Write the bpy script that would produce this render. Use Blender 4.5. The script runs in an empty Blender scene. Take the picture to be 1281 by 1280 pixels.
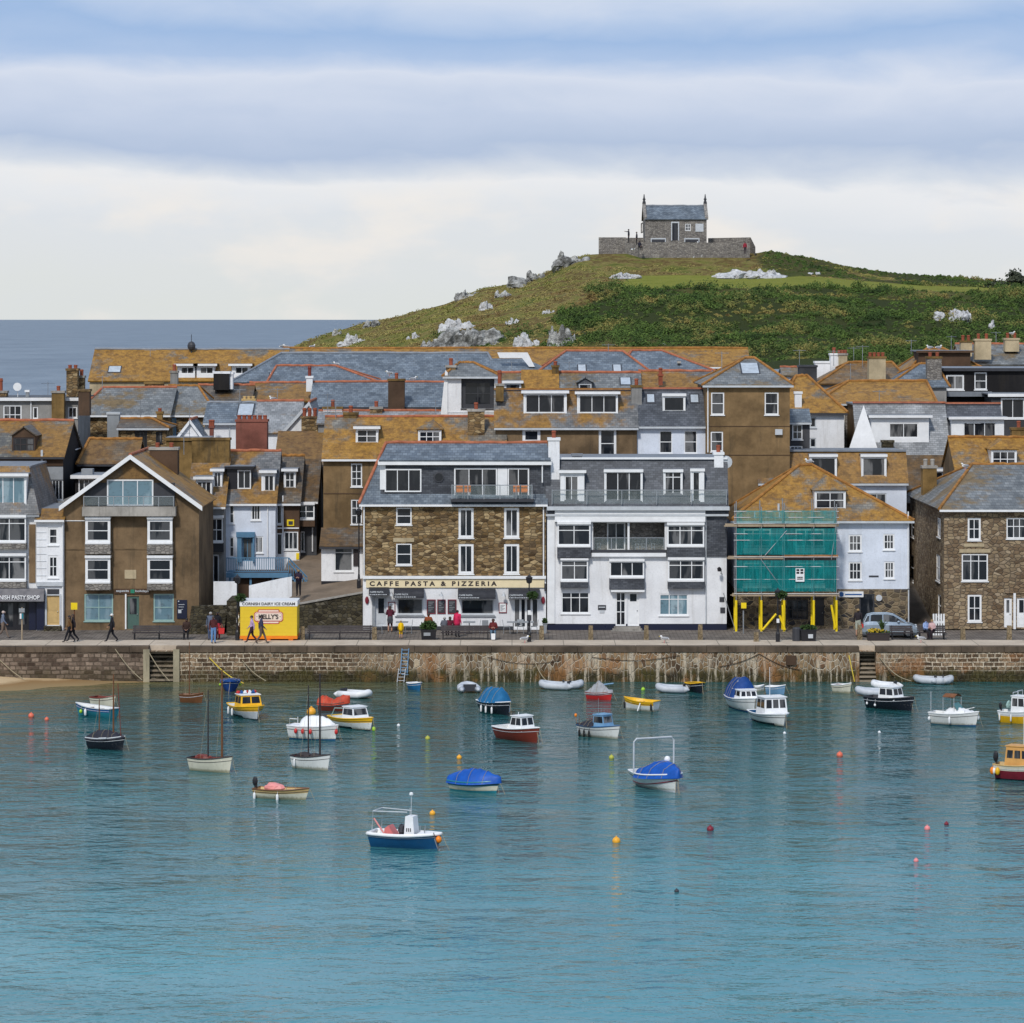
import bpy, math, random
from mathutils import Vector, Matrix, noise
R = math.radians
random.seed(11)
scn = bpy.context.scene
COL = scn.collection
# ---- survey: the place is measured from the viewpoint (level camera 21.6 m over the water) ----
F, CX, HZ, CAMZ = 4200.0, 640.5, 399.0, 21.6
QZ = 2.1                                   # height of the quay
def P(px, py, Y): return Vector(((px-CX)*Y/F, Y, CAMZ-(py-HZ)*Y/F))
def PX(px, Y): return (px-CX)*Y/F
def PZ(py, Y): return CAMZ-(py-HZ)*Y/F
def YZ(py, z=0.0): return (CAMZ-z)*F/(py-HZ)
ORG = {}

# ------------------------------------------------------------------ objects
def tag(o, label=None, cat=None, group=None, kind=None):
    if label: o['label'] = label
    if cat: o['category'] = cat
    if group: o['group'] = group
    if kind: o['kind'] = kind
    return o
def T(name, label, cat, loc, group=None, rz=0.0, local=False):
    o = bpy.data.objects.new(name, None); COL.objects.link(o)
    o.location = loc; o.rotation_euler = (0, 0, rz); o.empty_display_size = .3
    ORG[o.name] = Vector((0, 0, 0)) if local else Vector(loc)
    return tag(o, label, cat, group)

class MB:
    def __init__(s): s.v = []; s.f = []; s.m = []
    def add(s, vs, fs, m=0):
        n = len(s.v); s.v += [tuple(v) for v in vs]
        s.f += [[i+n for i in f] for f in fs]; s.m += [m]*len(fs)
        return s
    def poly(s, pts, m=0): return s.add(pts, [list(range(len(pts)))], m)
    def hexa(s, p, m=0):                   # 8 corners: bottom ring 0-3, top ring 4-7
        return s.add(p, [[3,2,1,0],[4,5,6,7],[0,1,5,4],[1,2,6,5],[2,3,7,6],[3,0,4,7]], m)
    def box(s, x0, x1, y0, y1, z0, z1, m=0):
        x0, x1 = min(x0,x1), max(x0,x1); y0, y1 = min(y0,y1), max(y0,y1); z0, z1 = min(z0,z1), max(z0,z1)
        return s.hexa([(x0,y0,z0),(x1,y0,z0),(x1,y1,z0),(x0,y1,z0),(x0,y0,z1),(x1,y0,z1),(x1,y1,z1),(x0,y1,z1)], m)
    def slab(s, pts, t, m=0):              # flat polygon with thickness t below it
        pts = [Vector(p) for p in pts]; n = Vector((0,0,0))
        for i in range(len(pts)):
            a, b = pts[i], pts[(i+1) % len(pts)]
            n += Vector(((a.y-b.y)*(a.z+b.z), (a.z-b.z)*(a.x+b.x), (a.x-b.x)*(a.y+b.y)))
        n.normalize(); k = len(pts)
        vs = pts+[p-n*t for p in pts]
        fs = [list(range(k)), list(range(2*k-1, k-1, -1))]+[[i, i+k, (i+1) % k+k, (i+1) % k] for i in range(k)]
        return s.add(vs, fs, m)
    def tube(s, pts, r, n=6, m=0, r2=None):
        pts = [Vector(p) for p in pts]; k = len(pts); vs = []
        for i, p in enumerate(pts):
            d = (pts[min(i+1, k-1)]-pts[max(i-1, 0)]).normalized()
            u = d.orthogonal() if abs(d.z) > .9 else d.cross(Vector((0,0,1)))
            u.normalize(); w = d.cross(u)
            rr = r if r2 is None else r+(r2-r)*i/(k-1)
            vs += [p+(u*math.cos(a)+w*math.sin(a))*rr for a in [2*math.pi*j/n for j in range(n)]]
        fs = [[i*n+j, i*n+(j+1) % n, (i+1)*n+(j+1) % n, (i+1)*n+j] for i in range(k-1) for j in range(n)]
        fs += [list(range(n-1, -1, -1)), list(range((k-1)*n, k*n))]
        return s.add(vs, fs, m)
    def lathe(s, c, prof, n=12, m=0):      # prof: (radius, z)
        c = Vector(c); vs = []
        for r, z in prof: vs += [c+Vector((r*math.cos(2*math.pi*j/n), r*math.sin(2*math.pi*j/n), z)) for j in range(n)]
        k = len(prof)
        fs = [[i*n+j, i*n+(j+1) % n, (i+1)*n+(j+1) % n, (i+1)*n+j] for i in range(k-1) for j in range(n)]
        fs += [list(range(n-1, -1, -1)), list(range((k-1)*n, k*n))]
        return s.add(vs, fs, m)
    def ball(s, c, r, m=0, n=10, k=7):
        c = Vector(c); rx, ry, rz = (r, r, r) if not hasattr(r, '__len__') else r
        vs = [c+Vector((0,0,-rz))]
        for i in range(1, k):
            a = -math.pi/2+math.pi*i/k
            vs += [c+Vector((rx*math.cos(a)*math.cos(2*math.pi*j/n), ry*math.cos(a)*math.sin(2*math.pi*j/n), rz*math.sin(a))) for j in range(n)]
        vs.append(c+Vector((0,0,rz))); e = len(vs)-1
        fs = [[0, 1+(j+1) % n, 1+j] for j in range(n)]
        fs += [[1+i*n+j, 1+i*n+(j+1) % n, 1+(i+1)*n+(j+1) % n, 1+(i+1)*n+j] for i in range(k-2) for j in range(n)]
        fs += [[1+(k-2)*n+j, 1+(k-2)*n+(j+1) % n, e] for j in range(n)]
        return s.add(vs, fs, m)
    def fbox(s, fr, u0, u1, v0, v1, w0, w1, m=0):
        q = [fr(u0,v0,w1), fr(u1,v0,w1), fr(u1,v0,w0), fr(u0,v0,w0), fr(u0,v1,w1), fr(u1,v1,w1), fr(u1,v1,w0), fr(u0,v1,w0)]
        return s.hexa(q, m)
    def wall(s, fr, u0, u1, v0, v1, holes, rev=.14, mf=lambda u, v: 0, cuts=()):
        us = sorted({u0, u1, *[min(max(h[i], u0), u1) for h in holes for i in (0, 1)]})
        vs = sorted({v0, v1, *[min(max(h[i], v0), v1) for h in holes for i in (2, 3)], *cuts})
        for a, b in zip(us, us[1:]):
            for c, d in zip(vs, vs[1:]):
                mu, mv = (a+b)/2, (c+d)/2
                if any(h[0] < mu < h[1] and h[2] < mv < h[3] for h in holes): continue
                s.poly([fr(a,c,0), fr(b,c,0), fr(b,d,0), fr(a,d,0)], mf(mu, mv))
        for h in holes:
            a, b, c, d = h[:4]; m = mf((a+b)/2, (c+d)/2)
            for q in ([(a,c,0),(a,d,0),(a,d,-rev),(a,c,-rev)], [(b,c,0),(b,c,-rev),(b,d,-rev),(b,d,0)],
                      [(a,c,0),(a,c,-rev),(b,c,-rev),(b,c,0)], [(a,d,0),(b,d,0),(b,d,-rev),(a,d,-rev)]):
                s.poly([fr(*t) for t in q], m)
        return s
    def build(s, name, mats, parent=None, o=None, smooth=False, kind=None):
        if not isinstance(mats, (list, tuple)): mats = [mats]
        if o is None: o = ORG[parent.name] if parent else Vector((0,0,0))
        o = Vector(o); me = bpy.data.meshes.new(name)
        me.from_pydata([(v[0]-o.x, v[1]-o.y, v[2]-o.z) for v in s.v], [], s.f)
        for m in mats: me.materials.append(m)
        if len(mats) > 1: me.polygons.foreach_set('material_index', s.m)
        if smooth: me.polygons.foreach_set('use_smooth', [True]*len(s.f))
        me.update()
        ob = bpy.data.objects.new(name, me); COL.objects.link(ob)
        if parent: ob.parent = parent; ORG[ob.name] = ORG[parent.name]
        else: ob.location = o; ORG[ob.name] = o
        if kind: ob['kind'] = kind
        return ob

# ------------------------------------------------------------------ materials
MATS = {}
def srgb(r, g, b):
    f = lambda c: (c/255/12.92) if c/255 <= .04045 else ((c/255+.055)/1.055)**2.4
    return (f(r), f(g), f(b), 1)
def c4(c): return tuple(c) if len(c) == 4 else (*c, 1)
class NT:
    def __init__(s, name):
        s.mat = bpy.data.materials.new(name); s.mat.use_nodes = True
        s.t = s.mat.node_tree; s.b = s.t.nodes['Principled BSDF']; MATS[name] = s.mat
    def n(s, typ, **k):
        nd = s.t.nodes.new('ShaderNode'+typ)
        for a, b in k.items():
            if a.startswith('i_'):
                key = a[2:]; nd.inputs[int(key) if key.isdigit() else key.replace('_', ' ')].default_value = b
            else: setattr(nd, a, b)
        return nd
    def l(s, a, b): s.t.links.new(a, b)
    def set(s, sock, v):
        if isinstance(v, bpy.types.NodeSocket): s.l(v, sock)
        else: sock.default_value = v
    def math(s, op, a, b=0.0, c=0.0, clamp=False):
        nd = s.n('Math', operation=op, use_clamp=clamp)
        for i, x in enumerate((a, b, c)): s.set(nd.inputs[i], x)
        return nd.outputs[0]
    def pos(s, rnd=True):
        tc = s.n('TexCoord').outputs['Object']
        if not rnd: return tc
        oi = s.n('ObjectInfo').outputs['Random']
        cb = s.n('CombineXYZ'); m = s.math('MULTIPLY', oi, 57.0)
        for i in range(3): s.l(m, cb.inputs[i])
        va = s.n('VectorMath', operation='ADD'); s.l(tc, va.inputs[0]); s.l(cb.outputs[0], va.inputs[1])
        return va.outputs[0]
    def uv(s, su=1.0, sv=1.0):             # along-the-wall, up
        p = s.n('SeparateXYZ'); s.l(s.n('TexCoord').outputs['Object'], p.inputs[0])
        g = s.n('SeparateXYZ'); s.l(s.n('NewGeometry').outputs['Normal'], g.inputs[0])
        c = s.math('GREATER_THAN', s.math('ABSOLUTE', g.outputs[0]), s.math('ABSOLUTE', g.outputs[1]))
        u = s.math('ADD', s.math('MULTIPLY', p.outputs[1], c), s.math('MULTIPLY', p.outputs[0], s.math('SUBTRACT', 1.0, c)))
        cb = s.n('CombineXYZ'); s.l(s.math('MULTIPLY', u, su), cb.inputs[0]); s.l(s.math('MULTIPLY', p.outputs[2], sv), cb.inputs[1])
        return cb.outputs[0]
    def scale(s, vec, k):
        m = s.n('Mapping'); s.l(vec, m.inputs[0]); m.inputs['Scale'].default_value = k; return m.outputs[0]
    def noise(s, vec, sc, det=4, rough=.6, dist=0.0):
        nd = s.n('TexNoise', i_Scale=sc, i_Detail=det, i_Roughness=rough, i_Distortion=dist); s.l(vec, nd.inputs['Vector'])
        return nd.outputs['Fac']
    def ramp(s, fac, stops, interp='LINEAR'):
        nd = s.n('ValToRGB'); s.l(fac, nd.inputs[0]); cr = nd.color_ramp; cr.interpolation = interp
        while len(cr.elements) < len(stops): cr.elements.new(.5)
        for e, (p, c) in zip(cr.elements, stops): e.position = p; e.color = c4(c) if hasattr(c, '__len__') else (c, c, c, 1)
        return nd.outputs[0]
    def smooth(s, x, a, b):
        nd = s.n('MapRange', interpolation_type='SMOOTHSTEP'); s.l(x, nd.inputs[0])
        nd.inputs[1].default_value = a; nd.inputs[2].default_value = b; return nd.outputs[0]
    def mix(s, fac, a, b, mode='MIX'):
        nd = s.n('Mix', data_type='RGBA', blend_type=mode); s.set(nd.inputs[0], fac)
        for sk, x in ((nd.inputs[6], a), (nd.inputs[7], b)): s.set(sk, c4(x) if not isinstance(x, bpy.types.NodeSocket) else x)
        return nd.outputs[2]
    def bump(s, h, st=.3, d=.02):
        nd = s.n('Bump', i_Strength=st, i_Distance=d); s.l(h, nd.inputs['Height']); s.l(nd.outputs[0], s.b.inputs['Normal'])
    def fin(s, col=None, rough=.8, spec=.3, metal=0.0):
        if col is not None: s.set(s.b.inputs['Base Color'], col if isinstance(col, bpy.types.NodeSocket) else c4(col))
        s.set(s.b.inputs['Roughness'], rough); s.b.inputs['Specular IOR Level'].default_value = spec
        s.b.inputs['Metallic'].default_value = metal
        return s.mat

def plain(name, col, rough=.5, spec=.4, var=.18, metal=0.0):
    if name in MATS: return MATS[name]
    t = NT(name); p = t.pos(); n = t.noise(p, 2.3, 5, .65); c = Vector(col[:3])
    k = t.ramp(n, [(.3, tuple(c*(1-var))), (.7, tuple(min(1, x*(1+var*.5)) for x in c))])
    return t.fin(k, t.ramp(n, [(.3, min(1, rough+.1)), (.7, max(.02, rough-.1))]), spec, metal)
def plaster(name, col, var=.28, streak=.35, dirt=(.05,.042,.03), bump=.25):
    if name in MATS: return MATS[name]
    t = NT(name); p = t.pos(); c = Vector(col[:3])
    a = t.noise(p, .45, 6, .65); f = t.noise(p, 9, 4, .7)
    st = t.noise(t.scale(p, (2.2, 2.2, .22)), 1.0, 5, .7)
    k = t.ramp(a, [(.37, tuple(c*(1-var))), (.62, tuple(min(.9, x*(1+var*.7)) for x in c))])
    k = t.mix(t.math('MULTIPLY', t.smooth(st, .5, .7), streak), k, dirt)
    k = t.mix(t.math('MULTIPLY', t.smooth(f, .45, .8), .35), k, tuple(c*.55))
    t.bump(f, bump, .02)
    return t.fin(k, .88, .2)
def stone(name, cols, sc=(3.0, 4.4), mortar=(.2,.17,.13), mw=.055, warp=.25, extra=None):
    if name in MATS: return MATS[name]
    t = NT(name); uv = t.uv(sc[0]*1.5, sc[1]*1.5); nz = t.n('TexNoise', i_Scale=.9, i_Detail=3.0); t.l(uv, nz.inputs['Vector'])
    wa = t.n('VectorMath', operation='MULTIPLY_ADD'); t.l(nz.outputs['Color'], wa.inputs[0]); wa.inputs[1].default_value = (warp,)*3; t.l(uv, wa.inputs[2])
    v = t.n('TexVoronoi', voronoi_dimensions='2D', i_Scale=1.0, i_Randomness=.85); t.l(wa.outputs[0], v.inputs['Vector'])
    e = t.n('TexVoronoi', voronoi_dimensions='2D', feature='DISTANCE_TO_EDGE', i_Scale=1.0, i_Randomness=.85); t.l(wa.outputs[0], e.inputs['Vector'])
    sp = t.n('SeparateColor'); t.l(v.outputs['Color'], sp.inputs[0])
    n = len(cols); k = t.ramp(sp.outputs[0], [(i/(n-1), c) for i, c in enumerate(cols)])
    fine = t.noise(t.pos(), 6, 5, .7)
    k = t.mix(.5, k, t.ramp(fine, [(.3, .35), (.66, 1.15)]), 'MULTIPLY')
    k = t.mix(t.math('SUBTRACT', 1.0, t.smooth(e.outputs['Distance'], mw*.4, mw*1.5)), k, mortar)
    big = t.noise(t.pos(), .35, 4, .6)
    k = t.mix(.6, k, t.ramp(big, [(.3, .6), (.65, 1.1)]), 'MULTIPLY')
    if extra: k = extra(t, k)
    h = t.math('ADD', t.smooth(e.outputs['Distance'], 0.0, .16), t.math('MULTIPLY', fine, .5))
    t.bump(h, .8, .05)
    return t.fin(k, .9, .2)
def slate(name, c1, c2, lich=.0, lc=((.28,.135,.018),(.45,.23,.035)), course=.24, pale=.25, rough=.6, lscale=.22):
    if name in MATS: return MATS[name]
    t = NT(name); uv = t.uv(1.0, 1.25)
    b = t.n('TexBrick', i_Scale=1.0, offset=.5); t.l(uv, b.inputs['Vector'])
    b.inputs['Color1'].default_value = c4(c1); b.inputs['Color2'].default_value = c4(c2)
    b.inputs['Mortar'].default_value = c4(tuple(x*.6 for x in c1)); b.inputs['Mortar Size'].default_value = .011
    b.inputs['Brick Width'].default_value = .3; b.inputs['Row Height'].default_value = course*.72; b.inputs['Bias'].default_value = -.1
    p = t.pos(); k = b.outputs['Color']
    big = t.noise(p, .6, 5, .65); fine = t.noise(p, 4.5, 5, .75)
    k = t.mix(t.math('MULTIPLY', t.smooth(fine, .56, .7), pale), k, (.4, .42, .42))
    k = t.mix(.6, k, t.ramp(big, [(.36, .5), (.63, 1.3)]), 'MULTIPLY')
    if lich > 0:
        lo = t.noise(p, lscale, 4, .6); ln = t.noise(p, 1.3, 7, .78); st = t.noise(t.scale(p, (1.5, 1.5, .3)), 1.0, 5, .7)
        s = t.math('ADD', t.math('MULTIPLY', lo, 1.3), t.math('ADD', t.math('MULTIPLY', ln, .5), t.math('MULTIPLY', st, .35)))
        th = 1.3-.24*lich
        m = t.smooth(s, th-.1, th+.1)
        lcol = t.ramp(t.noise(p, 1.7, 6, .75), [(.3, tuple(x*.55 for x in lc[0])), (.42, lc[0]), (.56, lc[1]), (.66, tuple(x*.8 for x in lc[1])), (.74, (.27, .21, .11))])
        lcol = t.mix(.55, lcol, t.ramp(fine, [(.3, .3), (.62, 1.05)]), 'MULTIPLY')
        lcol = t.mix(.4, lcol, b.outputs['Color'], 'OVERLAY')
        k = t.mix(t.math('MULTIPLY', m, .9), k, lcol)
    hh = t.math('ADD', b.outputs['Fac'], t.math('MULTIPLY', fine, -.8)); t.bump(hh, -.5, .03)
    return t.fin(k, rough, .4)

M = {}
M['white'] = plain('white_paint', (.78,.79,.8), .45, .4, .1)
M['cream'] = plain('cream_paint', (.78,.66,.42), .5, .4, .1)
M['black'] = plain('black_paint', (.016,.016,.02), .45)
M['dark'] = plain('charcoal_paint', (.04,.042,.05), .6)
M['navy'] = plain('navy_paint', (.012,.016,.04), .35)
M['grey'] = plain('grey_paint', (.28,.3,.32), .5)
M['lgrey'] = plain('pale_grey_paint', (.52,.55,.58), .5)
M['steel'] = plain('galvanised_steel', (.38,.4,.42), .42, .5, .2, .7)
M['yellow'] = plain('yellow_paint', (.85,.62,.01), .45)
M['kyellow'] = plain('kiosk_yellow', (.74,.52,.03), .45, .4, .06)
M['orange'] = plain('orange_paint', (.85,.23,.01), .45)
M['red'] = plain('red_paint', (.55,.03,.03), .45)
M['byellow'] = plain('boat_yellow_paint', (.8,.45,.012), .4)
M['maroon'] = plain('maroon_paint', (.2,.015,.03), .5)
M['teal'] = plain('teal_paint', (.02,.2,.26), .45)
M['blue'] = plain('blue_paint', (.015,.09,.28), .4)
M['dblue'] = plain('deep_blue_paint', (.01,.08,.2), .35)
M['ltblue'] = plain('light_blue_paint', (.16,.32,.5), .5)
M['doorblue'] = plain('dusty_blue_paint', (.09,.21,.34), .55)
M['sage'] = plain('sage_green_paint', (.3,.45,.42), .5)
M['dsage'] = plain('dull_green_paint', (.07,.13,.11), .5)
M['lime'] = plain('lime_green_plastic', (.35,.6,.04), .4)
M['pink'] = plain('faded_pink_plastic', (.75,.28,.26), .45)
M['brownred'] = plain('red_brown_paint', (.17,.03,.018), .45)
M['wood'] = plain('varnished_wood', (.16,.065,.025), .45)
M['pale_wood'] = plain('weathered_timber', (.36,.28,.19), .8)
M['tan'] = plain('tan_door_paint', (.55,.38,.16), .5)
M['dbrown'] = plain('dark_bench_timber', (.035,.027,.028), .6)
M['rubber'] = plain('black_rubber', (.012,.012,.013), .7)
M['rope'] = plain('old_rope', (.32,.27,.18), .9)
M['yrope'] = plain('yellow_rope', (.6,.45,.05), .8)
M['hypalon'] = plain('grey_inflatable_fabric', (.5,.53,.57), .55)
M['whypalon'] = plain('white_inflatable_fabric', (.74,.75,.76), .5)
def hullmat(name, col, grime=(.17,.16,.08)):
    t = NT(name); p = t.pos(); sp = t.n('SeparateXYZ'); t.l(t.n('TexCoord').outputs['Object'], sp.inputs[0])
    st = t.noise(t.scale(p, (7, 7, .7)), 1.0, 5, .7); n = t.noise(p, 2.2, 5, .65); c = Vector(col)
    k = t.ramp(n, [(.3, tuple(c*.86)), (.7, tuple(c))]); k = t.mix(t.math('MULTIPLY', t.smooth(st, .53, .72), .3), k, (.25,.2,.13))
    z = t.math('ADD', sp.outputs[2], t.math('MULTIPLY', t.math('SUBTRACT', st, .5), .3))
    k = t.mix(t.math('MULTIPLY', t.math('SUBTRACT', 1.0, t.smooth(z, .04, .2)), .75), k, grime); return t.fin(k, .28, .5)
M['whull'] = hullmat('white_gelcoat', (.78,.79,.77))
M['bhull'] = plain('black_hull_paint', (.012,.014,.022), .25, .5)
M['creamhull'] = hullmat('cream_hull_paint', (.7,.67,.54))
M['tarp'] = plain('blue_tarpaulin', (.004,.085,.42), .55, .3, .3)
M['canopyblue'] = plain('royal_blue_canvas', (.006,.05,.22), .7, .3, .25)
M['medblue'] = plain('faded_blue_canvas', (.01,.13,.3), .7, .3, .25)
M['redtarp'] = plain('red_orange_tarpaulin', (.5,.06,.025), .6, .3, .3)
M['greytarp'] = plain('grey_tarpaulin', (.33,.34,.36), .7, .3, .3)
M['blacktarp'] = plain('black_canvas', (.025,.027,.04), .75, .3, .3)
M['awning'] = plain('dark_awning_canvas', (.022,.024,.032), .7)
M['ridge'] = plain('terracotta_ridge', (.4,.14,.075), .85, .2, .4)
M['oridge'] = plain('lichened_ridge', (.34,.16,.045), .9, .2, .45)
M['lead'] = plain('lead_flashing', (.2,.22,.25), .6)
M['pot'] = plain('clay_chimney_pot', (.28,.08,.045), .85, .2, .3)
M['brown'] = plaster('brown_pebbledash', (.175,.118,.066), .4, .55)
M['dbrownw'] = plaster('dark_brown_render', (.09,.055,.035))
M['goldbrown'] = plaster('golden_brown_render', (.215,.14,.068), .38, .5)
M['whitew'] = plaster('white_rendered_wall', (.77,.78,.8), .1, .3, (.38,.36,.33), .12)
M['bluew'] = plaster('blue_white_rendered_wall', (.66,.71,.8), .1, .25, (.36,.37,.38), .12)
M['blackw'] = plaster('black_stained_boards', (.018,.017,.018), .3, .2)
M['dgreyw'] = plaster('dark_grey_render', (.06,.062,.068), .3, .3)
M['greyw'] = plaster('grey_cement_render', (.26,.255,.245), .25, .35)
M['sandw'] = plaster('sandy_render', (.45,.37,.24), .25, .3)
M['ochre'] = plaster('lichen_covered_render', (.2,.125,.045), .6, .7)
M['brick'] = plaster('red_brick_stack', (.2,.075,.055), .35, .3)
M['concrete'] = plaster('stained_concrete', (.33,.31,.28), .35, .5)
M['rubble'] = stone('brown_rubble_stone', [(.08,.05,.026),(.19,.12,.05),(.32,.21,.1),(.12,.08,.045),(.5,.37,.2),(.23,.15,.07)], (1.8, 3.7), (.15,.11,.065), .05)
M['rubble2'] = stone('grey_brown_granite', [(.15,.1,.06),(.27,.19,.115),(.38,.29,.18),(.18,.125,.08),(.47,.37,.25)], (1.9, 3.1), (.13,.105,.08), .05)
M['dstone'] = stone('dark_mossy_stone', [(.03,.025,.015),(.06,.05,.03),(.1,.085,.05),(.05,.045,.03),(.17,.15,.11)], (2.2, 3.4), (.05,.045,.035), .05)
M['gstone'] = stone('weathered_grey_stone', [(.17,.16,.15),(.27,.25,.23),(.36,.335,.3),(.22,.2,.185)], (2.4, 4.2), (.2,.18,.16), .05)
M['bstone'] = stone('black_and_tan_stone', [(.03,.03,.032),(.2,.15,.09),(.28,.21,.13),(.05,.05,.055),(.16,.12,.08)], (1.6, 2.6), (.25,.2,.13), .1)
M['slate'] = slate('blue_grey_slate', (.1,.125,.155), (.19,.225,.26))
M['dslate'] = slate('dark_slate', (.058,.065,.078), (.11,.12,.14), pale=.15)
M['pslate'] = slate('pale_grey_slate', (.2,.21,.22), (.33,.34,.35), .12, pale=.5)
M['mslate'] = slate('mid_grey_slate_with_lichen', (.13,.14,.145), (.23,.24,.24), .6, ((.2,.13,.045),(.31,.2,.075)))
M['lslate'] = slate('slate_half_lichened', (.12,.125,.13), (.22,.22,.22), 1.0)
M['olslate'] = slate('slate_mostly_orange_lichen', (.1,.1,.095), (.2,.19,.16), 1.2)
M['oslate'] = slate('orange_lichen_roof', (.12,.11,.095), (.21,.195,.165), 1.5, ((.33,.155,.014),(.56,.29,.035)))
M['bslate'] = slate('brown_slate', (.085,.075,.065), (.17,.145,.115), .8, ((.13,.075,.025),(.24,.13,.035)))
M['hslate'] = slate('hung_slate', (.045,.05,.062), (.1,.108,.125), 0, course=.2, pale=.1)
M['fslate'] = slate('farm_slate_brown_lichen', (.12,.09,.06), (.2,.15,.095), 1.3, ((.19,.095,.022),(.34,.19,.05)))
def glassmat(name, dark=(.012,.015,.02), curt=(.3,.3,.3), amt=.55):
    t = NT(name); p = t.pos(); oi = t.n('ObjectInfo').outputs['Random']
    n = t.noise(t.scale(p, (1.6, 1.6, .35)), 1.0, 3, .5)
    k = t.mix(t.math('MULTIPLY', t.smooth(n, .5, .6), t.math('MULTIPLY', oi, amt)), dark, curt)
    n2 = t.noise(p, 2.5, 4, .7); k = t.mix(t.math('MULTIPLY', t.smooth(n2, .5, .75), .5), k, (.03,.033,.04))
    return t.fin(k, .05, .35)
M['glass'] = glassmat('window_glass')
M['bglass'] = glassmat('blind_behind_glass', (.13,.22,.27), (.35,.45,.5), .9)
M['wglass'] = plain('skylight_glass', (.45,.5,.55), .08, .6, .25)
def clearglass():
    t = NT('railing_glass'); t.fin((.4,.5,.5), .03, .5); t.b.inputs['Alpha'].default_value = .09; return t.mat
M['rail'] = clearglass()
def netmat():
    t = NT('green_debris_netting'); uv = t.uv(1, 1); n = t.noise(t.scale(uv, (9, 1, 1)), 1.0, 4, .6); f = t.noise(t.pos(), 1.1, 3, .6)
    t.fin(t.ramp(n, [(.3, (.0,.16,.165)), (.7, (.012,.34,.345))]), .8, .15)
    t.l(t.ramp(f, [(.3, .46), (.7, .66)]), t.b.inputs['Alpha']); return t.mat
M['net'] = netmat()
M['glow'] = None

# ------------------------------------------------------------------ camera, light, world
cam = bpy.data.cameras.new('camera'); co = bpy.data.objects.new('camera', cam); COL.objects.link(co)
co.location = (0, 0, CAMZ); co.rotation_euler = (R(90), 0, 0)
cam.sensor_fit = 'HORIZONTAL'; cam.sensor_width = 36; cam.lens = F/1281*36
cam.shift_y = -(640-HZ)/1281; cam.clip_start = 1; cam.clip_end = 90000
scn.camera = co
SUN_EL, SUN_AZ = 44, 197            # azimuth: clockwise from +Y
sl = bpy.data.lights.new('sun', 'SUN'); so = bpy.data.objects.new('sun', sl); COL.objects.link(so)
sl.energy = 2.6; sl.angle = R(6); sl.color = (1, .955, .89)
d = Vector((math.sin(R(SUN_AZ))*math.cos(R(SUN_EL)), math.cos(R(SUN_AZ))*math.cos(R(SUN_EL)), math.sin(R(SUN_EL))))
so.rotation_euler = d.to_track_quat('Z', 'Y').to_euler(); so.location = d*200
def make_world():
    w = bpy.data.worlds.new('World'); scn.world = w; w.use_nodes = True
    class W(NT):
        def __init__(s): s.t = w.node_tree
    t = W(); bg = t.t.nodes['Background']; bg.inputs['Strength'].default_value = .1
    sky = t.n('TexSky', sky_type='NISHITA', sun_disc=False); sky.sun_elevation = R(SUN_EL); sky.sun_rotation = R(SUN_AZ)
    sky.air_density = 1.2; sky.dust_density = 2.0
    tc = t.n('TexCoord').outputs['Generated']; sp = t.n('SeparateXYZ'); t.l(tc, sp.inputs[0])
    az = t.math('ARCTAN2', sp.outputs[0], sp.outputs[1]); el = sp.outputs[2]
    def cvec(a, e, off):
        cb = t.n('CombineXYZ'); t.l(t.math('MULTIPLY', az, a), cb.inputs[0]); t.l(t.math('MULTIPLY', el, e), cb.inputs[1]); cb.inputs[2].default_value = off; return cb.outputs[0]
    n1 = t.noise(cvec(5, 34, 1.3), 1.0, 3, .45, .2); n2 = t.noise(cvec(24, 62, 7.7), 1.0, 5, .55, .3)
    v = t.math('ADD', t.math('MULTIPLY', el, 10.0), t.math('MULTIPLY', t.math('SUBTRACT', n1, .5), .3))
    v = t.math('ADD', v, t.math('MULTIPLY', t.math('SUBTRACT', n2, .5), .15))
    v = t.math('ADD', v, t.math('MULTIPLY', az, .10))
    S = lambda *c: tuple(x for x in srgb(*c))
    band = t.ramp(v, [(0, S(226,230,229)), (.13, S(226,230,233)), (.3, S(225,230,237)), (.415, S(236,238,243)), (.45, S(214,222,235)),
                      (.53, S(178,195,224)), (.62, S(194,207,232)), (.71, S(214,222,240)), (.79, S(172,195,231)), (.86, S(156,185,227)), (.94, S(186,204,234)), (1, S(206,217,238))])
    warm = t.smooth(t.noise(cvec(15, 34, 3.1), 1.0, 5, .55), .46, .66)
    lowm = t.math('MULTIPLY', warm, t.math('SUBTRACT', 1.0, t.smooth(el, .03, .05)))
    band = t.mix(t.math('MULTIPLY', lowm, .75), band, S(247,241,235))
    hi = t.ramp(t.noise(t.scale(tc, (2.0, 2.0, 5.0)), 1.0, 6, .6), [(.36, S(120,160,212)), (.5, S(170,192,222)), (.66, S(232,234,238))])
    col = t.mix(t.smooth(el, .09, .2), band, hi)
    sc_ = t.n('VectorMath', operation='SCALE'); t.l(col, sc_.inputs[0]); sc_.inputs['Scale'].default_value = 10.4
    mx = t.mix(.88, sky.outputs[0], sc_.outputs[0]); t.l(mx, bg.inputs['Color'])
make_world()
scn.view_settings.view_transform = 'Standard'; scn.view_settings.look = 'None'
scn.view_settings.exposure = 0; scn.view_settings.gamma = 1
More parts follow.
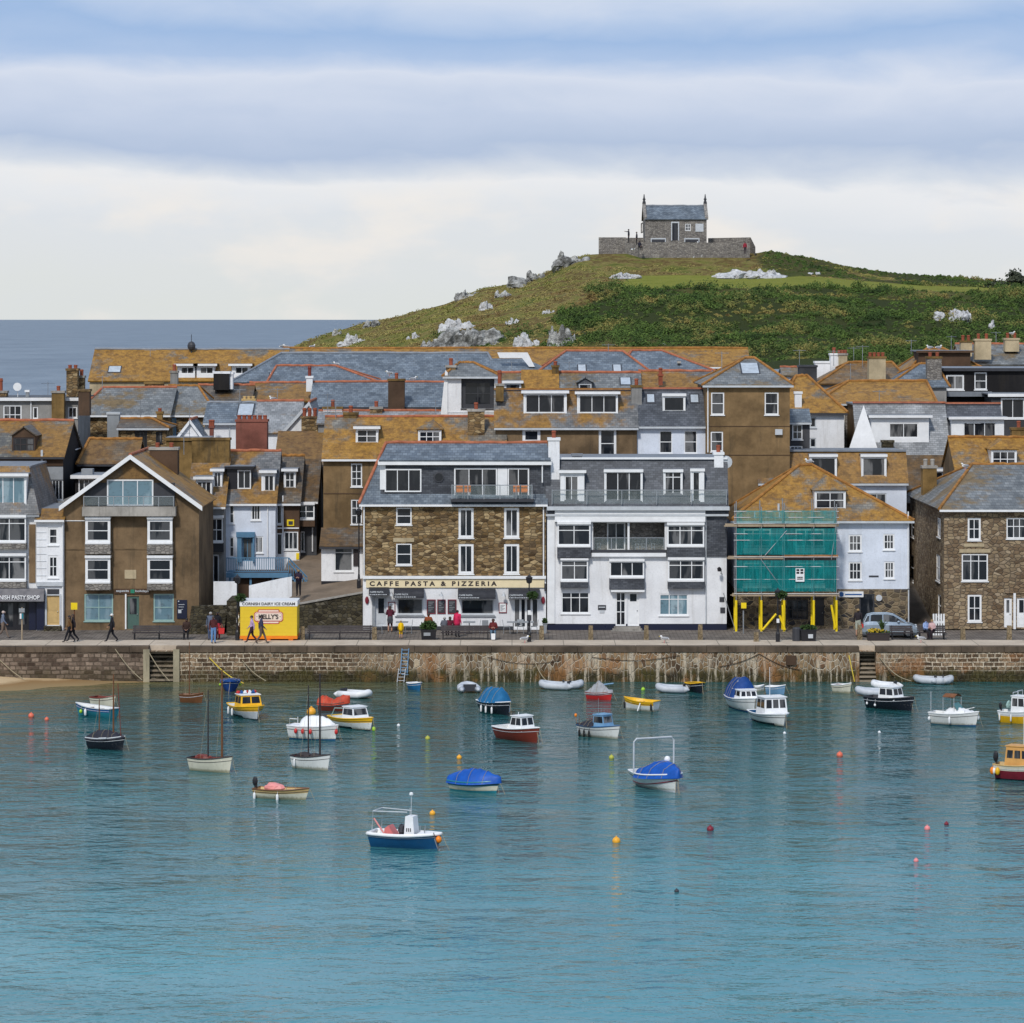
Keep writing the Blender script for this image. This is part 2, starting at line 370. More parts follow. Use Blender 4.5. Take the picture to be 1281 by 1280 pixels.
# ------------------------------------------------------------------ building tools
def text_mesh(mb, s, cx, z, y, width, height, m=0, bold=.0, flip=None):
    cu = bpy.data.curves.new('lettering', 'FONT'); cu.body = s; cu.size = 1; cu.align_x = 'CENTER'; cu.offset = bold; cu.extrude = .01
    ob = bpy.data.objects.new('lettering', cu); COL.objects.link(ob)
    me = bpy.data.meshes.new_from_object(ob.evaluated_get(bpy.context.evaluated_depsgraph_get()))
    xs = [v.co.x for v in me.vertices]; ys = [v.co.y for v in me.vertices]
    x0, x1, y0, y1 = min(xs), max(xs), min(ys), max(ys)
    kx = width/(x1-x0); ky = height/(y1-y0)
    vs = [(cx+(v.co.x-(x0+x1)/2)*kx, y-.006-v.co.z*.5, z+(v.co.y-(y0+y1)/2)*ky) for v in me.vertices]
    mb.add(vs, [list(p.vertices) for p in me.polygons], m)
    COL.objects.unlink(ob); bpy.data.objects.remove(ob); bpy.data.curves.remove(cu); bpy.data.meshes.remove(me)

def window(parent, fr, u0, u1, v0, v1, cols=1, rows=2, fm='white', pm='glass', rec=.1, fw=.085, bw=.05, name='window', sill=True, hs=None):
    mb = MB(); a, b = -rec, -rec+.07
    fw = min(fw, (u1-u0)*.22)
    mb.fbox(fr, u0, u0+fw, v0, v1, a, b); mb.fbox(fr, u1-fw, u1, v0, v1, a, b)
    mb.fbox(fr, u0+fw, u1-fw, v0, v0+fw, a, b); mb.fbox(fr, u0+fw, u1-fw, v1-fw, v1, a, b)
    iu0, iu1, iv0, iv1 = u0+fw, u1-fw, v0+fw, v1-fw
    for i in range(1, cols):
        c = iu0+(iu1-iu0)*i/cols; mb.fbox(fr, c-bw/2, c+bw/2, iv0, iv1, a, b-.012)
    hs = hs or [i/rows for i in range(1, rows)]
    for h in hs:
        c = iv0+(iv1-iv0)*h; mb.fbox(fr, iu0, iu1, c-bw/2, c+bw/2, a, b-.006)
    if sill: mb.fbox(fr, u0-.05, u1+.05, v0-.07, v0-.005, a, .07)
    w = mb.build(name, M[fm], parent)
    g = MB(); g.fbox(fr, iu0-.01, iu1+.01, iv0-.01, iv1+.01, a+.012, a+.03); g.build('pane', M[pm], w)
    return w

class House:
    def __init__(s, label, px0, px1, pe, pb, Y, D=8.0, wm='whitew', cat='house', name=None, zb=None, low=None, grp='houses stacked behind the harbour'):
        s.Y = Y; s.D = D; s.x0 = PX(px0, Y); s.x1 = PX(px1, Y); s.ze = PZ(pe, Y)
        s.zb = zb if zb is not None else (PZ(pb, Y) if pb else 2.0)
        s.root = T(name or 'house', label, cat, ((s.x0+s.x1)/2, Y, s.zb), grp)
        s.wm = [M[wm]]; s.low = None
        if low: s.low = PZ(low[0], Y); s.wm.append(M[low[1]])
        s.fh = []; s.lh = []; s.rh = []; s.mb = MB(); s.rf = None; s.done = False
        s.fr = lambda u, v, w: (u, Y-w, v)
    # --- openings in the front wall, given in photo pixels
    def w(s, a, b, c, d, cols=1, rows=2, **k):
        u0, u1, v0, v1 = PX(a, s.Y), PX(c, s.Y), PZ(d, s.Y), PZ(b, s.Y)
        off = k.pop('off', None)
        if off is None:
            s.fh.append((u0, u1, v0, v1)); fr = s.fr
        else: fr = lambda u, v, w: (u, s.Y-w-off, v)
        return window(s.root, fr, u0, u1, v0, v1, cols, rows, **k)
    def side(s, right, a, b, c, d, cols=1, rows=2, **k):     # opening in a side wall
        X_ = s.x1 if right else s.x0
        ya, yb = sorted((X_*F/(a-CX), X_*F/(c-CX))); ym = (ya+yb)/2
        v0, v1 = PZ(d, ym), PZ(b, ym); (s.rh if right else s.lh).append((ya, yb, v0, v1))
        fr = (lambda u, v, w: (X_+w, u, v)) if right else (lambda u, v, w: (X_-w, u, v))
        return window(s.root, fr, ya, yb, v0, v1, cols, rows, **k)
    def box(s, name, a, b, c, d, w0, w1, mat, parent=None):   # box on the facade: pixels, distance out of the wall
        mb = MB(); mb.fbox(s.fr, PX(a, s.Y), PX(c, s.Y), PZ(d, s.Y), PZ(b, s.Y), w0, w1)
        return mb.build(name, M[mat], parent or s.root)
    def bay(s, a, b, c, d, out=.5, cols=1, rows=2, panel=None, pmat='gstone', fm='white', wm=None, **k):
        u0, u1, v0, v1 = PX(a, s.Y), PX(c, s.Y), PZ(d, s.Y), PZ(b, s.Y); mb = MB()
        mb.fbox(s.fr, u0, u1, v1-.1, v1+.06, 0.0, out+.05); mb.fbox(s.fr, u0+.02, u1-.02, v0-.06, v0+.05, 0.0, out+.03)
        mb.fbox(s.fr, u0+.1, u1-.1, v0+.05, v1-.1, .0, out-.16)
        bw = mb.build('bay_window', M[fm], s.root)
        if panel: s.box('bay_panel', a, d+1.0, c, panel, .002, out, pmat)
        fr = lambda u, v, w: (u, s.Y-w-out, v)
        window(s.root, fr, u0+.02, u1-.02, v0+.05, v1-.1, cols, rows, rec=.14, fm=fm, sill=False, **k)
        for X_, sg in ((u0+.02, -1), (u1-.02, 1)):
            f2 = (lambda X_, sg: lambda u, v, w: (X_+sg*w, u, v))(X_, sg)
            g = MB(); g.fbox(f2, s.Y-out+.2, s.Y-.06, v0+.15, v1-.2, -.05, -.01); g.build('side_pane', M['glass'], bw)
        return bw
    def door(s, a, b, c, d, mat='white', glass=None, rec=.12, surround=None):
        u0, u1, v0, v1 = PX(a, s.Y), PX(c, s.Y), PZ(d, s.Y), PZ(b, s.Y); s.fh.append((u0, u1, v0, v1))
        mb = MB(); mb.fbox(s.fr, u0, u1, v0, v1, -rec, -rec+.05)
        h = v1-v0
        for k0, k1 in ((.08, .42), (.5, .92)):
            if glass and k0 > .4: continue
            mb.fbox(s.fr, u0+.15, u1-.15, v0+h*k0, v0+h*k1, -rec+.05, -rec+.062)
        dr = mb.build('door', M[mat], s.root)
        if glass: g = MB(); g.fbox(s.fr, u0+.16, u1-.16, v0+h*glass, v1-.14, -rec+.051, -rec+.06); g.build('pane', M['glass'], dr)
        kn = MB(); kn.ball(s.fr(u1-.12, v0+h*.45, -rec+.09), .035); kn.build('handle', M['steel'], dr)
        if surround:
            q = MB(); t = .1
            q.fbox(s.fr, u0-t, u0, v0, v1+t, 0, .05); q.fbox(s.fr, u1, u1+t, v0, v1+t, 0, .05); q.fbox(s.fr, u0, u1, v1, v1+t, 0, .05)
            q.build('door_surround', M[surround], s.root)
        return dr
    # --- roofs
    def roofx(s, pr, mat='lslate', pl=None, prr=None, run=None, pitch=.8, ov=.25, ridge='ridge', flat=False, gutter='white', back=True, top=None, side=.12):
        Y, ze = s.Y, s.ze
        if run is None: run = max(.6, (s_pe(s)-pr)*Y/F/pitch)
        zr = PZ(pr, Y+run); s.rf = (Y, ze, (zr-ze)/run, run, zr); k = (zr-ze)/run
        if not flat: s.D = 2*run if back else s.D
        xl = PX(pl, Y+run) if pl is not None else s.x0; xr = PX(prr, Y+run) if prr is not None else s.x1
        hl, hr = pl is not None, prr is not None
        o = ov; sd = side; mb = MB(); t = .11
        A = (s.x0-(o if hl else sd), Y-o, ze-k*o+t*.9); B = (s.x1+(o if hr else sd), Y-o, ze-k*o+t*.9)
        Cc = (xr+(0 if hr else sd), Y+run, zr+t*.9); Dd = (xl-(0 if hl else sd), Y+run, zr+t*.9)
        mb.slab([A, B, Cc, Dd], t)
        yb = Y+s.D
        if flat:
            mb.slab([(xl-.1, Y+run, zr+.1), (xr+.1, Y+run, zr+.1), (xr+.1, yb, zr+.1), (xl-.1, yb, zr+.1)], .12, 1)
            if hr: mb.slab([B, (s.x1+o, yb, B[2]), (xr, yb, Cc[2]), Cc], t)
            if hl: mb.slab([(s.x0-o, yb, A[2]), A, Dd, (xl, yb, Dd[2])], t)
        else:
            A2 = (A[0], yb+o, A[2]); B2 = (B[0], yb+o, B[2])
            mb.slab([B2, A2, Dd, Cc], t)
            if hl: mb.slab([A2, A, Dd], t)
            if hr: mb.slab([B, B2, Cc], t)
        roof = mb.build('roof', [M[mat], M['lead']], s.root)
        rt = MB(); r = .11
        up = lambda p: (p[0], p[1], p[2]+.03)
        if not flat:
            rt.tube([(Dd[0]+(Cc[0]-Dd[0])*i/14, Dd[1], Dd[2]+.02+random.uniform(-.035,.035)) for i in range(15)], r, 8)
            if hl: rt.tube([up(A), up(Dd)], r*.9, 8); rt.tube([up(A2), up(Dd)], r*.9, 8)
            if hr: rt.tube([up(B), up(Cc)], r*.9, 8); rt.tube([up(B2), up(Cc)], r*.9, 8)
            if ridge: rt.build('ridge_tiles', M[ridge], roof)
        elif ridge:
            rt.box(Dd[0], Cc[0], Y+run-.16, Y+run+.1, zr+.12, zr+.24); rt.build('parapet_trim', M[ridge], roof)
        if gutter:
            g = MB(); g.box(A[0]+.02, B[0]-.02, Y-o-.09, Y-o+.03, ze-k*o-.06, ze-k*o+.07); g.box(s.x0, s.x1, Y-o+.03, Y-.003, ze-k*o-.06, ze-k*o+.0)
            g.build('gutter', M[gutter], s.root)
        # gable ends belong to the wall
        ym = Y+run
        for xx, hip in ((s.x0, hl), (s.x1, hr)):
            if flat and hip: continue
            if flat: s.mb.poly([(xx, Y, ze), (xx, yb, ze), (xx, yb, zr), (xx, ym, zr)])
            elif not hip: s.mb.poly([(xx, Y, ze), (xx, yb, ze), (xx, ym, zr)])
        return roof
    def roofy(s, apx, apy, mat='olslate', ov=.35, barge='white', tri=None, ridge='ridge', sd=.3):
        Y = s.Y; a = P(apx, apy, Y); s.ap = a; yb = Y+s.D; t = .12; mb = MB()
        for xe, sg in ((s.x0, -1), (s.x1, 1)):
            k = (a.z-s.ze)/abs(xe-a.x); xo = xe+sg*sd; zo = s.ze-k*sd+.1
            q = [(xo, Y-ov, zo), (a.x, Y-ov, a.z+.1), (a.x, yb, a.z+.1), (xo, yb, zo)]
            mb.slab(q if sg < 0 else q[::-1], t)
        roof = mb.build('roof', M[mat], s.root)
        for q in roof.data.polygons: pass
        if ridge: MB().tube([(a.x, Y-ov, a.z+.13), (a.x, yb, a.z+.13)], .11, 8).build('ridge_tiles', M[ridge], roof)
        s.mb.poly([(s.x0, Y, s.ze), (s.x1, Y, s.ze), a]); s.mb.poly([(s.x0, yb, s.ze), (a.x, yb, a.z), (s.x1, yb, s.ze)])
        if barge:
            b = MB()
            for xe, sg in ((s.x0, -1), (s.x1, 1)):
                k = (a.z-s.ze)/abs(xe-a.x); xo = xe+sg*sd; zo = s.ze-k*sd
                y0, y1 = Y-ov-.05, Y-ov-.003
                b.hexa([(xo, y0, zo-.16), (a.x, y0, a.z-.16), (a.x, y1, a.z-.16), (xo, y1, zo-.16), (xo, y0, zo+.14), (a.x, y0, a.z+.14), (a.x, y1, a.z+.14), (xo, y1, zo+.14)])
            b.build('bargeboards', M[barge], s.root)
        if tri:
            zz = s.ze+1.68; f = (a.z-.25-zz)/(a.z-s.ze)
            m2 = MB(); w_ = (s.x1-s.x0)/2*f*.96
            m2.slab([(a.x-w_, Y-.004, zz), (a.x+w_, Y-.004, zz), (a.x, Y-.004, a.z-.28)], -.02); m2.build('gable_cladding', M[tri], s.root)
        return roof
    def flat(s, pt, mat='lead', ov=.25, fascia='white', h=.22):
        z = s.ze; mb = MB(); mb.box(s.x0-ov, s.x1+ov, s.Y-ov, s.Y+s.D+ov, z+.02, z+.02+h*.4)
        r = mb.build('roof', M[mat], s.root)
        f = MB(); f.box(s.x0-ov-.03, s.x1+ov+.03, s.Y-ov-.05, s.Y-ov-.004, z-.14, z+h*.4); f.build('fascia', M[fascia], s.root); return r
    def slope_y(s, py, lift=0.0):
        Y0, ze, k, run, zr = s.rf; return (CAMZ-ze-lift+Y0*k)/(k+(py-HZ)/F)
    def dormer(s, a, b, c, d, cols=2, rows=1, style='flat', mat='white', rmat='lead', win=True, win_px=None, fm='white', pm='glass', apex=None, hs=None, ov=.14, front=None, fw=.085):
        Yd = s.slope_y(d); k = s.rf[2]; zb, zt = PZ(d, Yd), PZ(b, Yd); u0, u1 = PX(a, Yd), PX(c, Yd)
        L = min((zt-zb)/k, 6.0); mb = MB(); fr = lambda u, v, w: (u, Yd-w, v)
        wp = win_px or (a+.0, b+.5, c-.0, d-.5)
        h = (PX(wp[0], Yd), PX(wp[2], Yd), PZ(wp[3], Yd), PZ(wp[1], Yd)) if win else None
        if h and not win_px: h = (u0+.06, u1-.06, zb+.06, zt-.12)
        mb.wall(fr, u0, u1, zb-.1, zt, [h] if h else [], .12, lambda u, v: 1 if front else 0)
        for X_ in (u0, u1): mb.poly([(X_, Yd, zb-.1), (X_, Yd, zt), (X_, Yd+L, zt), (X_, Yd+L, zt-.05)])
        if style == 'flat':
            mb.box(u0-ov, u1+ov, Yd-ov*1.4, Yd+L+.1, zt+.003, zt+.1, 2); mb.box(u0-ov-.02, u1+ov+.02, Yd-ov*1.4-.05, Yd-ov*1.4-.004, zt-.09, zt+.09, 0)
        else:
            ax = (u0+u1)/2 if apex is None else PX(apex[0], Yd); az = PZ(apex[1], Yd) if apex else zt+(u1-u0)*.36
            back = Yd+min(L+(az-zt)/k, 7); yf = Yd-ov if style == 'gable' else Yd+(u1-u0)*.42
            for xe, sg in ((u0-ov, -1), (u1+ov, 1)):
                q = [(xe, Yd-ov, zt), (ax, yf, az), (ax, back, az), (xe, Yd+L+.05, zt)]
                mb.slab(q if sg < 0 else q[::-1], .07, 2)
            if style == 'gable': mb.poly([(u0, Yd, zt), (u1, Yd, zt), (ax, Yd, az-.03)], 0)
            else: mb.slab([(u0-ov, Yd-ov, zt), (u1+ov, Yd-ov, zt), (ax, yf, az)], .07, 2)
        dm = mb.build('dormer', [M[mat], M[front or mat], M[rmat]], s.root)
        if h: window(s.root, fr, *h, cols, rows, fm=fm, pm=pm, rec=.1, sill=False, hs=hs, fw=fw)
        return dm
    def skylight(s, a, b, c, d):
        ym = s.slope_y((b+d)/2); ya, yb = s.slope_y(d), s.slope_y(b); k = s.rf[2]
        zf = lambda y: s.rf[1]+(y-s.Y)*k+.13
        u0, u1 = PX(a, ym), PX(c, ym); mb = MB()
        mb.slab([(u0,ya,zf(ya)), (u1,ya,zf(ya)), (u1,yb,zf(yb)), (u0,yb,zf(yb))], .08); sk = mb.build('skylight', M['dark'], s.root)
        e = .09; f = .14; g = MB()
        g.slab([(u0+e,ya+f*.6,zf(ya+f*.6)+.012), (u1-e,ya+f*.6,zf(ya+f*.6)+.012), (u1-e,yb-f*.6,zf(yb-f*.6)+.012), (u0+e,yb-f*.6,zf(yb-f*.6)+.012)], .01)
        g.build('pane', M['wglass'], sk)
    def chim(s, a, b, c, d, Yc, dep=.8, mat='rubble', pots=2, cap='concrete', pot='pot', ph=.45):
        u0, u1, zt, zb = PX(a, Yc), PX(c, Yc), PZ(b, Yc), PZ(d, Yc); mb = MB()
        mb.box(u0, u1, Yc, Yc+dep, zb, zt-.16, 0); mb.box(u0-.06, u1+.06, Yc-.06, Yc+dep+.06, zt-.16, zt, 1)
        ch = mb.build('chimney', [M[mat], M[cap]], s.root)
        for i in range(pots):
            x = u0+(u1-u0)*(i+.5)/pots
            q = MB(); q.lathe((x, Yc+dep/2, zt), [(.13,0), (.13,ph*.7), (.16,ph*.78), (.12,ph), (.09,ph)], 10); q.build('chimney_pot', M[pot], ch)
        return ch
    def pipe(s, a, b, d, mat='white', w=.06, r=.045):
        x = PX(a, s.Y); MB().tube([(x, s.Y-w, PZ(b, s.Y)), (x, s.Y-w, PZ(d, s.Y))], r, 8).build('downpipe', M[mat], s.root)
    def aerial(s, px, pt, pb, Yc):
        x, zt, zb = PX(px, Yc), PZ(pt, Yc), PZ(pb, Yc); mb = MB(); mb.tube([(x, Yc, zb), (x, Yc, zt)], .022, 5)
        mb.tube([(x-.5, Yc, zt-.1), (x+.5, Yc, zt-.1)], .014, 4)
        for i in range(6): mb.tube([(x-.45+i*.18, Yc-.16, zt-.1), (x-.45+i*.18, Yc+.16, zt-.1)], .01, 4)
        mb.build('aerial', M['steel'], s.root)
    def finish(s):
        fr = s.fr; Y = s.Y; yb = Y+s.D
        mf = (lambda u, v: 1 if v < s.low else 0) if s.low else (lambda u, v: 0)
        cuts = (s.low,) if s.low else ()
        s.mb.wall(fr, s.x0, s.x1, s.zb, s.ze, s.fh, .14, mf, cuts)
        s.mb.wall(lambda u, v, w: (s.x0-w, u, v), Y, yb, s.zb, s.ze, s.lh, .14, mf, cuts)
        s.mb.wall(lambda u, v, w: (s.x1+w, u, v), Y, yb, s.zb, s.ze, s.rh, .14, mf, cuts)
        s.mb.poly([(s.x0,yb,s.zb), (s.x1,yb,s.zb), (s.x1,yb,s.ze), (s.x0,yb,s.ze)])
        s.mb.build('wall', s.wm, s.root)
def s_pe(s): return HZ+(CAMZ-s.ze)*F/s.Y

# ------------------------------------------------------------------ water, sea, beach, quay, town ground
def harbour_water():
    t = NT('harbour_water'); p = t.n('TexCoord').outputs['Object']; sp = t.n('SeparateXYZ'); t.l(p, sp.inputs[0])
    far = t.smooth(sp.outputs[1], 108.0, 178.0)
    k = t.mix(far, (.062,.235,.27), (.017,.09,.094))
    shal = t.math('MULTIPLY', t.smooth(sp.outputs[1], 186.0, 200.0), t.math('SUBTRACT', 1.0, t.smooth(sp.outputs[0], -22.0, 14.0)))
    wob = t.noise(t.scale(p, (.12, .22, 1)), 1.0, 4, .6)
    k = t.mix(t.math('MULTIPLY', shal, t.smooth(wob, .2, .6)), k, (.15,.13,.045))
    deep = t.noise(t.scale(p, (.035, .06, 1)), 1.0, 4, .6)
    k = t.mix(.5, k, t.ramp(deep, [(.35, .6), (.65, 1.15)]), 'MULTIPLY')
    n1 = t.noise(t.scale(p, (.55, .8, 1)), 1.0, 3, .55, .4); n2 = t.noise(t.scale(p, (1.5, 2.1, 1)), 1.0, 3, .6, .3); n3 = t.noise(t.scale(p, (.1, .16, 1)), 1.0, 2, .5)
    h = t.math('ADD', t.math('MULTIPLY', n1, .36), t.math('MULTIPLY', n2, .12))
    h = t.math('MULTIPLY', t.math('MULTIPLY', h, t.ramp(n3, [(.35, .4), (.62, 1.0)])), t.math('MULTIPLY_ADD', t.smooth(sp.outputs[1], 108.0, 165.0), .55, .5))
    t.bump(h, 1.0, 1.0); t.fin(k, .06, .36); t.b.inputs['IOR'].default_value = 1.33
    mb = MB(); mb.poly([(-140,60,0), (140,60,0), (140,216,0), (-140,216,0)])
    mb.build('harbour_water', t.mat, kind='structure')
def open_sea():
    t = NT('open_sea'); p = t.n('TexCoord').outputs['Object']
    n1 = t.noise(t.scale(p, (.018, .006, 1)), 1.0, 7, .8); n2 = t.noise(t.scale(p, (.09, .13, 1)), 1.0, 4, .6)
    k = t.ramp(n1, [(.35, (.045,.08,.12)), (.65, (.14,.185,.23))])
    t.bump(t.math('ADD', n2, t.math('MULTIPLY', n1, 3.0)), .6, 1.2); t.fin(k, .35, .5); t.b.inputs['IOR'].default_value = 1.33
    mb = MB(); mb.poly([(-30000,216,-.1), (30000,216,-.1), (30000,80000,-.1), (-30000,80000,-.1)])
    mb.build('open_sea', t.mat, kind='structure')
def sand():
    t = NT('wet_and_dry_sand'); sp = t.n('SeparateXYZ'); t.l(t.n('TexCoord').outputs['Object'], sp.inputs[0])
    n = t.noise(t.pos(False), .5, 5, .6); z = t.math('ADD', sp.outputs[2], t.math('MULTIPLY', t.math('SUBTRACT', n, .5), .12))
    k = t.ramp(z, [(.03, (.28,.19,.09)), (.14, (.26,.155,.065)), (.2, (.52,.38,.22)), (.4, (.6,.45,.28))]); t.bump(t.noise(t.pos(False), 3, 5, .6), .3, .05); t.fin(k, .9, .2)
    mb = MB(); nx, ny = 60, 14; vs = []
    for j in range(ny+1):
        for i in range(nx+1):
            x = -48+i*.55; y = 188+j*(199.95-188)/ny
            tx = (x+31)/14.0; h = .36-.5*max(0, tx)**.8-.055*(199.9-y)*(1+.04*math.sin(x*.7))
            if x < -31: h = .36+.02*(-31-x)-.05*(199.9-y)
            vs.append((x, y, max(h+.02*math.sin(x*1.3+y), -.6)))
    mb.add(vs, [[j*(nx+1)+i, j*(nx+1)+i+1, (j+1)*(nx+1)+i+1, (j+1)*(nx+1)+i] for j in range(ny) for i in range(nx)])
    mb.build('sandy_beach', t.mat, kind='structure', smooth=True)
harbour_water(); open_sea(); sand()

YQ = 199.8; YR = 203.9                     # quay edge, edge of the cobbled road
def quay():
    t = NT('pale_concrete_paving'); p = t.pos(False); n = t.noise(p, .7, 6, .65); f = t.noise(p, 5, 4, .7)
    k = t.ramp(n, [(.3, (.4,.33,.255)), (.7, (.58,.49,.385))]); k = t.mix(t.math('MULTIPLY', t.smooth(f, .55, .75), .35), k, (.12,.1,.08))
    b = t.n('TexBrick', i_Scale=1.0, offset=.0); t.l(p, b.inputs['Vector']); b.inputs['Brick Width'].default_value = 3.1; b.inputs['Row Height'].default_value = 5.0; b.inputs['Mortar Size'].default_value = .03
    k = t.mix(t.math('MULTIPLY', b.outputs['Fac'], .6), k, (.1,.09,.07)); t.bump(f, .2, .02); t.fin(k, .9, .2)
    mb = MB(); mb.box(-90, 90, YQ+.75, YR, 1.6, QZ); mb.build('quay_pavement', t.mat, kind='structure')
    t = NT('worn_stone_setts'); uvp = t.pos(False); v = t.n('TexBrick', i_Scale=1.0); t.l(uvp, v.inputs['Vector'])
    v.inputs['Brick Width'].default_value = .5; v.inputs['Row Height'].default_value = .32; v.inputs['Mortar Size'].default_value = .03
    v.inputs['Color1'].default_value = (.13,.11,.095,1); v.inputs['Color2'].default_value = (.24,.205,.175,1); v.inputs['Mortar'].default_value = (.07,.06,.05,1)
    n = t.noise(uvp, .5, 5, .65); k = t.mix(.7, v.outputs['Color'], t.ramp(n, [(.3, .5), (.7, 1.2)]), 'MULTIPLY'); t.bump(v.outputs['Fac'], -.5, .03); t.fin(k, .85, .25)
    mb = MB(); mb.box(-90, 90, YR+.01, 216, 1.6, QZ-.06); mb.build('harbour_road', t.mat, kind='structure')
    t = NT('town_ground'); n = t.noise(t.pos(False), .4, 5, .6); t.fin(t.ramp(n, [(.3, (.07,.06,.05)), (.7, (.14,.12,.1))]), .95, .1)
    mb = MB(); xs = [-110, 110]; prof = [(216.02, 1.5), (217, 2.0), (230, 4.2), (260, 6.5), (300, 8.0), (345, 9.0), (346, -2)]
    for (y0, z0), (y1, z1) in zip(prof, prof[1:]): mb.poly([(-52,y0,z0), (110,y0,z0), (110,y1,z1), (-52,y1,z1)])
    mb.poly([(-52,216.02,1.5), (-52,216.02,-2), (110,216.02,-2), (110,216.02,1.5)]); mb.poly([(-52,216,-2), (-52,216,1.5), (-52,230,4.2), (-52,260,6.5), (-52,300,8), (-52,345,9), (-52,346,-2)])
    mb.build('town_ground', t.mat, kind='structure')
    # the harbour wall: blocks, pale mortar, weed below the tide line
    def weed(t, k):
        sp = t.n('SeparateXYZ'); t.l(t.n('TexCoord').outputs['Object'], sp.inputs[0])
        n = t.noise(t.scale(t.pos(False), (1.1, 1, .35)), 1.0, 5, .7)
        zz = t.math('ADD', sp.outputs[2], t.math('MULTIPLY', t.math('SUBTRACT', n, .5), -.9))
        e = t.math('SUBTRACT', 1.0, t.smooth(zz, .45, .95))
        lf = t.smooth(sp.outputs[0], -24.0, -12.0)
        k = t.mix(t.math('MULTIPLY', e, t.math('MULTIPLY_ADD', lf, .55, .37)), k, t.ramp(n, [(.35, (.018,.015,.008)), (.6, (.055,.05,.012))]))
        st = t.noise(t.scale(t.pos(False), (2.6, 1, .25)), 1.0, 5, .7)
        mid = t.math('MULTIPLY', t.smooth(sp.outputs[0], -9.0, 0.0), t.math('SUBTRACT', 1.0, t.smooth(sp.outputs[0], 20.0, 25.0)))
        k = t.mix(t.math('MULTIPLY', t.math('MULTIPLY', t.smooth(st, .5, .6), mid), .75), k, (.6,.52,.4))
        rust = t.noise(t.pos(False), .55, 4, .6)
        k = t.mix(t.math('MULTIPLY', t.math('MULTIPLY', t.smooth(rust, .48, .66), t.smooth(sp.outputs[0], -14.0, -2.0)), .55), k, (.34,.15,.055))
        return k
    def blocks(name, left):
        t = NT(name); uv = t.uv(1, 1); p = t.pos(False)
        nz = t.n('TexNoise', i_Scale=1.1, i_Detail=3.0); t.l(uv, nz.inputs['Vector'])
        wa = t.n('VectorMath', operation='MULTIPLY_ADD'); t.l(nz.outputs['Color'], wa.inputs[0]); wa.inputs[1].default_value = (.3,.16,0); t.l(uv, wa.inputs[2])
        b = t.n('TexBrick', i_Scale=1.0, offset=.5, squash=.7, squash_frequency=3); t.l(wa.outputs[0], b.inputs['Vector'])
        b.inputs['Brick Width'].default_value = .62 if not left else .5; b.inputs['Row Height'].default_value = .25; b.inputs['Mortar Size'].default_value = .035; b.inputs['Mortar Smooth'].default_value = .4
        c1, c2, mo = ((.1,.065,.04), (.36,.25,.155), (.62,.53,.4)) if not left else ((.075,.05,.036), (.34,.26,.2), (.15,.115,.085))
        b.inputs['Color1'].default_value = c4(c1); b.inputs['Color2'].default_value = c4(c2); b.inputs['Mortar'].default_value = c4(mo)
        sc = t.scale(wa.outputs[0], (4.4, 2.3, 1)); v = t.n('TexVoronoi', voronoi_dimensions='2D', i_Scale=1.0); t.l(sc, v.inputs['Vector']); e = t.n('TexVoronoi', voronoi_dimensions='2D', feature='DISTANCE_TO_EDGE', i_Scale=1.0); t.l(sc, e.inputs['Vector'])
        sp = t.n('SeparateColor'); t.l(v.outputs['Color'], sp.inputs[0]); vk = t.ramp(sp.outputs[0], [(0, (.1,.065,.04)), (.3, (.26,.17,.09)), (.6, (.4,.28,.16)), (.8, (.17,.11,.065)), (1, (.5,.4,.27))])
        em = t.smooth(e.outputs['Distance'], .03, .11); vk = t.mix(t.math('SUBTRACT', 1.0, em), vk, (.62,.54,.42))
        sx = t.n('SeparateXYZ'); t.l(p, sx.inputs[0]); wob = t.math('ADD', sx.outputs[0], t.math('MULTIPLY', t.noise(p, .3, 3, .5), 6.0))
        mid = t.math('MULTIPLY', t.smooth(wob, -7.0, -3.0), t.math('SUBTRACT', 1.0, t.smooth(wob, 22.0, 27.0)))
        k = b.outputs['Color'] if left else t.mix(mid, b.outputs['Color'], vk)
        fine = t.noise(p, 5, 6, .75); k = t.mix(.7, k, t.ramp(fine, [(.3, .3), (.66, 1.25)]), 'MULTIPLY')
        k = t.mix(.6, k, t.ramp(t.noise(p, .45, 4, .6), [(.3, .5), (.65, 1.15)]), 'MULTIPLY')
        k = weed(t, k); t.bump(t.math('ADD', em if not left else t.math('SUBTRACT', 1.0, b.outputs['Fac']), t.math('MULTIPLY', fine, .7)), .9, .06); t.fin(k, .9, .2); return t.mat
    a, b = blocks('harbour_wall_blocks', False), blocks('harbour_wall_rubble', True)
    root = T('harbour_wall', 'long stone harbour wall with pale mortar and dark seaweed band above the water', 'wall', (0, YQ, 0))
    fr = lambda u, v, w: (u, YQ-w, v)
    sa = (PX(186,YQ), PX(220,YQ), -1.0, QZ-.12); sb = (PX(1075,YQ), PX(1096,YQ), -1.0, QZ-.04)
    mb = MB(); xm = PX(224, YQ)
    mb.wall(fr, -90, 90, -1.0, QZ-.34, [(sa[0],sa[1],-1.0,QZ-.3), (sb[0],sb[1],-1.0,QZ-.3)], 1.6, lambda u, v: 1 if u < sa[0] else 0)
    mb.build('stonework', [a, b], root)
    cp = MB(); x = -90
    rnd = random.Random(5); segs = [(-90, sa[0]), (sa[1], sb[0]), (sb[1], 90)]
    for x0, x1 in segs:
        x = x0
        while x < x1-.01:
            w = min(rnd.uniform(1.1, 2.2), x1-x); cp.box(x+.012, x+w-.012, YQ-rnd.uniform(.03,.09), YQ+.74, QZ-.335, QZ+rnd.uniform(-.012,.012)); x += w
    cp.build('coping_stones', plaster('harbour_coping', (.115,.085,.06), .45, .6), root)
    stp = MB()
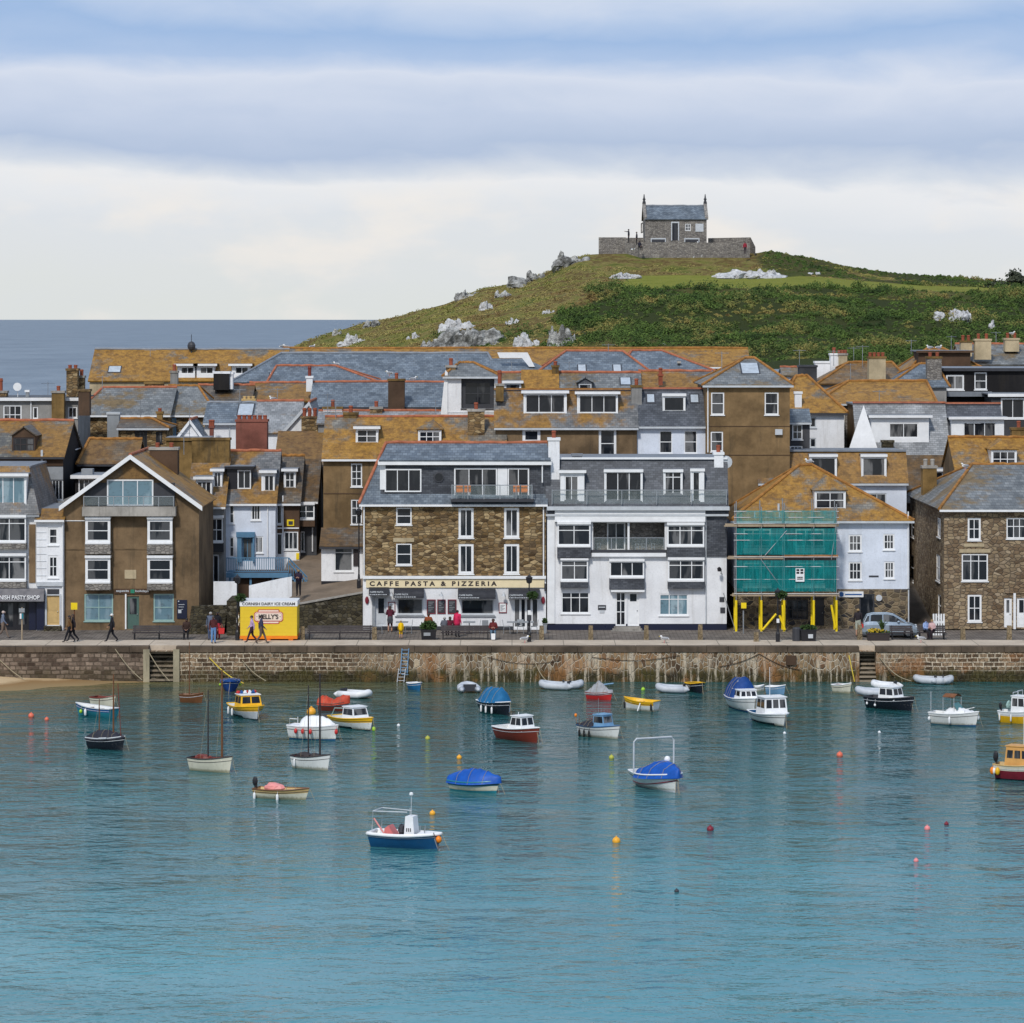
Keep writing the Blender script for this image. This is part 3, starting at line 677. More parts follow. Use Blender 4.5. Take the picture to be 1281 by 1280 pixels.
    for i in range(8):
        z = QZ-.12-i*.26; stp.box(sa[0], sa[1], YQ+1.55-i*.2-.28, YQ+1.6, z-.1, z); stp.box(sa[0], sa[1], YQ+1.55-i*.2-.2, YQ+1.62, z-.26, z-.1, 1)
    for i in range(9):
        z = QZ-.08-i*.24; stp.box(sb[0], sb[1], YQ+1.5-i*.18-.26, YQ+1.6, z-.1, z); stp.box(sb[0], sb[1], YQ+1.5-i*.18-.18, YQ+1.62, z-.24, z-.1, 1)
    stp.build('steps', [plaster('worn_step_stone', (.27,.22,.16), .3, .4), M['dstone']], root)
    for px in (183, 220.5):
        q = MB(); x = PX(px, YQ); q.box(x-.17, x+.2, YQ-.16, YQ+.1, -.6, QZ-.16); q.build('step_pier', plaster('pale_lichened_timber', (.33,.29,.2), .3, .6), root)
    q = MB(); q.box(PX(983,YQ), PX(996,YQ), YQ-.12, YQ, PZ(832,YQ), PZ(820,YQ)); q.build('outfall_pipe', M['dbrownw'], root)
quay()
# ------------------------------------------------------------------ the headland
def lut(tab):
    def f(x):
        if x <= tab[0][0]: return tab[0][1]
        for (a, b), (c, d) in zip(tab, tab[1:]):
            if x <= c: return b+(d-b)*(x-a)/(c-a)
        return tab[-1][1]
    return f
crest = lut([(150,520),(230,475),(300,453),(365,437),(412,417),(455,405),(487,400),(520,391),(557,381),(605,362),(650,354),(690,338),(720,322),(742,318),(800,317),(945,317),(960,314),(1000,321),(1050,331),(1100,340),(1180,347),(1250,352),(1330,356),(1500,370)])
mid = lut([(150,540),(300,470),(365,450),(450,428),(600,392),(700,370),(760,362),(850,361),(950,362),(1000,359),(1100,362),(1250,366),(1500,380)])
YC, YM = 420.0, 388.0
def hill_z(x, y, rough=True):
    px = CX+x*F/max(y, 300)
    c, m = crest(px), mid(px)
    zc, zm, zf = PZ(c, YC), PZ(m, YM), PZ(m+(88 if px > 700 else 40+48*max(0, min(1, (px-365)/335))), 338.0)
    zl = PZ(m+(c-m)*.34, 405.0)
    if y < 338: z = zf-(338-y)*.1
    elif y < YM: t = (y-338)/(YM-338); t = t*.4+.6*(t*t*(3-2*t)); z = zf+(zm-zf)*t
    elif y < 405: z = zm+(zl-zm)*(y-YM)/17
    elif y < YC: z = zl+(zc-zl)*(y-405)/15
    else: z = zc-(y-YC)*.02-max(0, y-436)**1.2*.12
    if rough:
        v = noise.noise(Vector((x*.09, y*.09, 0)))*.7+noise.noise(Vector((x*.3, y*.3, 3)))*.28
        k = 1.0 if px < 760 or y < YM-2 else .25
        if 735 < px < 950 and y > 412: k = .05
        z += v*k
    return z
def zone(x, y):
    """meadow, scrub amounts"""
    px = CX+x*F/y; n = noise.noise(Vector((x*.12, y*.12, 9)))
    e = noise.noise(Vector((x*.05, y*.05, 4)))
    me = 1.0 if (YM+.5+n*1.5 < y < 405+n*2 and 770+n*40 < px < 1250) else 0.0
    sc = 0.0
    lim = 690+max(0, (y-350))*1.4+n*60
    if y < YM+n*1.5 and px > lim: sc = 1.0-.6*max(0, e+n*.4-.18)*2
    if px > 950 and 405+n*3 < y < 424 and n > -.35: sc = .75
    if px > 1245 or (px > 1120 and y > 405): sc = max(sc, .9)
    if px < lim and y < 372 and n > .18: sc = max(sc, .45)
    return me, max(0.0, min(1.0, sc))
def headland():
    t = NT('hill_turf_and_heath'); p = t.pos(False)
    at = t.n('Attribute', attribute_name='meadow').outputs['Fac']; at2 = t.n('Attribute', attribute_name='scrub').outputs['Fac']
    n = t.noise(p, .22, 6, .65); f = t.noise(p, 1.8, 6, .75)
    k = t.ramp(n, [(.34, (.07,.09,.02)), (.43, (.16,.165,.038)), (.5, (.23,.19,.065)), (.56, (.13,.085,.034)), (.62, (.2,.18,.05)), (.68, (.09,.1,.025))])
    k = t.mix(.75, k, t.ramp(f, [(.3, .4), (.68, 1.2)]), 'MULTIPLY')
    k = t.mix(at2, k, (.035,.045,.014))
    g = t.ramp(t.noise(t.scale(p, (.3, 1.2, 1)), 1.0, 5, .6), [(.3, (.15,.17,.025)), (.7, (.24,.24,.05))])
    k = t.mix(at, k, g)
    t.bump(f, .7, .4); t.fin(k, .95, .1)
    x0, x1, y0, y1, st = -62.0, 80.0, 326.0, 470.0, .8
    nx, ny = int((x1-x0)/st), int((y1-y0)/st); vs = []; me_, sc_ = [], []
    for j in range(ny+1):
        for i in range(nx+1):
            x, y = x0+i*st, y0+j*st; vs.append((x, y, hill_z(x, y))); a, b = zone(x, y); me_.append(a); sc_.append(b)
    mb = MB(); mb.add(vs, [[j*(nx+1)+i, j*(nx+1)+i+1, (j+1)*(nx+1)+i+1, (j+1)*(nx+1)+i] for j in range(ny) for i in range(nx)])
    o = mb.build('grassy_hill', t.mat, kind='structure', smooth=True)
    for nm, arr in (('meadow', me_), ('scrub', sc_)):
        a = o.data.attributes.new(nm, 'FLOAT', 'POINT'); a.data.foreach_set('value', arr)
    # leaves of bracken, bramble and gorse; blades of rough grass
    def leafmat(name, stops):
        t = NT(name); n = t.noise(t.pos(False), .11, 6, .68); f = t.noise(t.pos(False), 2.6, 3, .7)
        k = t.ramp(n, stops); k = t.mix(.75, k, t.ramp(f, [(.3, .5), (.7, 1.5)]), 'MULTIPLY'); return t.fin(k, .85, .15)
    rnd = random.Random(3); lf = MB(); gr = MB()
    def bush(mb, c, r, h, n, s):
        for _ in range(n):
            a = rnd.uniform(0, 6.283); e = rnd.random()**.5; z = rnd.random()
            q = Vector((c[0]+math.cos(a)*r*e*(1-.5*z), c[1]+math.sin(a)*r*e*(1-.5*z), c[2]-.1+h*z*(1-.55*e*e)))
            u = Vector((rnd.gauss(0,1), rnd.gauss(0,1), rnd.gauss(0,.7))).normalized()*s*rnd.uniform(.6,1.3); w = u.orthogonal().normalized()*s*rnd.uniform(.5,.9)
            mb.poly([q-u*.5, q+w*.5, q+u*.5, q-w*.5])
    cnt = 0
    while cnt < 4700:
        x, y = rnd.uniform(-40, 74), rnd.uniform(336, 424); px = CX+x*F/y
        if px < 380 or px > 1310: continue
        if 735 < px < 955 and y > 408: continue
        me, sc = zone(x, y)
        if rnd.random() > sc: continue
        big = .35+1.7*max(0, noise.noise(Vector((x*.13, y*.13, 7)))+.2)
        if y > 405: big *= .4
        bush(lf, (x, y, hill_z(x, y)), rnd.uniform(.5, .95)*big+.2, rnd.uniform(.4, 1.15)*big, 64, .21); cnt += 1
    lf.build('hillside_scrub', leafmat('bracken_and_bramble_leaves', [(.36, (.025,.045,.014)), (.42, (.045,.08,.02)), (.47, (.09,.14,.03)), (.51, (.04,.07,.018)), (.55, (.1,.13,.035)), (.6, (.23,.2,.06)), (.65, (.16,.11,.04))]), kind='stuff')
    cnt = 0
    while cnt < 3600:
        x, y = rnd.uniform(-48, 60), rnd.uniform(340, 422); px = CX+x*F/y
        if px < 350: continue
        me, sc = zone(x, y)
        if me > .5 or sc > .5: continue
        if 735 < px < 955 and y > 412: continue
        bush(gr, (x, y, hill_z(x, y)), rnd.uniform(.5, 1.1), rnd.uniform(.15, .35), 16, .2); cnt += 1
    gr.build('rough_grass', leafmat('heath_grass_blades', [(.3, (.11,.135,.03)), (.44, (.2,.19,.05)), (.54, (.27,.22,.08)), (.62, (.17,.1,.04)), (.7, (.16,.17,.045))]), kind='stuff')
    # rocks
    def rockmat():
        t = NT('lichened_granite'); p = t.pos(); n = t.noise(p, .9, 6, .7); f = t.noise(p, 3.5, 6, .75)
        k = t.ramp(n, [(.34, (.1,.098,.09)), (.46, (.24,.24,.23)), (.54, (.46,.46,.44)), (.64, (.6,.6,.57))]); k = t.mix(.75, k, t.ramp(f, [(.3, .3), (.65, 1.1)]), 'MULTIPLY')
        t.bump(f, .9, .25); return t.fin(k, .95, .15)
    def palerock():
        t = NT('bleached_rock'); p = t.pos(); f = t.noise(p, 2.4, 6, .75); t.bump(f, .9, .2)
        return t.fin(t.ramp(f, [(.32, (.2,.2,.2)), (.48, (.5,.5,.5)), (.7, (.72,.72,.72))]), .95, .15)
    rk, pr = rockmat(), palerock()
    def rock(label, px, py, Y, wpx, hpx, mat=rk, dy=None, n=4, sd=1, name='rock_outcrop'):
        rr = random.Random(sd*77+3); c = P(px, py, Y); sx = wpx*Y/F/2; sz = hpx*Y/F
        mb = MB()
        for q in range(n if n == 1 else n*2):
            ox = 0 if n == 1 else rr.uniform(-.75, .75)*sx; rx = sx*(1 if n == 1 else rr.uniform(.16, .42)); rz = sz*rr.uniform(.45, 1.1)*(1-.35*abs(ox/sx)); ry = dy or max(.5, rx*.9)
            vs0 = len(mb.v); mb.ball((c.x+ox, Y+rr.uniform(-.3,.3)*ry, c.z-.1*sz), (rx, ry, rz), 0, 14, 10)
            for i in range(vs0, len(mb.v)):
                v = Vector(mb.v[i]); d = noise.noise(v*(.9/max(rx,.4))+Vector((sd*5.1,0,0)))*.5+noise.noise(v*(2.4/max(rx,.4)))*.25
                cc = Vector((c.x+ox, Y, c.z)); mb.v[i] = tuple(v+(v-cc)*d*1.5)
        o = mb.build(name, mat, None, (c.x, Y, c.z)); tag(o, label, 'rock', 'rocks on the headland')
    def find(px, py):
        y = 339.0
        while y < 419:
            if HZ+(CAMZ-hill_z(PX(px, y), y))*F/y <= py: return y
            y += .5
        return 418.0
    L = [('broad grey rock cluster low on the left flank of the hill', 588, 435, 352, 104, 24, rk, None, 9, 1),
         ('pale split boulder at the left end of the broad rock cluster', 540, 436, 350, 34, 15, rk, None, 2, 2),
         ('streaked pale rock running down beside the dark ivy on the hill foot', 656, 435, 352, 44, 17, pr, None, 4, 3),
         ('grey overhanging boulder above the slate roofs between green scrub', 700, 432, 352, 46, 24, rk, None, 4, 4),
         ('stepped rocky spine climbing the left shoulder of the hill', 608, 388, 396, 18, 16, pr, None, 6, 5),
         ('rounded dark boulder standing on the left skyline of the hill', 645, 357, 420, 27, 22, rk, None, 1, 6),
         ('low dark boulder next to the rounded one on the skyline', 670, 347, 420, 26, 10, rk, None, 2, 7),
         ('jagged skyline rocks just left of the chapel wall', 713, 331, 420, 50, 15, rk, None, 6, 8),
         ('flat skyline ledge of rock lower down the left slope', 583, 372, 419, 40, 10, rk, None, 4, 9),
         ('small grey rock on the skyline close above the sea horizon', 465, 409, 418, 22, 11, rk, None, 3, 10),
         ('lowest grey rock at the seaward end of the hill', 421, 419, 418, 20, 8, rk, None, 3, 11),
         ('flat pale slab in the grass above the orange roof ridge', 441, 431, 362, 40, 11, pr, None, 4, 12),
         ('white boulder leaning on the wall below the chapel', 873, 322, 411, 24, 17, pr, None, 2, 13),
         ('long bleached rock patch on the meadow below the chapel', 940, 347, 404, 96, 10, pr, 2.0, 9, 14),
         ('small bleached rock right of the long patch', 1018, 343, 406, 18, 4, pr, None, 2, 15),
         ('scattered white rocks in the grass left of the meadow', 782, 348, 403, 46, 6, pr, 1.2, 5, 16),
         ('white rock scar in dark scrub on the right of the hill', 1192, 399, 372, 46, 13, pr, 1.5, 6, 17),
         ('little pale stone just above the far roof ridge', 829, 431, 346, 9, 5, pr, None, 1, 18),
         ('slanting pale slab in the scrub at the right edge', 1240, 412, 350, 8, 14, pr, None, 1, 19),
         ('pale boulder by the path on the left slope', 517, 424, 362, 20, 9, pr, None, 3, 20),
         ('upper grey crag of the rocky shoulder above the broad rock cluster', 575, 412, 380, 52, 13, pr, None, 6, 22),
         ('dark rock ledge between the stepped spine and the skyline boulder', 628, 372, 400, 26, 9, rk, None, 4, 23),
         ('pale rock half buried in brown heath above the overhanging boulder', 640, 405, 372, 18, 8, pr, None, 3, 24),
         ('small pale stones in brown heath left of the scrub', 687, 392, 380, 16, 6, pr, None, 3, 21)]
    for l, px, py, Y, w, h, m, dy, n, sd in L:
        Y = find(px, py); rock(l, px, py, Y, w, h, m, dy, n, sd)
headland()
def hill_tree(label, px, pt, pb, Y, w, seed):
    rnd = random.Random(seed); c = P(px, pb, Y); h = (pb-pt)*Y/F; r = w*Y/F/2
    root = T('windswept_bush', label, 'bush', (c.x, Y, c.z), 'bushes at the right edge of the hill')
    tr = MB(); tr.tube([(c.x, Y, c.z-.6), (c.x+.1, Y, c.z+h*.3), (c.x-.2, Y, c.z+h*.7)], .16, 7, 0, .06)
    for a in range(5): tr.tube([(c.x, Y, c.z+h*.25), (c.x+math.cos(a*1.3)*r*.6, Y+math.sin(a*1.3)*r*.6, c.z+h*.7)], .07, 5, 0, .03)
    tr.build('trunk', M['wood'], root); lf = MB()
    for k in range(20):
        a = rnd.uniform(0, 6.28); e = rnd.random(); q0 = Vector((c.x+math.cos(a)*r*e*.8, Y+math.sin(a)*r*e*.8, c.z+h*rnd.uniform(.3, .95)*(1-.3*e)))
        for _ in range(70):
            q = q0+Vector((rnd.gauss(0,.28), rnd.gauss(0,.28), rnd.gauss(0,.2)))*r*.75
            u = Vector((rnd.gauss(0,1), rnd.gauss(0,1), rnd.gauss(0,1))).normalized()*rnd.uniform(.12,.3); w_ = u.orthogonal().normalized()*.16
            lf.poly([q-u, q+w_, q+u, q-w_])
    t = MATS.get('dull_bush_leaves') or plain('dull_bush_leaves', (.06,.07,.045), .8, .2, .5)
    lf.build('crown', t, root)
hill_tree('tall grey green windswept bush on the skyline at the right edge', 1268, 340, 372, 408, 34, 1)
hill_tree('lower bush spreading left of the tall skyline bush', 1245, 352, 372, 404, 26, 2)
hill_tree('dark bush below the tall skyline bush', 1275, 360, 388, 398, 36, 3)
# chapel on the summit
def chapel():
    Y = 420.0
    h = House('small grey granite chapel with slate roof and two finials on the hill top', 807, 884, 274, 305, Y, 6.4, 'gstone', 'chapel', 'chapel', grp=None)
    h.zb -= .6
    h.roofx(258.5, 'slate', run=3.2, ridge='lead', gutter=None, side=.05)
    h.w(841, 279, 848, 301, 1, 1, fm='black', sill=False, name='door'); h.w(857, 280, 864, 289, 3, 2, sill=False, bw=.05)
    h.side(False, 801.6, 279, 804, 291, 1, 1, fm='gstone', sill=False)
    h.box('door_arch', 839.5, 277.5, 849.5, 279.2, 0.003, .06, 'lgrey'); h.box('door_jamb', 839.5, 279.3, 840.8, 301, .003, .06, 'lgrey'); h.box('door_jamb', 848.2, 279.3, 849.5, 301, .003, .06, 'lgrey')
    h.box('stone_tablet', 870, 280, 880, 290, .003, .07, 'lgrey')
    for a in (814, 856): h.box('painted_bench_recess', a, 298, a+19, 303, .003, .05, 'lgrey'); h.box('painted_bench_recess', a+1.2, 299.5, a+17.8, 303, .051, .06, 'dark')  # raised flat panels; the dark one paints the shade inside a bench recess
    for X_ in (h.x0, h.x1):
        q = MB(); yr = Y+3.2; zr = h.rf[4]
        q.hexa([(X_-.2, Y-.1, h.ze-.1), (X_+.2, Y-.1, h.ze-.1), (X_+.2, yr, zr+.1), (X_-.2, yr, zr+.1), (X_-.2, Y-.1, h.ze+.25), (X_+.2, Y-.1, h.ze+.25), (X_+.2, yr, zr+.45), (X_-.2, yr, zr+.45)])
        q.hexa([(X_-.2, Y+6.5, h.ze-.1), (X_+.2, Y+6.5, h.ze-.1), (X_+.2, yr, zr+.1), (X_-.2, yr, zr+.1), (X_-.2, Y+6.5, h.ze+.25), (X_+.2, Y+6.5, h.ze+.25), (X_+.2, yr, zr+.45), (X_-.2, yr, zr+.45)])
        q.build('coping', M['gstone'], h.root)
        f = MB(); f.lathe((X_, yr, zr+.3), [(.24,0), (.2,.3), (.12,.45), (.2,.6), (.1,.8), (.05,1.25)], 8); f.build('finial', M['dgreyw'], h.root)
    h.finish()
    def low_wall(label, pts, th=.4):
        root = None; mb = MB(); o = P(*pts[0])
        for (a, ta, ya), (b, tb, yb), bb in [(p, q, r) for p, q, r in zip(pts, pts[1:], [None]*9)]:
            A, B = P(a, ta, ya), P(b, tb, yb)
            mb.hexa([(A.x, A.y, A.z-3), (B.x, B.y, B.z-3), (B.x, B.y+th, B.z-3), (A.x, A.y+th, A.z-3), A, B, (B.x, B.y+th, B.z), (A.x, A.y+th, A.z)])
        tag(mb.build('boundary_wall', M['gstone'], None, o), label, 'wall', 'walls round the chapel')
    low_wall('taller grey stone wall on the left of the chapel', [(749, 297, 421), (783, 297, 421)])
    low_wall('lower stone wall with people on it between the two chapel walls', [(783.2, 303.8, 420), (799.8, 305.5, 417.4)])
    low_wall('long low stone wall in front of the chapel', [(800, 303, 417), (938, 304, 417)])
    low_wall('back terrace wall of the chapel left of its gable', [(783.2, 297.5, 424), (806, 297.5, 424)])
    low_wall('stone wall behind and right of the chapel', [(886, 298, 423), (939, 297, 423), (945, 309, 418)])
chapel()
# ------------------------------------------------------------------ front row along the quay
def railing(h, a, b, c, d, out, posts=6, glass=True, mat='steel', name='balcony_railing', ret=True):
    fr = h.fr; u0, u1, v0, v1 = PX(a, h.Y), PX(c, h.Y), PZ(d, h.Y), PZ(b, h.Y); mb = MB()
    mb.fbox(fr, u0, u1, v1-.05, v1, out-.05, out)
    for i in range(posts+1): u = u0+(u1-u0-.05)*i/posts; mb.fbox(fr, u, u+.05, v0, v1-.05, out-.045, out-.005)
    if ret:
        for u in (u0, u1-.05): mb.fbox(fr, u, u+.05, v1-.05, v1, 0.02, out-.06)
    r = mb.build(name, M[mat], h.root)
    if glass: g = MB(); g.fbox(fr, u0+.06, u1-.06, v0+.06, v1-.07, out-.032, out-.02); g.build('glass_panel', M['rail'], r)
    return r

# A: pasty shop at the left edge
h = House('slate mansard shop house with a black pasty shop front at the left edge', -32, 45.3, 637, 790, 211, 9, 'whitew', 'shop', 'shop_house', low=(738, 'black'), grp=None)
h.roofx(585, 'lslate', prr=36, run=1.5, flat=True, ridge=None, gutter='grey')
h.dormer(-26, 594, 33, 633, 4, 1, mat='white', pm='bglass')
for t_, b_ in ((645, 678), (693, 726)):
    h.bay(-28, t_, 34, b_, .45, 3, 1, panel=b_+9, pmat='gstone', hs=[.78])
h.box('wall_strip', 36.5, 656, 44.5, 729, .003, .06, 'brown')
h.w(-28, 753, 18, 786, 3, 1, fm='black', sill=False); h.w(21, 753, 35, 783, 1, 1, fm='black', sill=False); h.box('shop_pillar', 36.5, 752, 45, 788, .003, .1, 'navy')
aw = MB(); y0 = h.Y
aw.hexa([(h.x0, y0-.9, PZ(751,211)), (PX(57,211), y0-.9, PZ(751,211)), (PX(57,211), y0-.32, PZ(751,211)), (h.x0, y0-.32, PZ(751,211)), (h.x0, y0-.62, PZ(735.5,211)), (PX(57,211), y0-.62, PZ(735.5,211)), (PX(57,211), y0-.32, PZ(735.5,211)), (h.x0, y0-.32, PZ(735.5,211))])
ao = aw.build('awning', M['navy'], h.root)
aw = MB(); text_mesh(aw, 'CORNISH PASTY SHOP', PX(20.5,211), PZ(746,211), y0-.905, PX(52,211)-PX(-11,211), .27, 0, .02); aw.build('lettering', M['white'], ao)
h.finish()
h = House('narrow white boarded house with a tan front door beside the pasty shop', 45.6, 79, 650, 790, 210.7, 8, 'whitew', 'house', grp=None)
h.roofx(638, 'olslate', run=1.6, flat=True, ridge=None)
h.w(60, 660, 73, 682, 1, 2, fw=.13); h.w(60, 695, 73, 723, 2, 2, fw=.13)
bd = MB()
for i in range(9): bd.box(h.x0+.01, PX(58,h.Y), h.Y-.03, h.Y, PZ(657+i*9,h.Y)-.02, PZ(657+i*9,h.Y))
bd.build('weatherboards', M['lgrey'], h.root)
h.box('moulding', 46, 728, 79, 733, .003, .16, 'lgrey')
h.door(58.5, 745, 74.5, 782, 'tan', surround='lgrey'); h.box('door_fanlight', 59, 737, 74, 743.5, .003, .05, 'dark'); h.box('door_step', 56, 783, 77, 790, .003, .5, 'dstone')
h.pipe(78.5, 650, 789, 'white'); h.box('shop_return', 45.8, 752, 56, 788, .003, .1, 'navy'); h.finish()

# C: brown gable house
h = House('brown pebbledash gable house with white bargeboards and a glazed balcony', 80, 249, 632, 790, 211, 10, 'brown', 'house', grp=None, low=(735, 'brown'))
h.roofy(164, 571, 'oslate', .5, 'white', 'fslate', sd=.25)
h.chim(187, 560, 222, 596, 218, 1.2, 'dbrownw', 2, ph=.3)
h.box('balcony_slab', 104.5, 633.5, 221, 645, .003, .75, 'concrete'); railing(h, 106, 620, 219, 633, .7, 6)
h.w(134, 600, 192, 633, 3, 1, off=.06, rec=.05, sill=False, pm='bglass'); h.box('dark_cladding', 106, 604, 133.5, 633, .003, .05, 'dark'); h.box('dark_cladding', 192.5, 604, 219, 633, .003, .05, 'dark')
for a in (107.5, 185):
    h.bay(a, 647, a+32, 679, .55, 1, 2, panel=692.5, pmat='gstone', fw=.16); h.bay(a, 695.5, a+32, 728, .55, 1, 2, panel=737.5, pmat='gstone', fw=.16)
h.box('string_course', 80, 687, 107, 688.2, .003, .03, 'brown'); h.box('string_course', 141, 686.5, 184, 687.8, .003, .03, 'brown'); h.box('stone_plaque', 156, 713, 170.5, 724, .003, .04, 'sandw')
h.w(105.5, 743, 141.5, 777, 2, 2, fm='sage', pm='bglass'); h.w(192, 743, 217.5, 777, 1, 2, fm='sage', pm='bglass')
h.door(159, 746, 174, 787, 'dsage', glass=.45, surround=None); h.box('door_post', 156.5, 743, 158.3, 787, .003, .08, 'white')
sg = h.box('shop_sign', 143, 736.5, 187, 742.5, .003, .1, 'dbrownw')
q = MB(); text_mesh(q, 'aspects', PX(153.5,211), PZ(739.6,211), 211-.105, .8, .17, 0, .02); q.build('lettering', M['lgrey'], sg)
q = MB(); text_mesh(q, 'holidays', PX(178,211), PZ(739.6,211), 211-.105, .85, .17, 0, .02); q.build('lettering', M['lgrey'], sg)
q = MB(); q.box(PX(163.5,211), PX(168.5,211), 211-.115, 211-.102, PZ(742,211), PZ(737.4,211)); q.build('sign_logo', plain('shop_green', (.02,.22,.13)), sg)
nb = h.box('chalkboard', 221.5, 750.5, 234, 774, .003, .06, 'navy'); q = MB()
for i in range(3): q.box(PX(223.5,211), PX(231-i,211), 211-.075, 211-.062, PZ(756+i*3,211)-.03, PZ(756+i*3,211))
q.ball(P(223.5, 752.5, 211-.07), .05); q.box(PX(223,211), PX(227,211), 211-.075, 211-.062, PZ(767,211), PZ(762,211)); q.build('chalk_marks', M['lgrey'], nb)
h.pipe(79.8, 650, 788, 'white', .1)
h.box('downpipe_branch', 80, 651, 106, 652, .003, .05, 'white')
h.finish()

# D: the terrace climbing away from the quay
h = House('tall narrow terrace cottage with a white triangular window dormer behind the gable house', 236, 280.5, 632, 770, 222, 8, 'greyw', low=None)
h.roofx(578, 'lslate', run=3.6, ridge='oridge')
h.dormer(245, 598, 265, 627, 3, 1, mat='white', win_px=(246, 602, 264.5, 626)); h.w(264, 613-8, 275, 606+3, 1, 1, off=.0, sill=False) if False else None
h.bay(263, 646, 280, 678, .5, 2, 2, panel=690, pmat='dgreyw'); h.w(266, 694, 274, 730, 1, 1, sill=False); h.dormer(266, 588, 278, 611, 2, 1, mat='white')
h.chim(240, 548, 287, 580, 225.4, 1.0, 'ochre', 0, 'ochre'); h.pipe(263, 634, 760, 'white'); h.finish()
h = House('white terrace cottage with a tall dusty blue doorway and black dormer', 281, 344.5, 628, 760, 223.3, 8, 'bluew')
h.roofx(566, 'lslate', run=4.2, ridge='ridge'); h.dormer(284, 585, 314.5, 614, 2, 1, mat='black', win_px=(297, 588, 314, 612), front='black'); h.dormer(327, 590, 343.5, 616, 2, 1, mat='white', win_px=(330, 594, 343, 615))
h.w(314, 630, 326, 651, 3, 1); h.w(319, 671, 329, 692, 3, 1); h.w(287, 631, 293, 655, 1, 2); h.w(287, 672, 293, 697, 1, 2)
h.w(303, 673, 316, 702, 2, 1, fm='doorblue', pm='glass', sill=False); h.box('blue_door_frame', 297, 667, 302.5, 703, .003, .3, 'doorblue'); h.box('blue_door_frame', 316.5, 667, 318.5, 703, .003, .3, 'doorblue'); h.box('blue_door_head', 296, 665.5, 319, 672, .003, .36, 'doorblue')
h.chim(295, 525, 334, 568, 228.2, 1.3, 'brick', 6, 'brick', ph=.28); h.pipe(335, 630, 697, 'white'); h.finish()
h = House('brown terrace cottage with white pipes and a framed yellow plaque', 344.8, 374.5, 628, 760, 225, 8, 'dbrownw', low=(690, 'whitew'))
h.roofx(572, 'bslate', run=4.0, ridge='oridge'); h.dormer(355, 588, 370, 612, 2, 2, mat='white')
h.w(345.8, 630, 353, 656, 1, 1); h.w(345.8, 667, 353.5, 695, 1, 1, sill=False, name='door'); h.w(355, 665, 373, 688, 3, 1)
q = h.box('framed_plaque', 359, 650, 368, 658, .003, .08, 'yellow'); h.box('plaque_panel', 361, 652, 366.5, 656.5, .081, .09, 'dark', q); h.box('yellow_notice', 371-.5-0, 692-0, 374.2, 700, .003, .05, 'yellow')
h.pipe(354, 620, 690, 'white'); h.box('string_course', 338, 660, 374, 661.5, .003, .06, 'white'); h.finish()
h = House('end terrace cottage with a white oriel window beside the sloping lane', 374.8, 396, 626, 760, 226.4, 8, 'dgreyw')
h.roofx(576, 'bslate', run=4.0, ridge=None); h.bay(372.5, 629, 394.5, 649, .7, 2, 2, panel=658, pmat='dbrownw')
h.w(376, 665, 381, 690, 1, 1); h.pipe(391, 660, 690, 'white'); h.finish()
h = House('dark rendered house with a lichen roof above the terrace cottages', 345, 404, 581, None, 234, 8, 'dgreyw')
h.roofx(541, 'fslate', run=4.2, ridge=None, gutter='dark'); h.w(389, 585, 396, 605, 1, 2, fm='lgrey'); h.w(399, 585, 403, 596, 1, 1, fm='lgrey'); h.pipe(385, 583, 640, 'lgrey'); h.finish()

# F: tall brown house behind the cafe
h = House('tall brown house with an orange lichen roof behind the left of the cafe', 404.5, 632, 573, 745, 224, 8.5, 'goldbrown')
h.roofx(523, 'oslate', run=4.2, ridge='ridge')
h.dormer(445, 535, 473, 555.5, 2, 2, mat='white', rmat='bslate'); h.dormer(523, 537, 552, 555, 3, 2, 'hip', mat='white', rmat='olslate', apex=(541, 526))
h.w(439, 580, 453, 609, 2, 3); h.w(439, 625, 453, 656, 2, 3); h.box('string_course', 405, 617, 455, 618, .003, .03, 'dbrownw')
h.chim(430, 516, 447, 533, 228, .9, 'ochre', 1, 'ochre'); h.chim(585, 512, 606, 550, 226.2, .9, 'rubble', 1); h.finish()
h = House('little white painted stone shop with a slate lean-to roof by the lane', 402, 455, 683, 735, 217.5, 5, 'whitew', 'shop', low=(727, 'black'), grp=None, zb=2.6)
h.roofx(662, 'bslate', run=2.0, back=False, ridge=None, gutter='dark'); h.w(418, 685, 441.5, 715, 1, 1, hs=[.82]); sgn = h.box('hanging_sign', 442, 687, 448, 708, .003, .08, 'dbrown'); h.finish()

# G: cafe
h = House('brown rubble stone cafe with white ground floor and dark awnings', 454, 683, 628, 788, 211, 9, 'rubble', 'cafe', 'cafe_building', low=(722, 'whitew'), grp=None)
h.roofx(556, 'slate', pl=483, run=4.0, ridge='ridge')
h.dormer(476, 577, 689, 620, win=False, mat='white', rmat='slate', front='hslate', ov=.06, style='flat')
Yd = h.slope_y(620)
fb = MB(); fb.box(PX(473,Yd), PX(690,Yd), Yd-.35, Yd-.02, PZ(581.5,Yd), PZ(575.5,Yd)); fb.build('fascia', M['white'], h.root)
rs = MB(); zt = PZ(575,Yd); rs.slab([(PX(474,Yd), Yd-.4, zt), (PX(689,Yd), Yd-.4, zt), (PX(685,Yd), 215.0, h.rf[4]+.08), (PX(484,Yd), 215.0, h.rf[4]+.08)], .1); rs.build('upper_roof', M['slate'], h.root)
D = 211-Yd
h.box('corner_boarding', 475, 582, 482, 613, D+.004, D+.03, 'white'); 
h.w(481, 587, 527, 616, 3, 1, off=D, rec=.0-.02, pm='glass', sill=False); q = MB(); q.lathe((0,0,0), [(.33,-.03),(.33,.03),(.25,.04),(.25,.0)], 20)
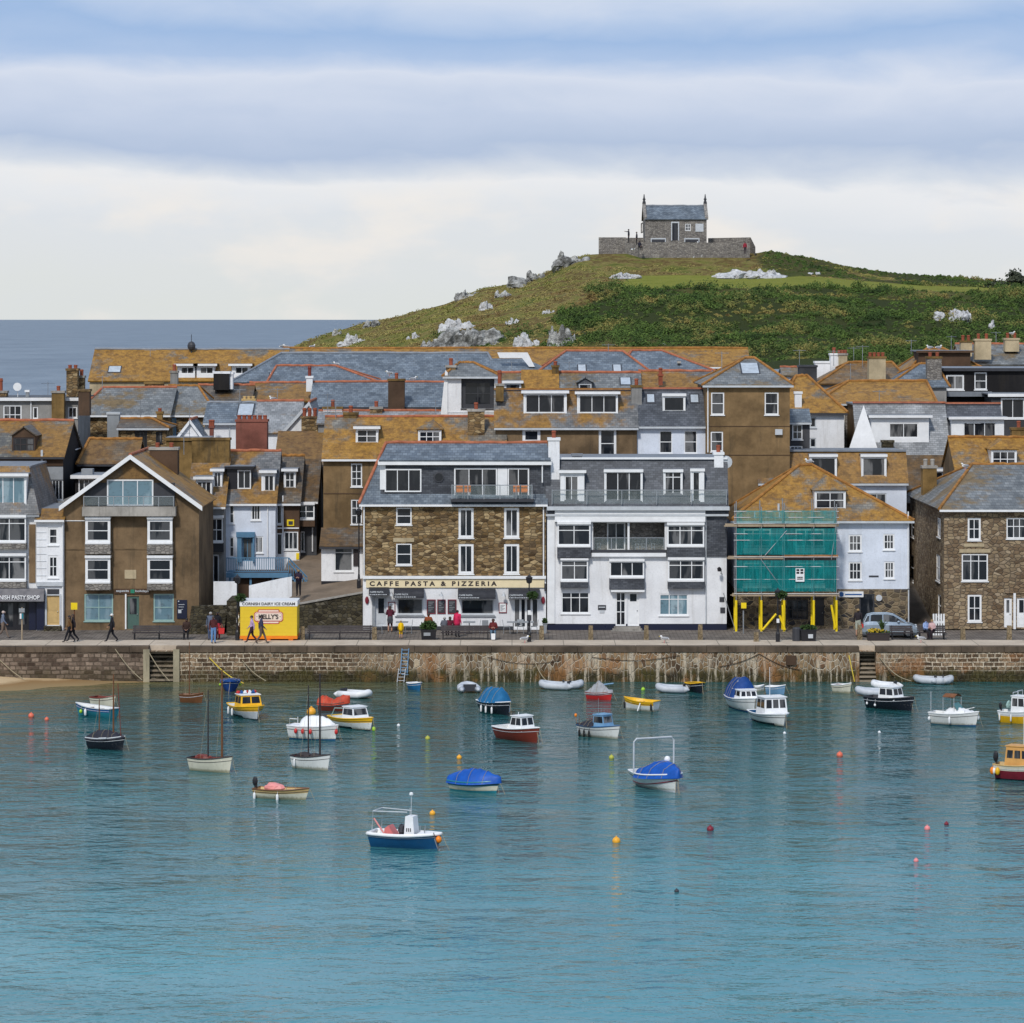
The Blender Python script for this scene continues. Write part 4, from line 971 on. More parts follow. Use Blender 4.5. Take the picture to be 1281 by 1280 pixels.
q.v = [(PX(549,Yd)+a, Yd-.02-c, PZ(597,Yd)+b) for a, b, c in q.v]; rw = q.build('round_window', M['dark'], h.root); q = MB(); q.lathe((0,0,0), [(.27,.03),(.27,.035)], 20); q.v = [(PX(549,Yd)+a, Yd-.02-c, PZ(597,Yd)+b) for a, b, c in q.v]; q.build('pane', M['glass'], rw)
h.w(568, 586, 622, 622, 3, 1, off=D, rec=-.02, sill=False); h.w(635, 586, 662, 622, 2, 1, off=D, rec=-.02, sill=False); h.box('door_pillar', 622.4, 586, 634.6, 622, D+.004, D+.09, 'white')
bl = MB(); bl.box(PX(564,211), PX(668,211), 210.35, 211.3, PZ(627,211)-.02, PZ(624,211)); bl.build('balcony_slab', M['dark'], h.root)
railing(h, 565, 606, 666, 624, .6, 5); h.pipe(678.5, 582, 604, 'white', D+.2)
for t_, b_ in ((635, 656.5), (680, 707)): h.w(495.5, t_, 515, b_, 1, 2)
for a in (573.5, 630.5):
    for t_ in (635.5, 680.5): h.w(a, t_, a+19, t_+37.5, 2, 1, fw=.15)
h.box('stone_lintel', 492, 673, 518, 678, .003, .04, 'sandw')
h.pipe(455.5, 628, 722, 'white', .08); h.pipe(680, 628, 724, 'white', .08)
sf = h.box('shop_fascia', 458, 724.5, 681, 735, .003, .1, 'cream'); h.box('shop_cornice', 454, 720.5, 683, 724, .003, .2, 'white')
q = MB(); text_mesh(q, 'C A F F E   P A S T A   &   P I Z Z E R I A', PX(542,211), PZ(730,211), 211-.105, PX(622,211)-PX(463,211), .3, 0, .035); q.build('lettering', M['dbrown'], sf)
def awning(h, a, b, t_, bt, wt):
    y0 = h.Y; u0, u1, zt, zb = PX(a,y0), PX(b,y0), PZ(t_,y0), PZ(bt,y0); mb = MB(); n = 5; pr = []
    for i in range(n+1): q = i/n*math.pi/2; pr.append((y0-.12-.7*math.sin(q), zb+.1+(zt-zb-.1)*math.cos(q)))
    pr += [(y0-.82, zb), (y0-.12, zb)]; k = len(pr)
    mb.add([(u0, y, z) for y, z in pr]+[(u1, y, z) for y, z in pr], [list(range(k)), list(range(2*k-1, k-1, -1))]+[[i, (i+1) % k, (i+1) % k+k, i+k][::-1] for i in range(k)])
    ob = mb.build('awning', M['awning'], h.root); q = MB(); text_mesh(q, 'CAFFE PASTA', u0+.07+wt/2, zb+.23, y0-.83, wt, .11, 0, .03)
    q.v = [(x, y+(-.0), z) for x, y, z in q.v]
    x = u0+.05
    rn = random.Random(int(a)); 
    while x < u0+wt*1.5 and x < u1-.15: w_ = rn.uniform(.05,.14); q.box(x, min(x+w_, u1-.1), y0-.835, y0-.822, zb+.045, zb+.095); x += w_+.035
    q.build('lettering', M['lgrey'], ob)
awning(h, 462, 486.5, 734.5, 744, .85); awning(h, 493, 530.5, 735, 747, .85); awning(h, 573, 620, 736, 748, .85); awning(h, 636, 675, 736, 748, .85)
h.w(497, 749, 529, 768.5, 1, 1, fm='lgrey', fw=.06); h.w(577, 750, 617.5, 768.5, 1, 1, fm='lgrey', fw=.06)
h.door(470, 746, 483.5, 783, 'lgrey', glass=.08); h.box('door_jamb', 465.5, 746, 469.5, 783, .003, .1, 'grey'); h.w(642, 748, 674, 786, 4, 1, fw=.1, bw=.14, sill=False)
h.box('plinth', 470, 783.5, 641, 787.5, .003, .1, 'dark'); h.box('window_ledge', 494, 770.5, 532, 771.6, .003, .1, 'grey'); h.box('window_ledge', 574, 770.5, 620, 771.6, .003, .1, 'grey')
for a, b, c, d, m_ in ((534, 750, 545, 768, 'dark'), (547, 750, 557.5, 768, 'dark'), (560, 750, 571, 768, 'dark'), (485.5, 753, 494.5, 766, 'white'), (624, 754, 634, 767, 'white')):
    mbp = h.box('menu_board', a, b, c, d, .003, .05, 'maroon'); h.box('menu_panel', a+1, b+1, c-1, d-1.2, .051, .058, m_, mbp); q = MB(); y = 211-.065
    for i in range(6): q.box(PX(a+2,211), PX(c-2.2,211)-.08*(i % 3), y-.004, y, PZ(b+3+i*(d-b-5)/6,211)-.03, PZ(b+3+i*(d-b-5)/6,211))
    q.build('menu_lines', M['grey'], mbp)
for px in (490, 552, 630):
    q = MB(); c = P(px, 741, 211); q.tube([c, c+Vector((0,-.35,.12)), c+Vector((0,-.45,-.05))], .02, 5); q.lathe((c.x, c.y-.45, c.z-.2), [(.14,0),(.1,.12),(.03,.16)], 10); q.build('wall_lamp', M['lgrey'], h.root)
for px in (459, 679.5):
    q = MB(); c = P(px, 751, 210.9); q.ball(c, (.12,.04,.24)); q.build('hanging_badge', M['maroon'], h.root)
h.box('wall_speaker', 680.8, 730, 683, 739, .003, .2, 'dark')
h.chim(686, 548, 700, 602, 211.6, 1.2, 'whitew', 1, 'white'); h.finish()

# H: white hotel
h = House('big white rendered hotel with dark mansard roof and slate-hung bays', 685, 909, 632, 791, 211, 10, 'whitew', 'hotel', 'hotel', low=(780.5, 'navy'), grp=None)
h.roofx(577, 'dslate', run=1.1, flat=True, ridge='white', gutter='lgrey')
Ys = 211.12
for args in ((757, 590, 803, 629, 3, 1), (831, 590, 853, 620, 2, 1)):
    pass
h.dormer(756, 589, 804, 630, 3, 1, mat='white', win_px=(757, 590, 803, 629.5), ov=.02); h.dormer(830, 589, 854, 621, 2, 1, mat='white', win_px=(831, 590, 853, 620.5), ov=.02, hs=[.8]); h.dormer(864, 588, 881, 630, 1, 1, mat='white', win_px=(866, 590, 876, 629.5), ov=.02)
h.dormer(701, 590, 731, 629, 2, 1, mat='white', rmat='mslate', win_px=(706, 595, 724, 628), ov=.1)
railing(h, 690, 612.5, 909, 631, .25, 5)
h.box('cornice', 684, 633.5, 912, 638, .003, .5, 'lgrey'); h.box('fascia_panel', 694, 638.3, 882, 652.5, .003, .32, 'white'); h.box('pilaster', 684.5, 640, 694, 780, .003, .09, 'white')
h.bay(697, 653.5, 739, 683, .4, 2, 1, panel=698, pmat='hslate', hs=[.74]); h.bay(701, 698.5, 736, 726.5, .35, 2, 1, panel=735, pmat='hslate', hs=[.76]); h.w(702, 740.5, 737.5, 767.5, 3, 1, hs=[.76]); 
h.bay(834, 654.5, 881, 683, .4, 3, 1, panel=697.5, pmat='hslate', hs=[.76]); h.bay(835, 698, 881, 726, .4, 3, 1, panel=736, pmat='hslate', hs=[.76]); h.w(824.5, 743, 861, 770, 3, 1, hs=[.78], pm='bglass')
h.fh.append((PX(742,211), PX(831.5,211), PZ(691,211), PZ(654,211)))
q = MB(); q.wall(lambda u, v, w: (u, 212.3-w, v), PX(741.5,211), PX(832,211), PZ(692,211), PZ(653,211), []); 
for xx in (PX(742,211), PX(831.5,211)): q.poly([(xx,211.14,PZ(692,211)), (xx,212.3,PZ(692,211)), (xx,212.3,PZ(653,211)), (xx,211.14,PZ(653,211))])
q.poly([(PX(742,211),211.14,PZ(691,211)), (PX(831.5,211),211.14,PZ(691,211)), (PX(831.5,211),212.3,PZ(691,211)), (PX(742,211),212.3,PZ(691,211))]); q.poly([(PX(742,211),211.14,PZ(654,211)), (PX(831.5,211),211.14,PZ(654,211)), (PX(831.5,211),212.3,PZ(654,211)), (PX(742,211),212.3,PZ(654,211))])
q.build('recessed_balcony', M['gstone'], h.root)
h.w(760, 655, 783, 690, 2, 1, off=-1.2, rec=-.01, sill=False); h.box('balcony_post', 785, 654, 787.5, 691, -.1, .02, 'white')
q = MB(); 
for a in (747, 795, 803, 815): q.tube([P(a, 690, 211.6), P(a, 680, 211.6), P(a+4, 680, 211.6), P(a+4, 690, 211.6)], .03, 5); q.box(PX(a,211.6), PX(a+4,211.6), 211.55, 211.8, PZ(685,211.6), PZ(684,211.6))
q.build('balcony_seats', M['grey'], h.root); railing(h, 742.5, 672.5, 831, 690.5, -.02, 4, ret=False)
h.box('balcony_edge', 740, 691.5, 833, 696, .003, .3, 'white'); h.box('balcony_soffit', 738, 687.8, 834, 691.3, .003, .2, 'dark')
h.bay(762, 700, 806, 722, .4, 3, 1, panel=737, pmat='hslate')
h.door(785, 740.5, 799.5, 783, 'white', glass=.72); h.w(770, 740.5, 783, 783, 2, 1, hs=[.4, .75], sill=False); h.box('door_hood', 764, 737.5, 806, 740, .003, .45, 'white')
st = MB()
for i in range(3): st.box(PX(768-i*2,211), PX(801+i*2,211), 211-.3-.3*i, 211.0, h.zb, PZ(783.5+i*2.4,211))
st.build('door_steps', M['concrete'], h.root)
sp_ = h.box('name_plaque', 748, 757, 758, 763, .003, .04, 'dark'); h.box('plaque_text', 749, 759, 757, 760.3, .041, .046, 'lgrey', sp_); h.box('small_notice', 750, 764, 756, 767, .003, .03, 'lgrey')
h.box('slate_hung_end', 884, 640, 909, 696.5, .003, .08, 'hslate'); h.pipe(883, 640, 780, 'lgrey', .06); h.box('notice', 900, 747, 906, 753, .003, .04, 'dark'); h.box('notice', 901, 760, 907, 767, .003, .04, 'dark')
q = MB(); c = P(902, 718, 211); q.tube([c, c+Vector((0,-.3,.3)), c+Vector((-.15,-.6,.45))], .025, 6); q.lathe((c.x-.15, c.y-.6, c.z+.2), [(.1,0),(.13,.2),(.03,.28)], 8); q.build('wall_lantern', M['black'], h.root)
h.chim(893.5, 566, 905, 632, 211.9, 1.0, 'whitew', 1, 'white'); h.chim(716, 568, 728, 580, 214, .8, 'dgreyw', 0, 'lead')
q = MB(); c = P(908, 578, 212.2); q.lathe((0,0,0), [(.02,0),(.25,.05),(.4,.16)], 16); q.v = [(c.x+a, c.y-cc, c.z+b) for a, b, cc in q.v]; q.tube([c, c+Vector((-.3,.2,-.2))], .03); q.build('satellite_dish', M['lgrey'], h.root)
h.finish()

# I: white house with scaffold
h = House('white corner house with orange hipped roof, half hidden by green scaffold netting', 919, 1137.5, 649, 791, 212, 9, 'bluew', 'house', low=(737, 'bstone'), grp=None)
h.roofx(584, 'oslate', pl=1000, prr=1016, run=4.5, ridge='oridge', gutter='lgrey', ov=.3)
h.dormer(1019, 613, 1058, 638, 2, 2, 'hip', mat='white', rmat='oslate', apex=(1036, 596))
h.box('dark_render', 920, 651, 1047, 736.5, .003, .02, 'dgreyw')
for a, b, c_ in ((930, 964, 3), (995, 1031, 3)):
    h.w(a, 662, b, 684, 3, 1, fm='sage', off=.13, sill=False); h.w(a, 704, b, 728, 3, 1, fm='sage', hs=[.75], off=.13, sill=False); h.box('window_apron', a-1, 685, b+1, 692, .021, .2, 'sage'); h.box('window_apron', a-1, 729, b+1, 735.5, .021, .2, 'sage')
for a, b, t_, bt in ((1061.5, 1078, 669, 690), (1105, 1119, 668, 688), (1061.5, 1078, 703, 726), (1106, 1119, 702.5, 724)): h.w(a, t_, b, bt, 3, 2, fw=.1)
h.w(984, 750, 1011, 775, 4, 2, fm='black', sill=False, pm='glass'); h.door(1020, 748, 1031, 783, 'black'); h.box('shop_fascia', 962, 742, 1034, 748, .003, .1, 'dbrown')
h.w(1075, 743, 1094, 787, 1, 1, fm='dark', sill=False); s1 = h.box('shop_sign', 1049, 740, 1080, 747, .003, .1, 'white'); q = MB(); c = P(1052.5, 743.5, 211.88); q.lathe((0,0,0), [(.15,0),(.15,.02)], 16); q.v = [(c.x+a, c.y-cc, c.z+b) for a, b, cc in q.v]; q.box(PX(1057,212), PX(1078,212), 211.885, 211.897, PZ(744.4,212), PZ(742.8,212)); q.build('sign_emblem', M['blue'], s1)
q = MB(); c = P(1099.5, 748, 211.95); q.lathe((0,0,0), [(.2,0),(.2,.06)], 16); q.v = [(c.x+a, c.y-cc, c.z+b) for a, b, cc in q.v]; q.build('round_sign', M['lgrey'], h.root)
h.box('name_plate', 1087, 720, 1099, 722, .003, .03, 'dark'); h.pipe(1136.5, 738, 790, 'lgrey'); h.pipe(1136, 640, 736, 'white')
for px in (944, 975): h.pipe(px, 610+30, 650, 'lgrey')
q = MB(); c = P(974, 637, 212.6); q.tube([c+Vector((0,0,-.4)), c+Vector((0,0,.35))], .07, 8); q.build('roof_vent', M['lgrey'], h.root)
h.chim(930, 634, 938, 652, 215, .5, 'dgreyw', 0); h.finish()

# J: stone house at the right
h = House('large granite house with a slate hipped roof and white sash windows at the right edge', 1181, 1320, 637, 787, 211, 18, 'rubble2', 'house', grp=None)
h.roofx(583, 'mslate', pl=1216, run=9, ridge='oridge', gutter='white', ov=.35)
h.w(1210.5, 648, 1227, 676, 2, 2, fw=.12); h.w(1259, 648, 1292, 674, 4, 1, hs=[.6]); h.w(1203, 693, 1236, 727, 3, 1, hs=[.76]); h.w(1210.5, 744, 1228, 778, 2, 2, fw=.12)
h.door(1256, 748, 1266, 785, 'white', glass=.5); h.door(1272, 748, 1284, 785, 'white', glass=.5); h.box('door_pilaster', 1267.5, 742, 1270.5, 787, .003, .12, 'white'); h.box('door_lintel', 1254, 738, 1300, 742, .003, .1, 'rubble2'); h.box('window_lintel', 1200, 687, 1239, 691.5, .003, .05, 'sandw'); h.box('window_lintel', 1206, 680, 1231, 684, .003, .05, 'sandw')
for a in (1139, 1172): 
    h.side(False, a+.5, 648, a+4.5, 672, 1, 2); h.side(False, a+.5-1.5, 694, a+5.5-1.5, 727, 1, 2); h.side(False, a+1, 744, a+5, 772, 1, 2)
h.chim(1154.5, 583, 1172, 655, 222, 1.0, 'ochre', 2, 'concrete', 'concrete'); h.finish()
q = MB(); q.tube([P(1163, 637, 219.5), P(1163, 775, 219.5)], .06, 8)
# ------------------------------------------------------------------ second row and behind
h = House('tall golden brown rendered house with a pyramid roof behind the hotel', 883, 988, 482, None, 226, 10, 'goldbrown')
h.roofx(450, 'mslate', pl=932, prr=944, run=5, ridge='oridge', gutter='lgrey')
h.skylight(926, 456, 950, 470); h.w(889.5, 491, 906, 519, 1, 2); h.w(956.5, 491, 974, 519, 1, 2); h.w(889, 540, 904.5, 565, 1, 2); h.box('wall_vent', 969.5, 537, 978.5, 544, .003, .2, 'lgrey'); h.box('string_course', 884, 533, 988, 533.8, .003, .03, 'dbrownw'); h.box('string_course', 884, 569, 988, 569.8, .003, .03, 'dbrownw')
h.pipe(885.5, 485, 566, 'white'); h.finish()
h = House('white rendered house with scaly slate roof and two skylights beside the brown house', 797, 882.6, 531, None, 226.6, 8, 'bluew')
h.roofx(489, 'dslate', run=2.6, ridge='ridge', flat=True, gutter='lgrey'); h.dormer(829, 494, 857.5, 516, 1, 1, mat='white', ov=.03); h.skylight(808, 494.5, 820, 507); h.skylight(862.5, 495, 875, 507)
h.w(825, 539, 841, 567, 1, 2, fw=.06); h.w(856, 539, 872, 567, 1, 2, fw=.06); h.chim(790, 482, 803, 525, 228, .9, 'greyw', 1, 'ochre'); h.finish()
h = House('long brown house with two wide white dormers above the cafe', 620, 796.6, 533, None, 226.3, 8, 'brown')
h.roofx(490, 'lslate', run=2.8, ridge='oridge', flat=True, gutter='lgrey'); h.dormer(655, 490.5, 709, 519, 3, 1, mat='white', front='white', win_px=(657, 493, 707, 517)); h.dormer(722, 491.5, 773, 519, 3, 1, mat='white', front='white', win_px=(724, 494, 772, 517), rmat='bslate')
h.w(653.5, 536, 676, 554, 1, 1, fw=.2); h.w(749, 536, 771, 574, 1, 2, fw=.16); h.chim(620, 480, 630, 502, 227.5, .8, 'ochre', 1, ph=.9); h.finish()
h = House('back house with yellow lichened corrugated roof and a tiny dormer', 622, 802, 500, None, 240, 8, 'greyw')
h.roofx(468, 'mslate', run=3.6, ridge='ridge', gutter=None); h.dormer(723, 478, 741, 490, 1, 1, 'gable', mat='dslate', rmat='mslate', fm='lgrey'); h.dormer(631, 478, 652, 490, 1, 1, mat='white'); h.skylight(775, 474, 790, 484)
Yd = h.slope_y(484); cr = MB()
for i in range(5): y0 = h.slope_y(488-i*4); cr.slab([(PX(652,240), y0, PZ(488-i*4,y0)), (PX(700,240), y0, PZ(488-i*4,y0)), (PX(700,240), y0+.5, PZ(488-i*4,y0)+.42), (PX(652,240), y0+.5, PZ(488-i*4,y0)+.42)], -.16)
cr.build('corrugated_sheets', M['oslate'], h.root); h.chim(690.5, 457, 699, 478, 243, .7, 'ochre', 1, 'ochre', ph=.3); h.finish()
h = House('lichened back house with a short terracotta chimney pot left of the pyramid roof', 803, 892, 500, None, 240.5, 8, 'greyw')
h.roofx(466, 'lslate', run=3.8, ridge='ridge', gutter=None); h.chim(824, 468, 829, 482, 241.5, .5, 'pot', 1, 'pot'); h.finish()
h = House('wide slate hipped house with two skylights below the hill', 668, 818, 472, None, 256, 10, 'greyw')
h.roofx(441, 'slate', pl=708, prr=779, run=5.5, ridge='ridge', gutter=None); h.skylight(722, 458, 734, 468); h.skylight(766, 458, 778, 467); h.aerial(761, 430, 442, 261.4); h.finish()
h = House('grey slate house with red hip lines left of the broad orange roof end', 775, 905, 470, None, 264, 10, 'whitew')
h.roofx(440.5, 'slate', pl=790, prr=828, run=5.5, ridge='ridge', gutter=None); h.chim(848, 452, 851, 462, 266, .3, 'black', 0); h.finish()
h = House('white attic house with a dark framed balcony window and small hipped roof', 558, 622, 471, None, 234, 7, 'whitew')
h.roofx(455.5, 'mslate', pl=575, prr=592, run=2.5, ridge='oridge', gutter='lgrey'); h.w(577, 474, 618.5, 511, 2, 2, fm='dark', pm='glass', fw=.3, rec=.3)
q = MB(); a = P(562, 460, 233.9); q.add([P(551,522,233.9), P(560,522,233.9), P(560,466,233.9), P(557,463,233.9), P(551,522,234.3), P(560,522,234.3), P(560,466,234.3), P(557,463,234.3)], [[0,1,2,3],[7,6,5,4],[0,4,5,1],[1,5,6,2],[2,6,7,3],[3,7,4,0]]); q.build('gable_parapet', M['white'], h.root)
bb = MB()
for i in range(4): bb.box(h.x0+.1, h.x1-.1, 233.96, 234, PZ(516+i*4,234)-.02, PZ(516+i*4,234))
bb.build('weatherboards', M['lgrey'], h.root); h.chim(558, 457, 570, 478, 235, .8, 'rubble', 1, ph=.5); h.finish()
h = House('slate house with half lichened roof and broad brown chimney stack', 389, 562, 509, None, 256, 8, 'dbrownw')
h.roofx(479.5, 'slate', run=4.2, ridge='ridge', gutter='dark'); h.chim(485.5, 474, 506, 512, 255.2, 1.1, 'dbrownw', 1, 'ochre'); h.w(517, 512, 531, 519, 3, 1); h.finish()
h = House('low lichened house with a white chimney and leaning cowl', 309, 391, 502, None, 260, 8, 'greyw')
h.roofx(480.5, 'olslate', run=4, ridge='ridge', gutter=None); h.chim(383, 470.5, 391, 490, 259.8, .7, 'whitew', 1, 'white', 'brownred', ph=.8); h.finish()
h = House('very long dark slate roof with pale streaked ridge below the hill', 292, 625, 478, None, 275, 11, 'dgreyw', 'hall', 'hall')
h.roofx(443.5, 'slate', pl=352, prr=610, run=6.0, ridge='lead', gutter=None); h.skylight(336, 468, 346, 477); h.finish()
h = House('dark slate hipped wing with terracotta hip lines in front of the long slate roof', 336, 480, 482, None, 268, 8, 'dgreyw')
h.roofx(459.5, 'slate', pl=346, prr=420, run=4, ridge='ridge', gutter=None); h.finish()
h = House('slate dormer house with white triangular verge below the hill rocks', 606, 700, 470, None, 262, 8, 'whitew')
h.roofx(450, 'slate', pl=616, prr=655, run=4, ridge=None, gutter=None); q = MB(); yv = 263.5
q.add([P(622,441,yv), P(660,441,yv), P(669,459,yv), P(662,459,yv), P(653,448,yv), P(625,448,yv), P(622,441,yv+.4), P(660,441,yv+.4), P(669,459,yv+.4), P(662,459,yv+.4), P(653,448,yv+.4), P(625,448,yv+.4)], [[0,5,4,1],[1,4,3,2],[6,7,10,11],[7,8,9,10],[0,1,7,6],[1,2,8,7],[2,3,9,8],[3,4,10,9],[4,5,11,10],[5,0,6,11]]); q.build('dormer_verge', M['white'], h.root); h.finish()
h = House('very long orange lichened roof forming the far skyline of the town', 352, 938, 459, None, 305, 9, 'whitew', 'terrace', 'terrace_house')
h.roofx(437, 'oslate', run=4.2, ridge='oridge', gutter='white'); h.aerial(240, 424, 438, 309) if False else None; h.w(880, 460.5, 890, 464, 2, 1); h.w(893, 460.5, 903, 464, 2, 1); h.finish()
h = House('broad orange roofed house with white cheeked dormers against the sea', 112, 356, 476, None, 286, 9, 'sandw', 'house')
h.roofx(438.5, 'oslate', run=4.5, ridge='lead', gutter=None); h.skylight(135, 459.5, 152, 468)
for a in (222, 246, 290): h.dormer(a, 456.5, a+22, 474, 2, 1, mat='white', rmat='fslate', win_px=(a+4, 459, a+21, 468), ov=.25)
q = MB(); c = P(239.5, 433, 290); q.ball(c, (.35,.35,.42)); q.tube([c, c+Vector((0,0,1.0))], .03, 5); q.tube([c+Vector((0,0,-.6)), c], .06, 6); q.build('vent_cowl', M['dark'], h.root); h.aerial(188, 437, 446, 288); h.finish()
# far left
h = House('dark timbered house with a gabled dormer at the left edge', -40, 79, 571, 625, 221.5, 9.5, 'blackw')
h.roofx(528, 'olslate', run=4.7, ridge='ridge', gutter='dark'); h.dormer(15, 545, 44, 566, 3, 2, 'gable', mat='dbrownw', rmat='bslate', fm='dbrown', apex=(30, 533)); h.box('brown_boarding', -30, 572, 79, 583, .003, .04, 'dbrownw'); h.box('grey_boarding', 57, 584, 79, 600, .003, .05, 'grey'); h.w(60, 600, 79, 626, 4, 1, fm='lgrey'); h.box('flue_pipe', 51.5, 563, 54, 584, .05, .2, 'lgrey')
h.side(True, 94, 543, 100, 561, 1, 1); h.finish()
h = House('flat roofed grey boarded house with white windows above the dark timbered house', -40, 97.5, 499, None, 240, 7, 'greyw')
h.flat(499, 'black', fascia='white'); h.w(4, 507, 27, 531, 3, 2); h.w(41, 509, 47.5, 524, 1, 1); h.w(85, 509, 96.5, 523, 2, 1); h.pipe(39, 502, 535, 'white')
h.chim(64.5, 489, 80, 545, 238.5, .8, 'ochre', 1, ph=.35); h.chim(83, 461, 97, 500, 242, 1.0, 'rubble', 2, 'rubble', ph=.25); h.chim(97.5, 470, 105, 500, 243, .8, 'rubble', 1); h.chim(98, 487, 112, 520, 238, .9, 'dbrownw', 0, 'rubble'); h.chim(-8, 489, 8, 502, 242, .9, 'rubble', 1, ph=.9)
q = MB(); c = P(22, 484, 241); q.lathe((0,0,0), [(.02,0),(.2,.05),(.3,.14)], 16); q.v = [(c.x+a, c.y-cc, c.z+b) for a, b, cc in q.v]; q.tube([c, c+Vector((0,.1,-.8))], .03); q.build('satellite_dish', M['white'], h.root)
h.chim(32, 488, 36, 499, 241, .3, 'grey', 0, 'white'); h.finish()
h = House('low black walled house with a small orange roof behind the gable house', 101, 170, 580, None, 227, 6, 'blackw')
h.roofx(551, 'fslate', pl=112, run=3, ridge='oridge', gutter='dark'); h.finish()
h = House('small flat roofed white extension with glazed corner by the gable house', 94, 132, 596, 640, 222, 3.5, 'blackw', 'extension', 'extension')
h.flat(596, 'lead', fascia='white'); h.w(98, 599, 118, 622, 3, 1, sill=False); h.box('roof_box', 101, 587, 115, 594, -1.2, -.3, 'grey'); h.finish()
h = House('stone house with grey hipped roof and a thick terracotta hip at the left', 97, 212, 519, None, 250, 8, 'rubble')
h.roofx(486.5, 'mslate', pl=129, run=4.5, ridge='ridge', gutter='white'); h.chim(128+6, 516, 149, 550, 246.5, .8, 'grey', 0, 'lgrey'); h.chim(181, 478, 204, 496, 254.5, 1, 'rubble', 0, 'ochre'); h.chim(213, 464, 222, 490, 256, .8, 'greyw', 1, ph=.5); h.finish()
h = House('grey lichened slate house with a pale blue sash window', 205, 268, 519, None, 251.5, 8, 'rubble')
h.roofx(484.5, 'mslate', prr=248, run=4.5, ridge='oridge', gutter='white'); h.w(211, 523, 220.5, 546, 1, 2, fm='ltblue', pm='bglass'); h.chim(194+2, 515, 203, 540, 247, .6, 'ochre', 1, 'ochre', ph=.25); h.finish()
h = House('brown slate house with a black and white chimney block', 243, 312, 508, None, 257, 8, 'greyw')
h.roofx(483.5, 'bslate', run=4.2, ridge='ridge', gutter='lgrey'); h.chim(267, 465, 287, 488, 259, 1.2, 'blackw', 0, 'whitew'); h.chim(287, 466, 291, 487, 259.2, 1.0, 'whitew', 0, 'whitew'); h.chim(303, 499, 319, 508, 256, .6, 'tan', 3, 'tan', 'tan', ph=.2); h.finish()
h = House('low stone cottage with a dark open doorway under a slate hip', 148, 208, 536, None, 243.5, 6, 'rubble')
h.roofx(525.5, 'bslate', prr=190, run=2.4, ridge='oridge', gutter='lgrey'); h.w(168.5, 539.5, 184, 560, 2, 1, fm='black', sill=False); h.w(195, 540, 203, 554, 2, 1, fm='black'); h.finish()
h = House('small white gabled outhouse with slate sides', 220, 255, 550, None, 241, 5, 'whitew', 'outhouse')
h.roofy(238, 527, 'slate', .2, 'white', None, 'ridge', sd=.1); h.finish()
h = House('ochre lichened garden building below the small white gable', 208, 262, 549, None, 239.2, 3, 'ochre', 'outhouse')
h.flat(549, 'lead', fascia='ochre', ov=.05); h.aerial(237, 503, 549, 239.4); h.finish()
h = House('white house with dark slate roof and big skylight', 256, 322, 529, None, 245, 7, 'whitew')
h.roofx(505.5, 'slate', run=3.4, ridge='dark' if False else 'lead', gutter='lgrey'); h.skylight(297, 507, 318, 522); h.pipe(287, 530, 560, 'lgrey'); h.chim(262, 533, 267, 553, 243.5, .4, 'brick', 2, 'brick'); h.finish()
h = House('pale slate roofed house with terracotta ridge beside the white gable', 318, 374, 541, None, 243, 8, 'whitew')
h.roofx(503.5, 'pslate', run=4, ridge='ridge', gutter=None); h.finish()
h = House('steep white gable end of a slate house in the middle of the old town', 354, 401, 541, None, 242.4, 8, 'whitew')
h.roofy(387, 504.5, 'pslate', .2, 'lgrey', None, 'ridge', sd=.12); h.chim(377, 521, 397, 545, 241, .8, 'rubble', 3, 'rubble', ph=.6); h.finish()
h = House('low slate roof with brick ridge and small chimney right of the white gable', 398, 560, 530, None, 238, 7, 'greyw')
h.roofx(516, 'pslate', run=2.6, ridge='ridge', gutter=None); h.chim(404, 509, 428, 524, 240.5, .8, 'whitew', 1, 'ochre', ph=.5); h.chim(463, 509, 478, 522, 240, .7, 'rubble', 1, ph=.4); h.finish()
# right
h = None
h = House('white house with mansard attic and tall lichen patches behind the scaffold house', 950, 1134, 600, None, 226, 8, 'bluew')
h.roofx(567, 'lslate', run=1.3, ridge='dark' if False else 'lead', flat=True, gutter='lgrey'); h.dormer(1013, 570, 1047, 598, 1, 1, mat='white', ov=.04); h.dormer(1077.5, 570, 1109, 598, 1, 1, mat='white', ov=.04); h.dormer(950, 570, 957, 596, 1, 1, mat='white', ov=.04); h.w(1085, 617, 1109, 645, 2, 2, fm='lgrey')
h.box('black_pipe', 945+6, 602, 953, 625, .02, .15, 'black'); h.finish()
h = House('grey stone house with cream return wall and orange hipped roof', 1023, 1168, 505, None, 245, 9, 'gstone')
h.roofx(478.5, 'oslate', pl=1062, prr=1159, run=4.5, ridge='oridge', gutter='lgrey'); h.w(1037.5, 511, 1042.5, 536, 1, 2); h.w(1051, 511, 1056.5, 537, 1, 2); h.w(1037.5, 549, 1042.5, 566, 1, 1); h.w(1051, 549, 1056.5, 566, 1, 1)
h.box('white_return_wall', 1023, 506, 1034, 572, .003, .12, 'white'); h.w(1028, 511, 1033, 530, 1, 2, off=.13, rec=0); h.w(1028, 543, 1033, 560, 1, 2, off=.13, rec=0)
h.box('cross_gable', 1100, 500, 1101, 501, 0.01, .02, 'grey') if False else None
q = MB(); yv = h.Y; q.slab([(PX(1062,yv), yv-.27, h.ze), (PX(1113,yv), yv-.27, h.ze), (PX(1083,247.5), 249, PZ(480,249))], .1); q.build('cross_hip', M['oslate'], h.root); h.finish()
h = House('pale slate mansard house with white gable wall and white framed dormer', 1074, 1187, 567, None, 237, 8, 'brown')
